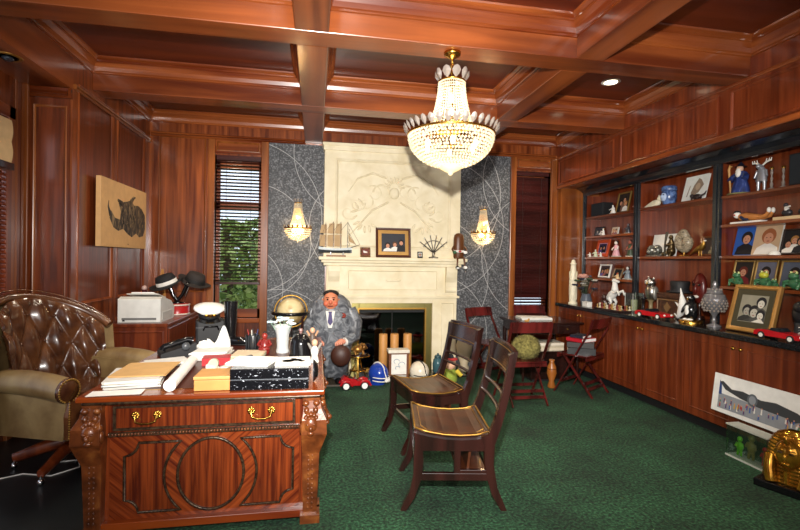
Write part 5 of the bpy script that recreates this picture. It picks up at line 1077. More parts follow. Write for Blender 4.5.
m = MB(); m.lathe([(0.085, 0), (0.086, 0.01), (0.08, 0.03), (0.078, 0.1), (0.068, 0.14), (0.04, 0.168), (0.015, 0.178), (0.0, 0.18)], black_gloss, n=26); m.build('dome', bl); m = MB(); m.lathe([(0.012, 0.176), (0.01, 0.19), (0.018, 0.2), (0.012, 0.212), (0, 0.214)], C('#b58f8a', .3, .6), n=12); m.build('knob', bl)
for k, (x, y, c, lab) in enumerate(((-0.02, 3.95, '#c79a78', 'small tan and white figurine beside the black bell on the desk'), (0.0, 3.36, '#8c8a84', 'small grey and white figurine at the right edge of the desk'))):
    t = thing('figurine', lab, 'figurine', (x, y, DZ)); m = MB(); m.lathe([(0.03, 0), (0.034, 0.01), (0.022, 0.05), (0.03, 0.09), (0.012, 0.12)], C('#d8d4cc', .5) if k else C('#5a4a40', .5), n=14); m.build('figure_body', t); m = MB(); m.ell((0, 0, 0.142), (0.022, 0.022, 0.026), C('#d0a080', .5), 10, 8); m.build('head', t)
    for s in (-1, 1): m = MB(); m.tube([(s * 0.025, 0, 0.1), (s * 0.045, -0.02, 0.14)], [0.01, 0.008], C(c, .5), 8); m.build('arm', t)

# ================================================================== on the credenza
CZ = 0.836
pr = thing('printer', 'white office printer on the credenza by the left wall', 'printer', (-1.75, 5.30, CZ), math.radians(0))
pw = C('#d9d8d2', .45)
m = MB(); m.prism([(-0.23, 0.0), (0.20, 0.0), (0.22, 0.02), (0.24, 0.12), (0.12, 0.2), (-0.16, 0.26), (-0.23, 0.24)], 'yz', -0.2, 0.2, pw)
m.v = [(-y * 0.0 + x, y, z) for x, y, z in m.v]; m.build('printer_body', pr, bevel=0.01)
m = MB(); m.box(-0.16, 0.16, -0.24, -0.232, 0.03, 0.05, C('#6a6a68', .5)); m.box(0.2, 0.204, -0.18, 0.15, 0.02, 0.1, C('#c4c3bd', .5)); m.build('slot', pr)
m = MB(T((0, -0.02, 0.255)) @ Rx(-12)); m.box(-0.15, 0.15, -0.13, 0.13, 0, 0.008, pw); m.build('paper_tray', pr); m = MB(T((0, -0.03, 0.268)) @ Rx(-12)); m.box(-0.105, 0.105, -0.12, 0.14, 0, 0.012, paper); m.build('paper', pr); m = MB(); m.box(-0.155, -0.135, -0.236, -0.23, 0.015, 0.03, black_mat); m.build('power_button', pr)
dm = thing('drum_tin', 'round red tin with white bands on the credenza under the black hat', 'tin', (-1.59, 5.80, CZ))
m = MB(); m.lathe([(0.13, 0), (0.13, 0.13), (0.12, 0.133), (0, 0.133)], C('#b01c20', .3), n=28); m.build('tin_body', dm)
for z in (0.012, 0.118): m = MB(); m.tube([(0.131 * math.cos(2 * PI * i / 32), 0.131 * math.sin(2 * PI * i / 32), z) for i in range(32)], 0.009, C('#d8d2c4', .5), 6, closed=True); m.build('band', dm)
hs = thing('hat_stand', 'forked black and chrome hat stand on the red tin', 'hat stand', (-1.59, 5.80, CZ + 0.134))
m = MB(); m.lathe([(0.07, 0), (0.072, 0.008), (0.02, 0.02), (0.016, 0.05)], black_gloss, n=18); m.build('base', hs)
for x, h in ((-0.09, 0.2), (0.11, 0.22)): m = MB(); m.tube([(0, 0, 0.03), (x * 0.5, -0.01, 0.1), (x, -0.01, h)], [0.022, 0.02, 0.026], black_gloss, 10); m.tube([(x * 0.6 + 0.024, -0.03, 0.08), (x + 0.024, -0.03, h - 0.02)], 0.006, chrome, 6); m.ell((x, -0.01, h), (0.04, 0.04, 0.03), black_gloss, 12, 8); m.build('prong', hs)
def hat(label, loc, M, felt, band):
    t = thing('felt_hat', label, 'hat', loc)
    m = MB(M); m.lathe([(0.105, 0.0), (0.1, 0.06), (0.085, 0.105), (0.05, 0.115), (0, 0.108)], felt, n=26, sx=1.1); m.build('crown', t)
    m = MB(M); m.grid(lambda u, v: ((0.1 + 0.075 * v) * 1.1 * math.cos(2 * PI * u), (0.1 + 0.075 * v) * math.sin(2 * PI * u), 0.002 + 0.03 * v * v * math.cos(4 * PI * u) * 0.6), 32, 4, felt); m.grid(lambda u, v: ((0.1 + 0.075 * v) * 1.1 * math.cos(-2 * PI * u), (0.1 + 0.075 * v) * math.sin(-2 * PI * u), -0.002 + 0.03 * v * v * math.cos(4 * PI * u) * 0.6), 32, 4, felt); m.build('brim', t)
    m = MB(M); m.lathe([(0.107, 0.004), (0.107, 0.02), (0.1035, 0.045)], band, n=26, sx=1.1); m.build('hat_band', t)
hat('black felt hat with a white band tilted on the hat stand', (-1.69, 5.75, CZ + 0.36), Ry(-18) @ Rx(14), C('#131316', .8), WH)
hat('dark brown felt hat on the right prong of the hat stand', (-1.43, 5.90, CZ + 0.38), Ry(22) @ Rx(10), C('#2a2320', .8), C('#171412', .7))
t = thing('maroon_bottle', 'dark maroon bottle with a pale stopper behind the printer', 'bottle', (-2.0, 5.95, CZ))
m = MB(); m.lathe([(0.06, 0), (0.064, 0.05), (0.055, 0.18), (0.03, 0.24), (0.022, 0.28)], C('#4a1420', .2), n=18); m.build('bottle_body', t); m = MB(); m.ell((0, 0, 0.30), (0.03, 0.03, 0.03), C('#c9aaa0', .3), 12, 8); m.build('stopper', t)
t = thing('tabletop_easel', 'slim honey wood easel leaning by the back left corner', 'easel', (-1.88, 6.16, CZ))
for a, b in (((-0.07, -0.03, 0), (-0.005, 0.05, 0.52)), ((0.07, -0.03, 0), (0.005, 0.05, 0.52)), ((0.0, 0.13, 0), (0.0, 0.055, 0.5))): m = MB(); m.tube([a, b], 0.011, C('#b07838', .4), 4); m.build('leg', t)
m = MB(); m.box(-0.075, 0.075, -0.04, 0.0, 0.09, 0.105, C('#b07838', .4)); m.build('ledge', t)
t = thing('gold_goblet', 'small gold goblet between the printer and the red tin', 'goblet', (-1.83, 5.74, CZ)); m = MB(); m.lathe([(0.035, 0), (0.036, 0.006), (0.008, 0.02), (0.008, 0.12), (0.03, 0.15), (0.036, 0.2), (0.032, 0.2), (0.026, 0.155), (0, 0.14)], gold, n=16); m.build('cup', t); m = MB(); m.ell((0, 0, 0.07), (0.014, 0.014, 0.01), gold, 10, 6); m.build('knop', t)

# books on the folding chair, papers on the table, things beneath
def book(label, loc, rz, w, d, h, cover, group='books on the folding chair'):
    t = thing('hardback_book', label, 'book', loc, rz, group)
    m = MB(); m.box(-w / 2 + 0.004, w / 2 - 0.005, -d / 2 + 0.005, d / 2 - 0.005, 0.003, h - 0.003, paper); m.build('pages', t)
    m = MB(); m.box(-w / 2, w / 2, -d / 2, d / 2, 0, 0.003, cover); m.box(-w / 2, w / 2, -d / 2, d / 2, h - 0.003, h, cover); m.box(-w / 2, -w / 2 + 0.004, -d / 2, d / 2, 0, h, cover); m.build('cover', t)
book('thick black book at the bottom of the stack on the folding chair', (3.08, 4.97, 0.4605), math.radians(62), 0.30, 0.30, 0.075, C('#1b1a1c', .4))
book('second black book in the stack on the folding chair', (3.08, 4.97, 0.5365), math.radians(56), 0.28, 0.29, 0.06, C('#26211f', .4))
book('red edged book near the top of the stack on the folding chair', (3.09, 4.98, 0.5975), math.radians(20), 0.26, 0.22, 0.04, C('#b01a2a', .4))
book('small dark blue book on top of the stack on the folding chair', (3.09, 4.99, 0.6385), math.radians(28), 0.2, 0.16, 0.03, C('#1b2233', .5))
slab('game_board', 'white folded papers lying along the card table top', 'papers', (2.92, 5.86, 0.7505), -0.12, 0.42, 0.26, 0.026, [paper, C('#d9d4c8', .8), paper], 3, jitter=0.006)
t = thing('tan_ornament', 'tiny tan figurine at the front edge of the card table', 'figurine', (2.66, 5.52, 0.7505)); m = MB(); m.ell((0, 0, 0.016), (0.035, 0.02, 0.016), C('#c28f48', .5), 10, 6); m.build('figure_body', t); m = MB(); m.ell((0.022, -0.008, 0.036), (0.015, 0.013, 0.014), C('#c28f48', .5), 10, 6); m.build('head', t)
slab('binder_stack', 'cream binders stacked on the floor crate under the card table', 'papers', (2.95, 5.62, 0.385), 0.05, 0.42, 0.28, 0.10, [C('#ddd0b8', .7), C('#cbbfa6', .7), C('#e6dcc8', .7)], 3, 'binder', 0.008)
t = thing('wooden_crate', 'low dark wooden crate under the card table', 'crate', (2.95, 5.62, 0)); m = MB(); m.box(-0.25, 0.25, -0.17, 0.17, 0.03, 0.36, dark_wood); m.build('box_body', t, bevel=0.004); m = MB(); m.box(-0.26, 0.26, -0.18, 0.18, 0.36, 0.384, dark_wood); m.build('lid', t, bevel=0.004); m = MB(); m.box(-0.23, 0.23, -0.15, 0.15, 0, 0.03, black_mat); m.build('plinth', t)
t = thing('amber_vase', 'small amber wooden vase on the carpet under the card table', 'vase', (2.83, 5.18, 0)); m = MB(); m.lathe([(0.04, 0), (0.05, 0.02), (0.03, 0.08), (0.06, 0.18), (0.05, 0.26), (0.025, 0.31), (0.035, 0.34), (0.03, 0.34)], C('#9a5a22', .35), n=18); m.build('vase_body', t); m = MB(); m.tube([(0.052 * math.cos(2 * PI * i / 20), 0.052 * math.sin(2 * PI * i / 20), 0.23) for i in range(20)], 0.005, C('#5a2f12', .4), 6, closed=True); m.build('band', t)

# ================================================================== floor at the right: acrylic box, poster, gold bust
ax = thing('acrylic_case', 'clear acrylic case of small coloured figures on the carpet before the cabinets', 'display case', (3.30, 2.99, 0), math.radians(-90))
m = MB(); w, d, h = 0.17, 0.055, 0.245
for a in ((-w, w, -d, -d + 0.004, 0.012, h), (-w, w, d - 0.004, d, 0.012, h), (-w, -w + 0.004, -d, d, 0.012, h), (w - 0.004, w, -d, d, 0.012, h)): m.box(*a, clear_glass)
m.build('case_wall', ax); m = MB(); m.box(-w - 0.004, w + 0.004, -d - 0.004, d + 0.004, 0, 0.012, C('#c9ccc6', .3)); m.build('base', ax); m = MB(); m.box(-w - 0.004, w + 0.004, -d - 0.004, d + 0.004, h, h + 0.01, C('#b5b8ae', .3)); m.build('lid', ax)
for x, y, c, s, lab in ((-0.10, 0.0, '#6cc21c', 1.0, 'bright green toy figure inside the clear acrylic case'), (0.10, 0.01, '#c41d1d', 0.95, 'red toy figure inside the clear acrylic case'), (-0.02, 0.02, '#8a7a3c', 1.25, 'taller olive toy figure inside the clear acrylic case')):
    # world position of the case interior, turned with the case
    t = thing('toy_figure', lab, 'toy', (3.30 + y, 2.99 - x, 0.0125), math.radians(-90), 'toy figures in the acrylic case'); k = C(c, .4)
    m = MB(); m.ell((0, 0, 0.075 * s), (0.026 * s, 0.02 * s, 0.04 * s), k, 12, 8); m.build('figure_body', t); m = MB(); m.ell((0, 0, 0.132 * s), (0.02 * s, 0.018 * s, 0.022 * s), k, 12, 8); m.build('head', t)
    for q in (-1, 1): m = MB(); m.tube([(q * 0.012 * s, 0, 0.05 * s), (q * 0.016 * s, -0.004, 0.004)], [0.01 * s, 0.008 * s], k, 8); m.build('leg', t); m = MB(); m.tube([(q * 0.022 * s, 0, 0.1 * s), (q * 0.034 * s, -0.008, 0.07 * s)], [0.008 * s, 0.006 * s], k, 8); m.build('arm', t)
po = thing('art_print', 'long white print of a dark arched scene leaning on the cabinets at right', 'print', (3.42, 3.03, 0.0), math.radians(-90))
m = MB(T((0, 0.0, 0.256)) @ Rx(-7)); W_, H_ = 0.95, 0.32
m.box(-0.46, W_ - 0.46, 0.0, 0.012, 0, H_, C('#e9e9e6', .5)); m.build('mount_board', po)
m = MB(T((0, -0.001, 0.256)) @ Rx(-7)); X0, X1 = -0.40, 0.36
m.poly([(X0, 0.035), (X1, 0.035), (X1, 0.14), (X0, 0.16)], -0.0006, C('#8d929a', .6)); m.poly([(X0, 0.15), (X0 + 0.03, 0.15), (X0 + 0.02, 0.245), (X0, 0.27)], -0.0010, C('#23407a', .6))
dk_ = C('#3a3d42', .6)
m.poly([(X0, 0.255), (X0 + 0.03, 0.265), (X0 + 0.12, 0.215), (X0 + 0.22, 0.225), (X0 + 0.38, 0.20), (X0 + 0.5, 0.215), (X0 + 0.66, 0.19), (X1, 0.145), (X1 - 0.05, 0.14), (X1 - 0.14, 0.10), (X1 - 0.16, 0.13), (X0 + 0.44, 0.135), (X0 + 0.36, 0.14), (X0 + 0.2, 0.165), (X0 + 0.06, 0.20)], -0.0014, dk_)
m.disk(X0 + 0.31, 0.18, 0.045, 0.05, -0.0018, C('#5a6068', .6)); m.disk(X0 + 0.31, 0.18, 0.03, 0.034, -0.0021, C('#8a9098', .6)); m.poly([(X1 - 0.10, 0.08), (X1 - 0.01, 0.08), (X1 - 0.01, 0.17), (X1 - 0.05, 0.16)], -0.0017, C('#2a4f8a', .6))
rnd = random.Random(4)
for k in range(44):
    x = X0 + 0.02 + rnd.random() * 0.72; z = 0.045 + rnd.random() * 0.06; c = rnd.choice(['#c9a23a', '#a83a3a', '#3a5aa0', '#e0ddd6', '#5a3a6a', '#3a7a5a']); hh = rnd.uniform(0.02, 0.045)
    m.poly([(x - 0.006, z), (x + 0.006, z), (x + 0.005, z + hh), (x - 0.005, z + hh)], -0.0025 - 0.00005 * k, C(c, .6)); m.disk(x, z + hh + 0.005, 0.005, 0.006, -0.0025 - 0.00005 * k, SKIN, n=8)
m.build('printed_picture', po)
gd = thing('gold_bust', 'glossy gold head bust with striped headdress on a black base at lower right', 'bust', (3.19, 2.59, 0), math.radians(-68))
amber = textured('polished_amber_gold', [(0.3, '#7a4a0e'), (0.7, '#d09a34')], (1, 1, 1), 8, 3, 0.6, 0.16, 0.75)
m = MB(); m.box(-0.17, 0.17, -0.15, 0.13, 0.0, 0.05, black_gloss); m.build('base', gd, bevel=0.004)
m = MB()
def hd_(u, v):                                                            # headdress: flares from the brow to the shoulders
    a = 2 * PI * u; w = 0.115 + 0.06 * (1 - v) ** 0.8 if v < 0.75 else 0.135 * math.sqrt(max(0.0, 1 - ((v - 0.72) / 0.29) ** 2)) * 0.95
    stripe = 0.003 * math.sin(v * 90)
    return ((w + stripe) * math.cos(a), (w * 0.66 + stripe) * math.sin(a) + 0.02, 0.051 + 0.345 * v)
m.grid(hd_, 40, 60, amber); m.build('headdress', gd)
m = MB(); m.ell((0, -0.075, 0.25), (0.078, 0.06, 0.10), amber, 20, 14); m.ell((0, -0.14, 0.245), (0.013, 0.016, 0.026), amber, 10, 8); m.ell((0, -0.128, 0.20), (0.025, 0.012, 0.009), amber, 10, 6)
for s in (-1, 1): m.ell((s * 0.03, -0.128, 0.272), (0.017, 0.009, 0.008), C('#3a2408', .3, .4), 10, 6); m.ell((s * 0.03, -0.126, 0.29), (0.024, 0.009, 0.005), amber, 10, 6); m.ell((s * 0.08, -0.05, 0.25), (0.012, 0.018, 0.03), amber, 8, 6)
m.build('face', gd)
m = MB(); m.tube([(0, -0.12, 0.15), (0, -0.125, 0.09), (0, -0.11, 0.06)], [0.013, 0.012, 0.01], amber, 8); m.build('beard', gd)
for s in (-1, 1): m = MB(); m.tube([(s * 0.105, -0.06, 0.22), (s * 0.1, -0.095, 0.14), (s * 0.085, -0.105, 0.055)], [0.032, 0.034, 0.034], amber, 10); m.build('lappet', gd)
m = MB(); m.tube([(0, -0.1, 0.33), (0, -0.135, 0.345), (0, -0.125, 0.375)], [0.014, 0.013, 0.008], amber, 8); m.build('brow_ornament', gd)
t = thing('power_cord', 'thin white power cord trailing over the dark floor under the armchair', 'cord', (-2.05, 3.5, 0.006))
m = MB(); m.tube([(-0.3, -0.3, 0), (-0.1, -0.05, 0), (0.1, 0.06, 0), (0.3, 0.0, 0), (0.42, 0.12, 0), (0.36, 0.25, 0.0), (0.18, 0.22, 0.0)], 0.005, WH, 6); m.build('cable', t)
t = thing('crumpled_paper', 'crumpled white sheet of paper beside the black telephone', 'papers', (-0.81, 3.74, DZ)); rnd = random.Random(21)
m = MB(); m.ell((0, 0, 0.05), (0.075, 0.06, 0.05), paper, 14, 9); m.v = [(x * (1 + rnd.uniform(-.22, .2)), y * (1 + rnd.uniform(-.22, .2)), max(0, z * (1 + rnd.uniform(-.2, .2)))) for x, y, z in m.v]; m.fs = [False] * len(m.fs); m.build('sheet', t)
t = thing('stapler', 'small black stapler lying between the red book and the notebooks', 'stapler', (-0.50, 3.42, DZ), 0.5)
m = MB(); m.box(-0.07, 0.07, -0.018, 0.018, 0, 0.012, black_mat); m.build('base', t, bevel=0.003); m = MB(T((0, 0, 0.014)) @ Ry(-6)); m.box(-0.068, 0.072, -0.016, 0.016, 0.004, 0.026, C('#26272a', .3)); m.build('arm', t, bevel=0.006)
t = thing('coffee_mug', 'white coffee mug behind the tape dispenser on the desk', 'mug', (-0.45, 3.02, DZ)); m = MB(); m.lathe([(0.036, 0), (0.04, 0.01), (0.04, 0.085), (0.036, 0.085), (0.034, 0.012), (0, 0.012)], white, n=22); m.build('cup', t); m = MB(); m.tube([(0.038, 0, 0.07), (0.062, 0, 0.066), (0.066, 0, 0.04), (0.04, 0, 0.022)], 0.006, white, 8); m.build('handle', t)
slab('index_card', 'small pile of pink and blue cards right of the red book', 'cards', (-0.56, 3.27, DZ), 0.7, 0.1, 0.07, 0.012, [C('#d9a0a8', .8), C('#a8b9d9', .8), paper], 4, jitter=0.004)

# ================================================================== on the worktop (z 0.937), from the back corner forwards
WZ = 0.938
t = thing('ivory_column', 'tall slim ivory carved column at the back corner of the worktop', 'figurine', (3.58, 6.0, WZ))
iv = C('#e6dcc0', .4)
m = MB(); m.lathe([(0.06, 0), (0.06, 0.02), (0.045, 0.035), (0.05, 0.08), (0.052, 0.3), (0.038, 0.5), (0.032, 0.56)], iv, n=18, sx=1.05)
for k in range(6): m.tube([(0.05 * math.cos(k * 1.05 + 0.3 * i), 0.05 * math.sin(k * 1.05 + 0.3 * i), 0.06 + 0.08 * i) for i in range(6)], 0.006, iv, 6)
m.build('column_body', t); m = MB(); m.ell((0, 0, 0.59), (0.03, 0.03, 0.036), iv, 12, 8); m.lathe([(0.034, 0.55), (0.045, 0.57), (0.03, 0.585)], iv, n=14); m.build('head', t)
t = thing('flower_arrangement', 'dark arrangement of dried flowers with a pink bloom beside the ivory column', 'flowers', (3.68, 5.83, WZ)); t.scale = (1.12, 1.12, 1.2)
m = MB(); m.lathe([(0.05, 0), (0.07, 0.06), (0.05, 0.12), (0.055, 0.13)], C('#5b616c', .3), n=16); m.build('pot', t)
rnd = random.Random(8)
for k in range(16):
    a = rnd.uniform(0, 2 * PI); r = rnd.uniform(0.03, 0.14); z = rnd.uniform(0.17, 0.33)
    p = (r * math.cos(a), r * math.sin(a), z); m = MB(); m.tube([(0, 0, 0.1), (p[0] * .5, p[1] * .5, z * .7), p], 0.003, C('#2c3a24', .8), 5); c = C(rnd.choice(['#2b2b3c', '#4a4a58', '#77705f', '#b9b3a8', '#3a4a34']), .8)
    for q in range(5): b = q * 1.257; m.ell((p[0] + 0.022 * math.cos(b), p[1] + 0.022 * math.sin(b), p[2]), (0.02, 0.02, 0.011), c, 8, 5)
    m.ell(p, 0.012, C('#c9b27a', .8), 6, 5); m.build('bloom', t)
m = MB(); p = (-0.06, -0.02, 0.33)
for q in range(9): b = q * 0.7; m.ell((p[0] + 0.035 * math.cos(b), p[1] + 0.035 * math.sin(b), p[2] + 0.01 * (q % 2)), (0.032, 0.032, 0.02), C('#c58f80', .8), 8, 5)
m.ell(p, 0.02, C('#8a4a44', .8), 8, 6); m.build('bloom', t, label='large pink bloom')
t = thing('white_card_box', 'small white box on the worktop before the dried flowers', 'box', (3.55, 5.60, WZ), G); m = MB(); m.box(-0.06, 0.06, -0.035, 0.035, 0, 0.055, WH); m.build('box_body', t, bevel=0.003); m = MB(); m.box(-0.062, 0.062, -0.037, 0.037, 0.056, 0.066, WH); m.build('lid', t)
def critter(t, c, s=1.0, legs=True, tail=True, rear=0):
    """a small standing four-legged ornament, head towards +x"""
    m = MB(Ry(-rear)); m.ell((0, 0, 0.12 * s), (0.09 * s, 0.04 * s, 0.045 * s), c, 14, 10); m.tube([(0.06 * s, 0, 0.135 * s), (0.1 * s, 0, 0.19 * s), (0.125 * s, 0, 0.215 * s)], [0.035 * s, 0.026 * s, 0.02 * s], c, 10); m.tube([(0.115 * s, 0, 0.22 * s), (0.17 * s, 0, 0.19 * s)], [0.023 * s, 0.012 * s], c, 10)
    for q in (-1, 1): m.ell((0.115 * s, q * 0.012 * s, 0.245 * s), (0.006 * s, 0.005 * s, 0.016 * s), c, 6, 5)
    if legs:
        for x in (-0.065, 0.06):
            for q in (-1, 1): m.tube([(x * s, q * 0.025 * s, 0.11 * s), ((x + (0.03 if x > 0 else -0.012)) * s, q * 0.027 * s, 0.06 * s), (x * s, q * 0.027 * s, 0.0)], [0.02 * s, 0.012 * s, 0.009 * s], c, 8)
    if tail: m.tube([(-0.085 * s, 0, 0.14 * s), (-0.12 * s, 0, 0.12 * s), (-0.125 * s, 0, 0.06 * s)], [0.012 * s, 0.015 * s, 0.006 * s], c, 8)
    m.build('animal_body', t)
t = thing('horse_figurine', 'white rearing horse figurine on the worktop behind the row of little pieces', 'figurine', (3.82, 5.38, WZ), G); t.scale = (1.25, 1.25, 1.2)
m = MB(); m.box(-0.07, 0.07, -0.045, 0.045, 0, 0.03, dark_wood); m.build('base', t, bevel=0.004)
m = MB(T((0.0, 0, 0.05)) @ Ry(-38)); cw = C('#e4e2dc', .35); m.ell((0.0, 0, 0.11), (0.10, 0.04, 0.046), cw, 14, 10); m.tube([(0.07, 0, 0.125), (0.11, 0, 0.18), (0.13, 0, 0.215)], [0.036, 0.026, 0.02], cw, 10); m.tube([(0.12, 0, 0.22), (0.175, 0, 0.165)], [0.024, 0.012], cw, 10)
for q in (-1, 1): m.tube([(0.07, q * 0.025, 0.09), (0.14, q * 0.03, 0.07), (0.13, q * 0.03, 0.02)], [0.018, 0.012, 0.008], cw, 8)
m.M = Matrix()
for q in (-1, 1): m.tube([(-0.075, q * 0.025, 0.10), (-0.04, q * 0.03, 0.065), (-0.055, q * 0.03, 0.031)], [0.024, 0.014, 0.01], cw, 8)
m.tube([(-0.10, 0, 0.12), (-0.14, 0, 0.10), (-0.13, 0, 0.045)], [0.012, 0.018, 0.006], cw, 8); m.build('horse_body', t)
t = thing('dark_bust', 'small dark bust beside the white rearing horse on the worktop', 'bust', (3.78, 5.56, WZ), G); cb = C('#3a201a', .35); m = MB(); m.lathe([(0.04, 0), (0.045, 0.02), (0.02, 0.04), (0.06, 0.08), (0.03, 0.1)], cb, n=16); m.build('bust_body', t); m = MB(); m.ell((0, -0.005, 0.13), (0.032, 0.036, 0.042), cb, 14, 10); m.ell((0, -0.042, 0.13), (0.007, 0.009, 0.01), cb, 8, 6); m.build('head', t)
t = thing('chess_board', 'dark board carrying rows of small brass and red pieces on the worktop edge', 'chess board', (3.60, 5.12, WZ), G); m = MB(); m.box(-0.25, 0.25, -0.10, 0.10, 0, 0.02, dark_wood)
for i in range(10):
    for j in range(4): m.box(-0.24 + i * 0.048, -0.24 + i * 0.048 + 0.046, -0.096 + j * 0.048, -0.096 + j * 0.048 + 0.046, 0.0195, 0.0212, C('#7a5a34', .4) if (i + j) % 2 else C('#241510', .4))
m.build('board', t, bevel=0.0)
cp = None
for i in range(10):
    for j in range(3):
        loc = (3.60 + (-0.065 + j * 0.06), 5.12 - (-0.225 + 0.05 * i), WZ + 0.0215)
        lab = 'tiny turned chess piece in the rows on the dark board'
        if j == 0 or (i + j) % 3:
            pc = thing('chess_piece', lab, 'chess piece', loc, 0, 'little pieces on the dark board')
            c = [C('#b08a4c', .35, .5), C('#7a2a22', .4), C('#d0c4a8', .4)][(i * 2 + j) % 3]; h = 0.045 + 0.02 * ((i * 7 + j * 3) % 4) / 3
            m = MB(); m.lathe([(0.016, 0), (0.016, 0.006), (0.007, 0.012), (0.006, h * 0.6), (0.012, h * 0.68), (0.008, h * 0.75), (0.011, h * 0.88), (0, h)], c, n=10); m.build('piece_body', pc)
t = thing('glass_case', 'upright glass case holding a cream pillar on the worktop', 'display case', (3.74, 4.93, WZ), G); m = MB()
w, d, h = 0.07, 0.07, 0.23
for a in ((-w, w, -d, -d + 0.003, 0.015, h), (-w, w, d - 0.003, d, 0.015, h), (-w, -w + 0.003, -d, d, 0.015, h), (w - 0.003, w, -d, d, 0.015, h), (-w, w, -d, d, h, h + 0.003)): m.box(*a, clear_glass)
m.build('glass', t); m = MB(); m.box(-w, w, -d, d, 0, 0.015, silver); m.build('base', t)
for x in (-1, 1):
    for y in (-1, 1): m = MB(); m.cyl((x * w, y * d, 0.015), (x * w, y * d, h), 0.004, silver, n=6); m.build('corner_post', t)
t = thing('cream_pillar', 'short cream pillar candle inside the upright glass case', 'candle', (3.74, 4.93, WZ + 0.0155)); m = MB(); m.lathe([(0.035, 0), (0.036, 0.13), (0.03, 0.135), (0, 0.132)], C('#e3d3ac', .5), n=18); m.build('wax', t); m = MB(); m.cyl((0, 0, 0.13), (0.002, 0, 0.15), 0.0025, black_mat, n=6); m.build('wick', t)
t = thing('owl_figurine', 'silver grey owl figurine on a post at the left of the middle bay', 'figurine', (3.86, 4.80, WZ), G); t.scale = (1.15, 1.15, 1.15); m = MB(); m.lathe([(0.05, 0), (0.05, 0.015), (0.018, 0.03), (0.02, 0.12), (0.04, 0.14)], C('#8a7a58', .5), n=14); m.build('post', t)
m = MB(); m.ell((0, 0, 0.22), (0.06, 0.05, 0.085), silver, 16, 12)
for s in (-1, 1): m.ell((s * 0.052, 0.01, 0.21), (0.018, 0.035, 0.07), C('#8d8a82', .4, .6), 10, 8)
m.build('owl_body', t); m = MB(); m.ell((0, -0.005, 0.315), (0.052, 0.045, 0.045), silver, 16, 10)
for s in (-1, 1): m.ell((s * 0.022, -0.042, 0.32), (0.019, 0.01, 0.019), C('#e6e2d8', .4), 10, 6); m.ell((s * 0.022, -0.05, 0.32), (0.008, 0.005, 0.008), black_gloss, 8, 5); m.ell((s * 0.035, 0.0, 0.355), (0.01, 0.01, 0.02), silver, 8, 5)
m.ell((0, -0.05, 0.302), (0.006, 0.01, 0.01), brass, 6, 5); m.build('head', t)
t = thing('candlestick', 'black turned candlestick before the silver owl', 'candlestick', (3.62, 4.62, WZ)); m = MB(); m.lathe([(0.05, 0), (0.05, 0.012), (0.02, 0.03), (0.026, 0.06), (0.015, 0.08), (0.017, 0.17), (0.035, 0.185), (0.035, 0.2), (0.02, 0.205)], black_gloss, n=18); m.build('stick', t); m = MB(); m.cyl((0, 0, 0.2), (0, 0, 0.235), 0.014, C('#1b1b1e', .5), n=12); m.build('candle_stub', t)
t = thing('carved_chest', 'dark carved wooden chest standing in the middle bay behind the red model car', 'chest', (3.95, 4.53, WZ), G); t.scale = (1.0, 1.0, 1.3); ck = textured('carved_dark_chest', [(0.3, '#2a140c'), (0.7, '#5a3520')], (1, 1, 1), 45, 3, 0.5, 0.4, 0, 0.5); m = MB(); m.box(-0.165, 0.165, -0.1, 0.1, 0, 0.15, ck); m.build('box_body', t, bevel=0.004); m = MB(); m.box(-0.168, 0.168, -0.103, 0.103, 0.152, 0.2, ck); m.build('lid', t, bevel=0.006)
m = MB(); m.rings((0, -0.1, 0), (1, 0, 0), (0, 0, 1), -0.155, 0.155, 0.01, 0.145, [(0, 0), (0.0, 0.006), (0.008, 0.006), (0.012, 0)], C('#7a5a38', .4)); m.prism([(0, 0.03), (0.05, 0.075), (0, 0.12), (-0.05, 0.075)], 'xz', -0.107, -0.1, C('#7a5a38', .4)); m.build('carved_front', t)
t = thing('top_hat', 'black top hat resting on the carved chest', 'hat', (3.97, 4.49, WZ + 0.2615), G); m = MB(); m.lathe([(0.095, 0.01), (0.09, 0.06), (0.10, 0.125), (0.09, 0.132), (0, 0.13)], black_mat, n=26); m.build('crown', t); m = MB(); m.lathe([(0.09, 0.012), (0.14, 0.012), (0.145, 0.02), (0.14, 0.006), (0.09, 0.002)], black_mat, n=26, sy=.85); m.build('brim', t); m = MB(); m.lathe([(0.0955, 0.012), (0.0945, 0.03), (0.092, 0.034)], C('#24242a', .4), n=26); m.build('hat_band', t)
def model_car(label, loc, rz, L, group='red model cars on the worktop'):
    t = thing('model_car', label, 'model car', loc, rz, group); k = L / 0.38; r_ = C('#b81820', .15)
    prof = [(-0.19, 0.028), (-0.19, 0.06), (-0.15, 0.075), (-0.09, 0.078), (0.03, 0.072), (0.15, 0.062), (0.19, 0.045), (0.19, 0.028)]
    m = MB(); m.prism([(x * k, z * k) for x, z in prof], 'xz', -0.065 * k, 0.065 * k, r_); m.build('car_body', t, bevel=0.008)
    m = MB(); m.prism([(-0.06 * k, 0.077 * k), (-0.045 * k, 0.1 * k), (0.0, 0.1 * k), (0.03 * k, 0.073 * k)], 'xz', -0.055 * k, 0.055 * k, C('#1b2026', .1)); m.build('cabin_glass', t, bevel=0.004)
    for x in (-0.12, 0.12):
        for s in (-1, 1): m = MB(); m.cyl((x * k, s * 0.056 * k, 0.03 * k), (x * k, s * 0.07 * k, 0.03 * k), 0.03 * k, black_mat, n=16); m.cyl((x * k, s * 0.069 * k, 0.03 * k), (x * k, s * 0.073 * k, 0.03 * k), 0.018 * k, WH, n=12); m.build('wheel', t)
    for s in (-1, 1): m = MB(); m.ell((0.186 * k, s * 0.045 * k, 0.05 * k), (0.008, 0.014, 0.01), WH, 8, 6); m.build('headlamp', t)
model_car('red model sports car on the worktop edge before the carved chest', (3.54, 4.36, WZ), G + 0.1, 0.38)
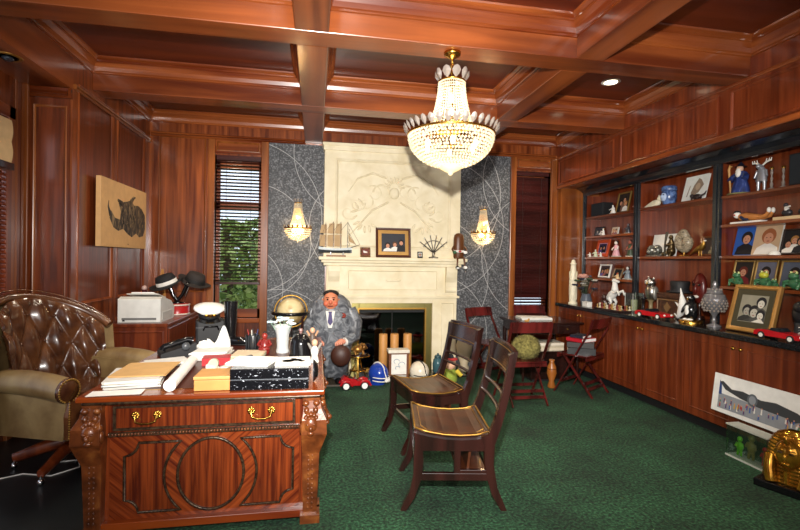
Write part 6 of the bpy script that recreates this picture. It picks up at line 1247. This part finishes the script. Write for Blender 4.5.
t = thing('swordfish_figurine', 'white carved leaping fish figurine right of the red model car', 'figurine', (3.74, 4.19, WZ), G); m = MB(); m.lathe([(0.05, 0), (0.05, 0.015), (0.03, 0.02)], black_gloss, n=16); m.build('base', t); m = MB(); m.tube([(-0.06, 0, 0.02), (-0.03, 0, 0.06), (0.0, 0, 0.13), (0.0, 0, 0.2), (-0.015, 0, 0.26), (-0.03, 0, 0.33)], [0.012, 0.032, 0.04, 0.032, 0.014, 0.004], white, 12); m.build('fish_body', t)
for pts in ([(0.02, 0.15), (0.075, 0.19), (0.03, 0.11)], [(-0.03, 0.15), (-0.10, 0.18), (-0.035, 0.11)], [(-0.05, 0.03), (-0.11, 0.06), (-0.07, 0.02), (-0.11, 0.0)]): m = MB(); m.prism(pts, 'xz', -0.006, 0.006, white); m.build('fin', t)
t = thing('carved_mask', 'red brown carved wooden mask hanging in the shelf behind the white fish figurine', 'mask', (4.02, 4.27, WZ), G); t.scale = (1, 1, 1.32); km = C('#5a1a14', .3); m = MB(); m.ell((0, 0, 0.245), (0.085, 0.05, 0.125), km, 18, 14); m.ell((0, -0.05, 0.24), (0.015, 0.02, 0.035), km, 8, 6)
for s in (-1, 1): m.ell((s * 0.035, -0.045, 0.275), (0.02, 0.01, 0.01), black_gloss, 8, 6); m.tube([(s * 0.012, -0.052, 0.292), (s * 0.04, -0.05, 0.305), (s * 0.065, -0.035, 0.29)], 0.007, km, 6)
m.ell((0, -0.046, 0.18), (0.035, 0.01, 0.012), WH, 10, 6); m.build('face', t); m = MB(); m.lathe([(0.05, 0), (0.05, 0.02), (0.015, 0.03), (0.015, 0.13)], dark_wood, n=14); m.build('stand', t)
t = thing('penguin_figurine', 'black and white penguin like waiter figurine on a round brass base', 'figurine', (3.66, 3.99, WZ), G); m = MB(); m.lathe([(0.105, 0), (0.105, 0.02), (0.095, 0.028), (0, 0.028)], brass, n=26); m.build('base', t); m = MB(); m.lathe([(0.035, 0.03), (0.055, 0.06), (0.058, 0.14), (0.04, 0.2), (0.02, 0.215)], black_gloss, n=18); m.build('figure_body', t); m = MB(); m.ell((0, -0.032, 0.12), (0.034, 0.03, 0.065), white, 14, 10); m.build('shirt_front', t); m = MB(); m.ell((0, 0, 0.24), (0.033, 0.033, 0.036), black_gloss, 14, 10); m.ell((0, -0.034, 0.235), (0.009, 0.02, 0.007), brass, 8, 6)
for s in (-1, 1): m.ell((s * 0.014, -0.028, 0.25), 0.007, white, 8, 6)
m.build('head', t)
for s in (-1, 1): m = MB(); m.tube([(s * 0.05, 0, 0.19), (s * 0.075, -0.02, 0.13), (s * 0.07, -0.045, 0.1)], [0.014, 0.016, 0.009], black_gloss, 8); m.build('wing', t); m = MB(); m.ell((s * 0.025, -0.035, 0.036), (0.022, 0.035, 0.01), white, 10, 6); m.build('foot', t)
t = thing('crystal_trophy', 'large cut crystal lidded urn beside the gold framed black and white photograph', 'trophy', (3.66, 3.72, WZ)); m = MB(); pf = [(0.06, 0), (0.062, 0.012), (0.02, 0.03), (0.016, 0.09), (0.03, 0.12), (0.085, 0.18), (0.10, 0.25), (0.085, 0.30), (0.06, 0.31)]; ng = C('#8f8d90', .12, .35, Transmission_Weight=0.3); m.lathe(pf, ng, n=14)
for j in range(7):
    z = 0.15 + j * 0.024; r = 0.06 + 0.042 * math.sin(PI * min(1, (j + 1.2) / 7.5)); n = 16
    for k in range(n): a = 2 * PI * (k + .5 * (j % 2)) / n; bead(m, (r * math.cos(a), r * math.sin(a), z), 0.013, crystal_grey)
m.build('bowl', t); m = MB(); m.lathe([(0.07, 0.312), (0.06, 0.34), (0.03, 0.36), (0.015, 0.37), (0.022, 0.395), (0.012, 0.42), (0, 0.43)], ng, n=14)
for k in range(12): a = 2 * PI * k / 12; bead(m, (0.055 * math.cos(a), 0.055 * math.sin(a), 0.348), 0.012, crystal_grey)
m.build('lid', t)
photo('large gold framed black and white photograph of faces standing on the worktop', (3.60, 3.33, WZ), G, 0.42, 0.41, 0.038, C('#b98a4c', 0.25, 0.55), C('#8d8978', .6),
      [(-0.2, 0.42, 0.17, C('#9a968a', .6), BK, C('#2b2a28', .7)), (0.08, 0.38, 0.19, C('#b5b1a4', .6), BK, C('#3a3936', .7)), (0.28, 0.72, 0.17, C('#c9c5b8', .6), BK, C('#4a4945', .7)), (0.33, 0.28, 0.15, C('#d0ccc0', .6), BK, C('#dedacd', .7))], 14, C('#3f3a26', .6), 0.05, group='framed photographs', deep=0.03)
for k, (y, x, a, lab) in enumerate(((2.99, 3.77, -60, 'worn black boxing glove on the worktop nearer the gold framed photograph'), (2.76, 3.77, -110, 'worn black boxing glove on the worktop at the right edge of the picture'))):
    t = thing('boxing_glove', lab, 'boxing glove', (x, y, WZ), math.radians(a), 'black boxing gloves'); kl = C('#212326', .35); m = MB(); m.ell((0, -0.0, 0.20), (0.085, 0.07, 0.10), kl, 18, 12); m.ell((0, -0.03, 0.25), (0.075, 0.06, 0.055), kl, 14, 10); m.build('mitt', t); m = MB(); m.ell((0.075, -0.045, 0.2), (0.032, 0.035, 0.07), kl, 12, 9, Ry(14).to_3x3()); m.build('thumb', t); m = MB(); m.lathe([(0.075, 0.0), (0.078, 0.02), (0.066, 0.09), (0.07, 0.13)], C('#34373b', .5), n=20, sy=.8); m.build('cuff', t)
    m = MB()
    for q in range(4): m.tube([(-0.03, -0.068, 0.03 + 0.022 * q), (0, -0.074, 0.04 + 0.022 * q), (0.03, -0.068, 0.03 + 0.022 * q)], 0.004, WH if q % 2 else C('#6a6c70', .6), 6)
    m.build('lacing', t)
model_car('red model car on the worktop before the black boxing gloves at right', (3.53, 2.97, WZ), G, 0.36)

# ================================================================== on the shelves
S1, S2, S3, S4 = 2.1865, 1.9065, 1.6065, 1.3135
def dark_box(label, loc, w, d, h):
    t = thing('speaker_box', label, 'speaker', loc, G, 'black boxes on the top shelf'); m = MB(); m.box(-w / 2, w / 2, -d / 2, d / 2, 0, h, black_mat); m.build('cabinet_shell', t, bevel=0.005); m = MB(); m.box(-w / 2 + 0.012, w / 2 - 0.012, -d / 2 - 0.006, -d / 2, 0.012, h - 0.012, C('#1a2026', .8)); m.build('grille', t)
dark_box('small black speaker box at the left end of the top shelf', (4.02, 6.02, S1), 0.28, 0.16, 0.19)
dark_box('larger black speaker box at the right end of the top shelf', (4.02, 3.10, S1), 0.36, 0.18, 0.27)
gf = C('#9a7a44', .3, .6)
photo('gilt framed group photograph on the top shelf beside the small black box', (4.0, 5.57, S1), G, 0.26, 0.29, 0.022, gf, C('#2a201c', .6), [(-0.2, 0.5, 0.13, SKIN, HAIR_D, BK), (0.1, 0.66, 0.13, SKIN, HAIR_D, C('#7a5a4a', .7)), (0.25, 0.42, 0.12, SKIN, HAIR_L, WH)], 12)
def ornament(label, loc, c1, c2, h, w, kind=0, group=None, name='figurine', rz=G):
    """small turned or seated figure: body, head, arms, base"""
    t = thing(name, label, 'figurine', loc, rz, group)
    m = MB(); m.box(-w * 0.5, w * 0.5, -0.03, 0.03, 0, h * 0.06, C('#cfc8ba', .5)); m.build('base', t, bevel=0.002)
    m = MB(); m.lathe([(w * 0.42, h * 0.06), (w * 0.44, h * 0.12), (w * 0.26, h * 0.45), (w * 0.3, h * 0.62), (w * 0.12, h * 0.74)], c1, n=14, sy=0.8); m.build('figure_body', t)
    m = MB(); m.ell((0, -0.004, h * 0.85), (h * 0.1, h * 0.1, h * 0.12), c2, 12, 9); m.ell((0, 0.006, h * 0.9), (h * 0.108, h * 0.1, h * 0.1), HAIR_D if kind % 2 == 0 else HAIR_L, 12, 8); m.build('head', t)
    for s in (-1, 1): m = MB(); m.tube([(s * w * 0.28, 0, h * 0.62), (s * w * 0.42, -0.02, h * 0.48), (s * w * 0.2, -0.045, h * 0.42)], [h * 0.05, h * 0.045, h * 0.035], c1 if kind < 2 else c2, 8); m.build('arm', t)
ornament('white kneeling figurine in front of the gilt group photograph on the top shelf', (3.92, 5.62, S1), WH, WH, 0.12, 0.09, 0)
ornament('small pink and white figurine at the right end of the top left shelf', (3.97, 5.22, S1), C('#d8a090', .6), WH, 0.12, 0.09, 1)
photo('small dark double photograph on the second shelf at the left end', (3.97, 6.02, S2), G, 0.20, 0.13, 0.012, BK, C('#3a3a44', .6), [(-0.25, 0.5, 0.2, C('#b9b3ae', .6), BK, C('#6a6a74', .6)), (0.22, 0.5, 0.2, C('#b9a09a', .6), BK, WH)], 12)
ornament('tiny white bird like figurine beside the dark double photograph', (3.93, 5.84, S2), WH, WH, 0.10, 0.06, 1)
photo('small cream card with pink print on the second shelf', (3.97, 5.66, S2), G, 0.13, 0.10, 0.0, WH, C('#cdb9a4', .7), [(-0.2, 0.5, 0.2, SKIN, HAIR_L, C('#9a5a4a', .7)), (0.2, 0.5, 0.2, SKIN, HAIR_D, C('#7a4a5a', .7))], 12)
ornament('small dark silver figurine with raised arms at the right of the second shelf', (3.96, 5.36, S2), C('#4a4a50', .3, .5), C('#8a8a90', .3, .5), 0.13, 0.09, 0)
def red_draw(g, w, h, bg, people):
    portrait(g, w, h, bg, people); g.disk(0.0, h * 0.3, w * 0.2, h * 0.18, -0.003, C('#9ab08a', .7))
photo('red orange matted photograph on the third shelf at the left end', (4.0, 6.0, S3), G, 0.29, 0.25, 0.05, C('#c04a26', .5), C('#2a2448', .6), [(-0.22, 0.5, 0.2, SKIN, HAIR_D, C('#5a4a8a', .7)), (0.22, 0.55, 0.2, SKIN, HAIR_D, BK)], 12, C('#b98aa0', .7), 0.012)
ornament('small pale green card shaped figurine before the red orange photograph', (3.91, 5.98, S3), C('#c9d0b4', .6), WH, 0.11, 0.08, 1)
for k, y in enumerate((6.12, 5.86)): ornament(('tiny white figurine left of the pale green one on the third shelf', 'tiny white figurine right of the pale green one on the third shelf')[k], (3.91, y, S3), WH, WH, 0.07, 0.05, 0)
ornament('pink robed dancing lady figurine in the middle of the third shelf', (3.95, 5.58, S3), C('#d8a0a8', .5), C('#e6d8cc', .5), 0.22, 0.13, 2)
ornament('dark green and red soldier figurine at the right of the third shelf', (3.98, 5.34, S3), C('#3d4a34', .5), C('#a85a44', .5), 0.22, 0.11, 2)
photo('white framed family photograph on the fourth shelf at the left', (3.98, 5.90, S4), G, 0.25, 0.19, 0.022, WH, C('#3a2a30', .6), [(-0.25, 0.48, 0.2, SKIN, HAIR_D, C('#6a5aa0', .7)), (0.05, 0.5, 0.2, SKIN, HAIR_D, C('#9a5a5a', .7)), (0.3, 0.45, 0.2, SKIN, HAIR_L, BK)], 12)
photo('dark framed tilted photograph beside the white frame on the fourth shelf', (3.98, 5.62, S4), G, 0.18, 0.14, 0.015, C('#8a6a4a', .5), C('#20242c', .6), [(0, 0.45, 0.24, SKIN, HAIR_D, WH)], 20)
ornament('grey and white horseman figurine at the right end of the fourth shelf', (3.98, 5.38, S4), C('#7d8790', .4), WH, 0.17, 0.12, 0)
ornament('small cream figurine before the dark tilted photograph on the fourth shelf', (3.92, 5.5, S4), C('#d9b98a', .6), C('#b03a30', .6), 0.08, 0.07, 1)
# middle bay
t = thing('ivory_carving', 'reclining ivory carved animal at the left of the middle top shelf', 'figurine', (3.97, 4.90, 2.1965), G)
m = MB(); m.ell((0.02, 0, 0.045), (0.07, 0.03, 0.04), iv, 14, 10); m.tube([(-0.02, 0, 0.05), (-0.08, -0.005, 0.035), (-0.13, -0.01, 0.018), (-0.15, -0.01, 0.012)], [0.03, 0.022, 0.014, 0.012], iv, 10); m.ell((0.075, 0, 0.09), (0.035, 0.026, 0.03), iv, 12, 8); m.tube([(0.04, -0.02, 0.03), (-0.01, -0.035, 0.012), (-0.05, -0.035, 0.01)], [0.018, 0.013, 0.01], iv, 8)
for s in (-1, 1): m.ell((0.085, s * 0.018, 0.12), (0.008, 0.006, 0.014), iv, 6, 5)
m.build('animal_body', t)
t = thing('blue_jar', 'blue glazed lidded head shaped jar on the middle top shelf', 'jar', (3.98, 4.69, 2.1965), G); cb = textured('blue_glaze', [(0.3, '#1b2c5a'), (0.7, '#6f8cc0')], (1, 1, 1), 22, 3, 1.0, 0.2); m = MB(); m.lathe([(0.05, 0), (0.065, 0.02), (0.08, 0.08), (0.08, 0.14), (0.07, 0.16)], cb, n=20); m.build('jar_body', t); m = MB(); m.lathe([(0.08, 0.162), (0.083, 0.17), (0.08, 0.2), (0.07, 0.215), (0, 0.22)], cb, n=20); m.build('lid', t); m = MB(); m.ell((0, -0.072, 0.09), (0.045, 0.02, 0.05), C('#aebfdc', .25), 12, 8); m.ell((0, -0.09, 0.095), (0.01, 0.014, 0.018), C('#aebfdc', .25), 8, 6)
for s in (-1, 1): m.ell((s * 0.018, -0.088, 0.112), (0.01, 0.006, 0.006), C('#1b2448', .3), 8, 5)
m.build('face', t)
def sketch_draw(g, w, h, bg, people):
    g.poly([(-w / 2, 0), (w / 2, 0), (w / 2, h), (-w / 2, h)], 0, bg)
    g.poly([(-0.08 * w, 0.15 * h), (0.2 * w, 0.32 * h), (0.36 * w, 0.6 * h), (0.22 * w, 0.8 * h), (0.1 * w, 0.88 * h), (-0.06 * w, 0.62 * h), (-0.14 * w, 0.35 * h)], -0.001, C('#8d7a68', .7)); g.poly([(-0.32 * w, 0.2 * h), (-0.27 * w, 0.2 * h), (-0.2 * w, 0.65 * h), (-0.25 * w, 0.6 * h)], -0.001, C('#9a8a7c', .7)); g.disk(0.12 * w, 0.55 * h, 0.1 * w, 0.14 * h, -0.0016, C('#b39c84', .7))
photo('white card with a brown sketch leaning on the middle top shelf', (4.0, 4.38, 2.1965), G, 0.31, 0.29, 0.0, WH, C('#dfe0da', .7), [], 14, draw=sketch_draw, name='sketch_card', cat='drawing', group='drawings')
t = thing('dark_figurine', 'small dark crouching animal before the white sketch card', 'figurine', (3.91, 4.22, 2.1965), G); m = MB(); kd = C('#2a1c1c', .4); m.ell((0, 0, 0.03), (0.06, 0.025, 0.028), kd, 12, 8); m.ell((-0.065, 0, 0.045), (0.022, 0.018, 0.02), kd, 10, 8); m.tube([(0.055, 0, 0.035), (0.1, 0, 0.05), (0.12, 0, 0.075)], [0.01, 0.007, 0.004], kd, 6)
for x in (-0.04, 0.035):
    for s in (-1, 1): m.tube([(x, s * 0.018, 0.025), (x - 0.01, s * 0.022, 0.0)], [0.01, 0.007], kd, 6)
m.build('animal_body', t)
photo('wide plain white card standing at the back of the middle lower shelf', (4.0, 4.80, S3), G, 0.38, 0.26, 0.0, WH, C('#e6e3da', .7), [(0.42, 0.4, 0.05, C('#b9b3a4', .7), C('#8a857a', .7), C('#c9c4b8', .7))], 10, name='white_card', cat='card', group='drawings')
t = thing('skull_pair', 'pair of grey metal apes heads pressed together on the middle lower shelf', 'sculpture', (3.94, 4.85, S3), G); gm2 = textured('pewter', [(0.3, '#4a4a44'), (0.7, '#a8a69c')], (1, 1, 1), 30, 3, 0, 0.3, 0.7)
for x in (-0.05, 0.045): m = MB(); m.ell((x, 0, 0.075), (0.052, 0.05, 0.06), gm2, 14, 10); m.ell((x, -0.04, 0.055), (0.032, 0.026, 0.028), gm2, 10, 8); m.ell((x - 0.018, -0.046, 0.09), (0.009, 0.006, 0.008), black_gloss, 8, 5); m.ell((x + 0.018, -0.046, 0.09), (0.009, 0.006, 0.008), black_gloss, 8, 5); m.build('head', t)
m = MB(); m.box(-0.1, 0.1, -0.045, 0.045, 0, 0.018, gm2); m.build('base', t, bevel=0.003)
t = thing('brass_musician', 'dark brass figure playing a tall instrument on the middle lower shelf', 'sculpture', (3.96, 4.62, S3), G); bm = C('#54442a', .35, .8); m = MB(); m.ell((0, 0, 0.06), (0.05, 0.045, 0.06), bm, 14, 10); m.tube([(0.0, 0, 0.08), (0.005, 0.0, 0.15), (0.01, -0.01, 0.19)], [0.04, 0.03, 0.02], bm, 10); m.build('figure_body', t); m = MB(); m.ell((0.01, -0.012, 0.215), (0.024, 0.024, 0.028), bm, 12, 8); m.build('head', t); m = MB(); m.tube([(-0.035, -0.05, 0.0), (-0.045, -0.04, 0.15), (-0.04, -0.02, 0.275)], [0.012, 0.01, 0.016], C('#3a3428', .3, .7), 8); m.build('instrument', t)
for s in (-1, 1): m = MB(); m.tube([(s * 0.03, 0, 0.15), (-0.01 + s * 0.025, -0.035, 0.12), (-0.04, -0.045, 0.13)], [0.014, 0.012, 0.009], bm, 8); m.build('arm', t); m = MB(); m.tube([(s * 0.03, -0.02, 0.04), (s * 0.06, -0.06, 0.03), (s * 0.05, -0.065, 0.0)], [0.022, 0.018, 0.012], bm, 8); m.build('leg', t)
t = thing('polished_shell', 'large polished grey and tan shell on the middle lower shelf', 'shell', (3.96, 4.43, S3), G); t.scale = (0.82, 0.9, 0.95); shm = textured('polished_shell', [(0.35, '#4a4238'), (0.5, '#a89a82'), (0.65, '#6b6052')], (1, 1, 3), 12, 3, 1.5, 0.2)
m = MB()
for k in range(30): a = k * 0.42; r = 0.02 + 0.0024 * k; m.ell((r * math.cos(a) * 0.9, -0.01 + 0.01 * math.sin(k), 0.19 + r * math.sin(a)), (0.028 + 0.0016 * k, 0.03 + 0.001 * k, 0.028 + 0.0016 * k), shm, 12, 8)
m.build('whorl', t); m = MB(); m.box(-0.05, 0.05, -0.035, 0.035, 0, 0.012, brass_dull); m.cyl((0, 0, 0.012), (0, 0, 0.09), 0.01, brass_dull, n=8); m.build('stand', t)
photo('dark wood framed landscape at the right end of the middle lower shelf', (4.03, 4.16, S3), G, 0.26, 0.21, 0.02, C('#6b3f22', .35), C('#3a2a22', .6), [(0.0, 0.4, 0.12, C('#b9a88a', .6), C('#5a4a38', .6), C('#8a7a5a', .6))], 10)
t = thing('brass_pheasant', 'curved gold and white pheasant ornament before the dark wood frame', 'figurine', (3.93, 4.20, S3), G); m = MB(); m.tube([(-0.11, 0, 0.02), (-0.06, 0, 0.05), (0.0, 0, 0.075), (0.04, 0, 0.09), (0.065, 0, 0.13), (0.06, 0, 0.155)], [0.004, 0.014, 0.03, 0.032, 0.016, 0.014], brass_dull, 10); m.ell((0.075, 0, 0.155), (0.02, 0.009, 0.008), WH, 8, 6); m.build('bird_body', t)
for s in (-1, 1): m = MB(); m.tube([(0.015, s * 0.012, 0.06), (0.02, s * 0.016, 0.0)], [0.006, 0.005], brass_dull, 6); m.build('leg', t)
# right bay
wz = thing('wizard_figurine', 'wizard figurine in a blue robe holding a staff on the right top shelf', 'figurine', (3.97, 3.77, S1), G)
rob = textured('blue_robe', [(0.3, '#131a3a'), (0.6, '#31427e'), (0.8, '#8d9ac8')], (1, 1, 0.4), 16, 3, 1.0, 0.3)
m = MB(); m.lathe([(0.085, 0.012), (0.08, 0.06), (0.055, 0.14), (0.05, 0.2), (0.025, 0.225)], rob, n=18, sy=0.8); m.build('robe', wz); m = MB(); m.ell((0.0, -0.01, 0.245), (0.03, 0.03, 0.034), C('#d0a68c', .5), 12, 9); h_ = m.build('head', wz); m = MB(); m.ell((0.005, -0.035, 0.205), (0.028, 0.018, 0.045), WH, 12, 8); m.build('beard', h_); m = MB(); m.lathe([(0.05, 0.265), (0.03, 0.275), (0.015, 0.3), (0.0, 0.315)], C('#14182a', .5), n=14); m.build('hat', h_)
m = MB(); m.tube([(-0.075, -0.03, 0.01), (-0.085, -0.035, 0.15), (-0.095, -0.035, 0.25), (-0.08, -0.035, 0.29), (-0.065, -0.035, 0.275)], [0.008, 0.009, 0.012, 0.012, 0.008], C('#b98a50', .5), 8); m.build('staff', wz)
for s in (-1, 1): m = MB(); m.tube([(s * 0.04, 0, 0.2), (s * 0.075, -0.02, 0.17), (s * 0.075, -0.035, 0.14)], [0.022, 0.026, 0.03], rob, 10); m.build('sleeve', wz)
m = MB(); m.lathe([(0.11, 0), (0.105, 0.012), (0, 0.013)], C('#8d8a5c', .6), n=20); m.build('base', wz)
t = thing('moose_figurine', 'silver standing moose figurine with wide antlers on the right top shelf', 'figurine', (3.97, 3.56, S1), G); sv = C('#a9abb2', .3, .6); m = MB(); m.lathe([(0.05, 0.09), (0.045, 0.15), (0.035, 0.2), (0.02, 0.22)], sv, n=16, sy=.7); m.build('figure_body', t); m = MB(); m.ell((0.0, -0.02, 0.225), (0.022, 0.04, 0.022), sv, 10, 8); h_ = m.build('head', t)
for s in (-1, 1):
    m = MB(); m.tube([(s * 0.012, 0, 0.24), (s * 0.045, 0, 0.262), (s * 0.09, 0, 0.27)], [0.007, 0.009, 0.006], WH, 8)
    for q in (0.04, 0.065, 0.085): m.tube([(s * q, 0, 0.262), (s * (q + 0.008), 0, 0.292)], [0.006, 0.003], WH, 6)
    m.build('antler', h_); m = MB(); m.tube([(s * 0.028, 0, 0.11), (s * 0.03, 0, 0.05), (s * 0.03, 0, 0.0)], [0.018, 0.013, 0.012], sv, 8); m.build('leg', t); m = MB(); m.tube([(s * 0.04, 0, 0.19), (s * 0.06, -0.01, 0.13)], [0.013, 0.01], sv, 8); m.build('arm', t)
for k, (y, h) in enumerate(((3.455, 0.20), (3.35, 0.19))):
    if k == 0: t = thing('crystal_candlestick', 'thin crystal candlestick beside the silver moose', 'candlestick', (3.96, y, S1), 0, 'crystal candlesticks')
    else: t = thing('crystal_candlestick', 'thin crystal candlestick beside the larger black speaker box', 'candlestick', (3.96, y, S1), 0, 'crystal candlesticks')
    m = MB(); m.lathe([(0.03, 0), (0.03, 0.01), (0.01, 0.02), (0.014, 0.05), (0.006, 0.07), (0.012, 0.1), (0.005, 0.12), (0.011, 0.15), (0.008, h - 0.02)], crystal_grey, n=12); m.build('stem', t); m = MB(); m.lathe([(0.014, h - 0.02), (0.016, h), (0.008, h)], brass_dull, n=12); m.build('cup', t)
t = thing('clown_figurine', 'reclining orange and blue clown figurine on the right second shelf', 'figurine', (3.95, 3.63, S2), G); m = MB(); m.box(-0.19, 0.12, -0.04, 0.04, 0, 0.018, WH); m.build('base', t, bevel=0.004); oc = C('#b8763c', .5); m = MB(); m.tube([(-0.11, 0, 0.06), (-0.05, 0, 0.065), (0.04, 0, 0.05), (0.12, 0, 0.045)], [0.032, 0.036, 0.03, 0.022], oc, 12); m.build('figure_body', t); m = MB(); m.ell((-0.145, -0.005, 0.085), (0.032, 0.03, 0.032), WH, 12, 9); m.ell((-0.145, -0.036, 0.083), 0.008, C('#b02a24', .5), 8, 6); m.ell((-0.15, 0.0, 0.11), (0.03, 0.03, 0.018), BK, 10, 6); m.build('head', t)
for s in (-1, 1): m = MB(); m.tube([(0.1, s * 0.018, 0.045), (0.16, s * 0.022, 0.055), (0.18, s * 0.022, 0.085)], [0.02, 0.018, 0.015], oc, 8); m.ell((0.185, s * 0.022, 0.10), (0.016, 0.018, 0.026), WH, 8, 6); m.build('leg', t); m = MB(); m.tube([(-0.08, s * 0.03, 0.06), (-0.04, s * 0.045, 0.035), (0.0, s * 0.045, 0.03)], [0.015, 0.013, 0.012], NV, 8); m.build('arm', t)
t = thing('duelling_figurine', 'black and white pair of small riders on a cream base on the right second shelf', 'figurine', (3.97, 3.24, S2), G); m = MB(); m.box(-0.17, 0.17, -0.045, 0.045, 0, 0.03, C('#cdb48a', .5)); m.build('base', t, bevel=0.003)
for x in (-0.08, 0.06): m = MB(); m.ell((x, 0, 0.065), (0.045, 0.026, 0.03), C('#2a2a2e', .4), 12, 8); m.tube([(x, 0, 0.08), (x - 0.01, 0, 0.115)], [0.022, 0.014], WH, 8); m.ell((x - 0.012, 0, 0.132), 0.018, C('#3a3438', .5), 10, 7); m.tube([(x, -0.02, 0.1), (x + 0.05, -0.03, 0.115)], [0.01, 0.007], WH, 6); m.build('rider', t)
photo('portrait of a dark haired person in black against blue on the right third shelf', (4.01, 3.78, S3), G, 0.205, 0.27, 0.0, WH, C('#2c5cae', .6), [(0.1, 0.6, 0.19, SKIN, HAIR_D, BK)], 13)
photo('large portrait of a curly haired person in white on the right third shelf', (4.0, 3.55, S3), G, 0.255, 0.275, 0.0, WH, C('#c9aa88', .6), [(0.06, 0.6, 0.22, SKIN, C('#9a5a34', .8), WH)], 13)
photo('dark group photograph of people in white at the right end of the third shelf', (4.0, 3.28, S3), G, 0.26, 0.23, 0.014, C('#2a1a14', .4), C('#1c1a1c', .6), [(-0.3, 0.4, 0.16, SKIN, HAIR_D, WH), (-0.08, 0.55, 0.16, SKIN, HAIR_L, WH), (0.15, 0.5, 0.16, SKIN, HAIR_D, BK), (0.34, 0.65, 0.16, SKIN, HAIR_D, BK)], 13)
t = thing('white_shell', 'small white dome shell before the dark group photograph', 'shell', (3.92, 3.38, S3)); m = MB(); m.lathe([(0.045, 0), (0.043, 0.015), (0.03, 0.035), (0, 0.043)], WH, n=16); m.v = [tuple(v) for v in m.v]; m.build('shell_body', t)
def double_frame():
    photo('gold framed photograph of a red haired person behind a green frog on the fourth shelf', (4.0, 3.78, S4), G, 0.215, 0.25, 0.018, gf, C('#2a2420', .6), [(0.0, 0.55, 0.19, SKIN, C('#6a2a1c', .8), C('#7a2426', .7))], 12)
    photo('gold framed photograph of a dark haired person in white on the fourth shelf', (4.0, 3.555, S4), G, 0.215, 0.25, 0.018, gf, C('#6a6a7a', .6), [(0.0, 0.55, 0.2, SKIN, HAIR_D, WH)], 12)
    photo('gold framed photograph of a person in a dark suit on the fourth shelf', (4.0, 3.30, S4), G, 0.25, 0.25, 0.018, gf, C('#5a6070', .6), [(0.02, 0.55, 0.19, SKIN, HAIR_D, BK)], 12)
double_frame()
fr = C('#3d6e4a', .25); 
for k, (y, sc_, lab) in enumerate(((3.72, 1.0, 'green frog figurine before the photograph of the red haired person'), (3.45, 1.1, 'green and yellow frog figurine before the photograph of the dark haired person'), (3.36, 0.62, 'small green frog figurine between the two gold frames'), (3.19, 1.1, 'tall green frog figurine before the photograph of the person in a dark suit'))):
    t = thing('frog_figurine', lab, 'figurine', (3.91, y, S4), G, 'green frog figurines'); m = MB(Matrix.Scale(sc_, 4)); m.ell((0, 0, 0.05), (0.045, 0.035, 0.045), fr, 14, 10); m.build('frog_body', t); m = MB(Matrix.Scale(sc_, 4)); m.ell((0, -0.015, 0.105), (0.036, 0.03, 0.026), fr if k != 1 else C('#b9b83a', .3), 12, 8)
    for s in (-1, 1): m.ell((s * 0.02, -0.015, 0.13), (0.012, 0.012, 0.012), C('#c9d08a', .3), 8, 6); m.ell((s * 0.02, -0.025, 0.132), 0.005, black_gloss, 6, 5)
    m.build('head', t)
    for s in (-1, 1): m = MB(Matrix.Scale(sc_, 4)); m.tube([(s * 0.035, 0, 0.04), (s * 0.06, -0.03, 0.05), (s * 0.05, -0.045, 0.006)], [0.02, 0.014, 0.01], fr, 8); m.build('leg', t); m = MB(Matrix.Scale(sc_, 4)); m.tube([(s * 0.035, -0.015, 0.07), (s * 0.05, -0.05, 0.06)], [0.01, 0.008], fr, 8); m.build('arm', t)
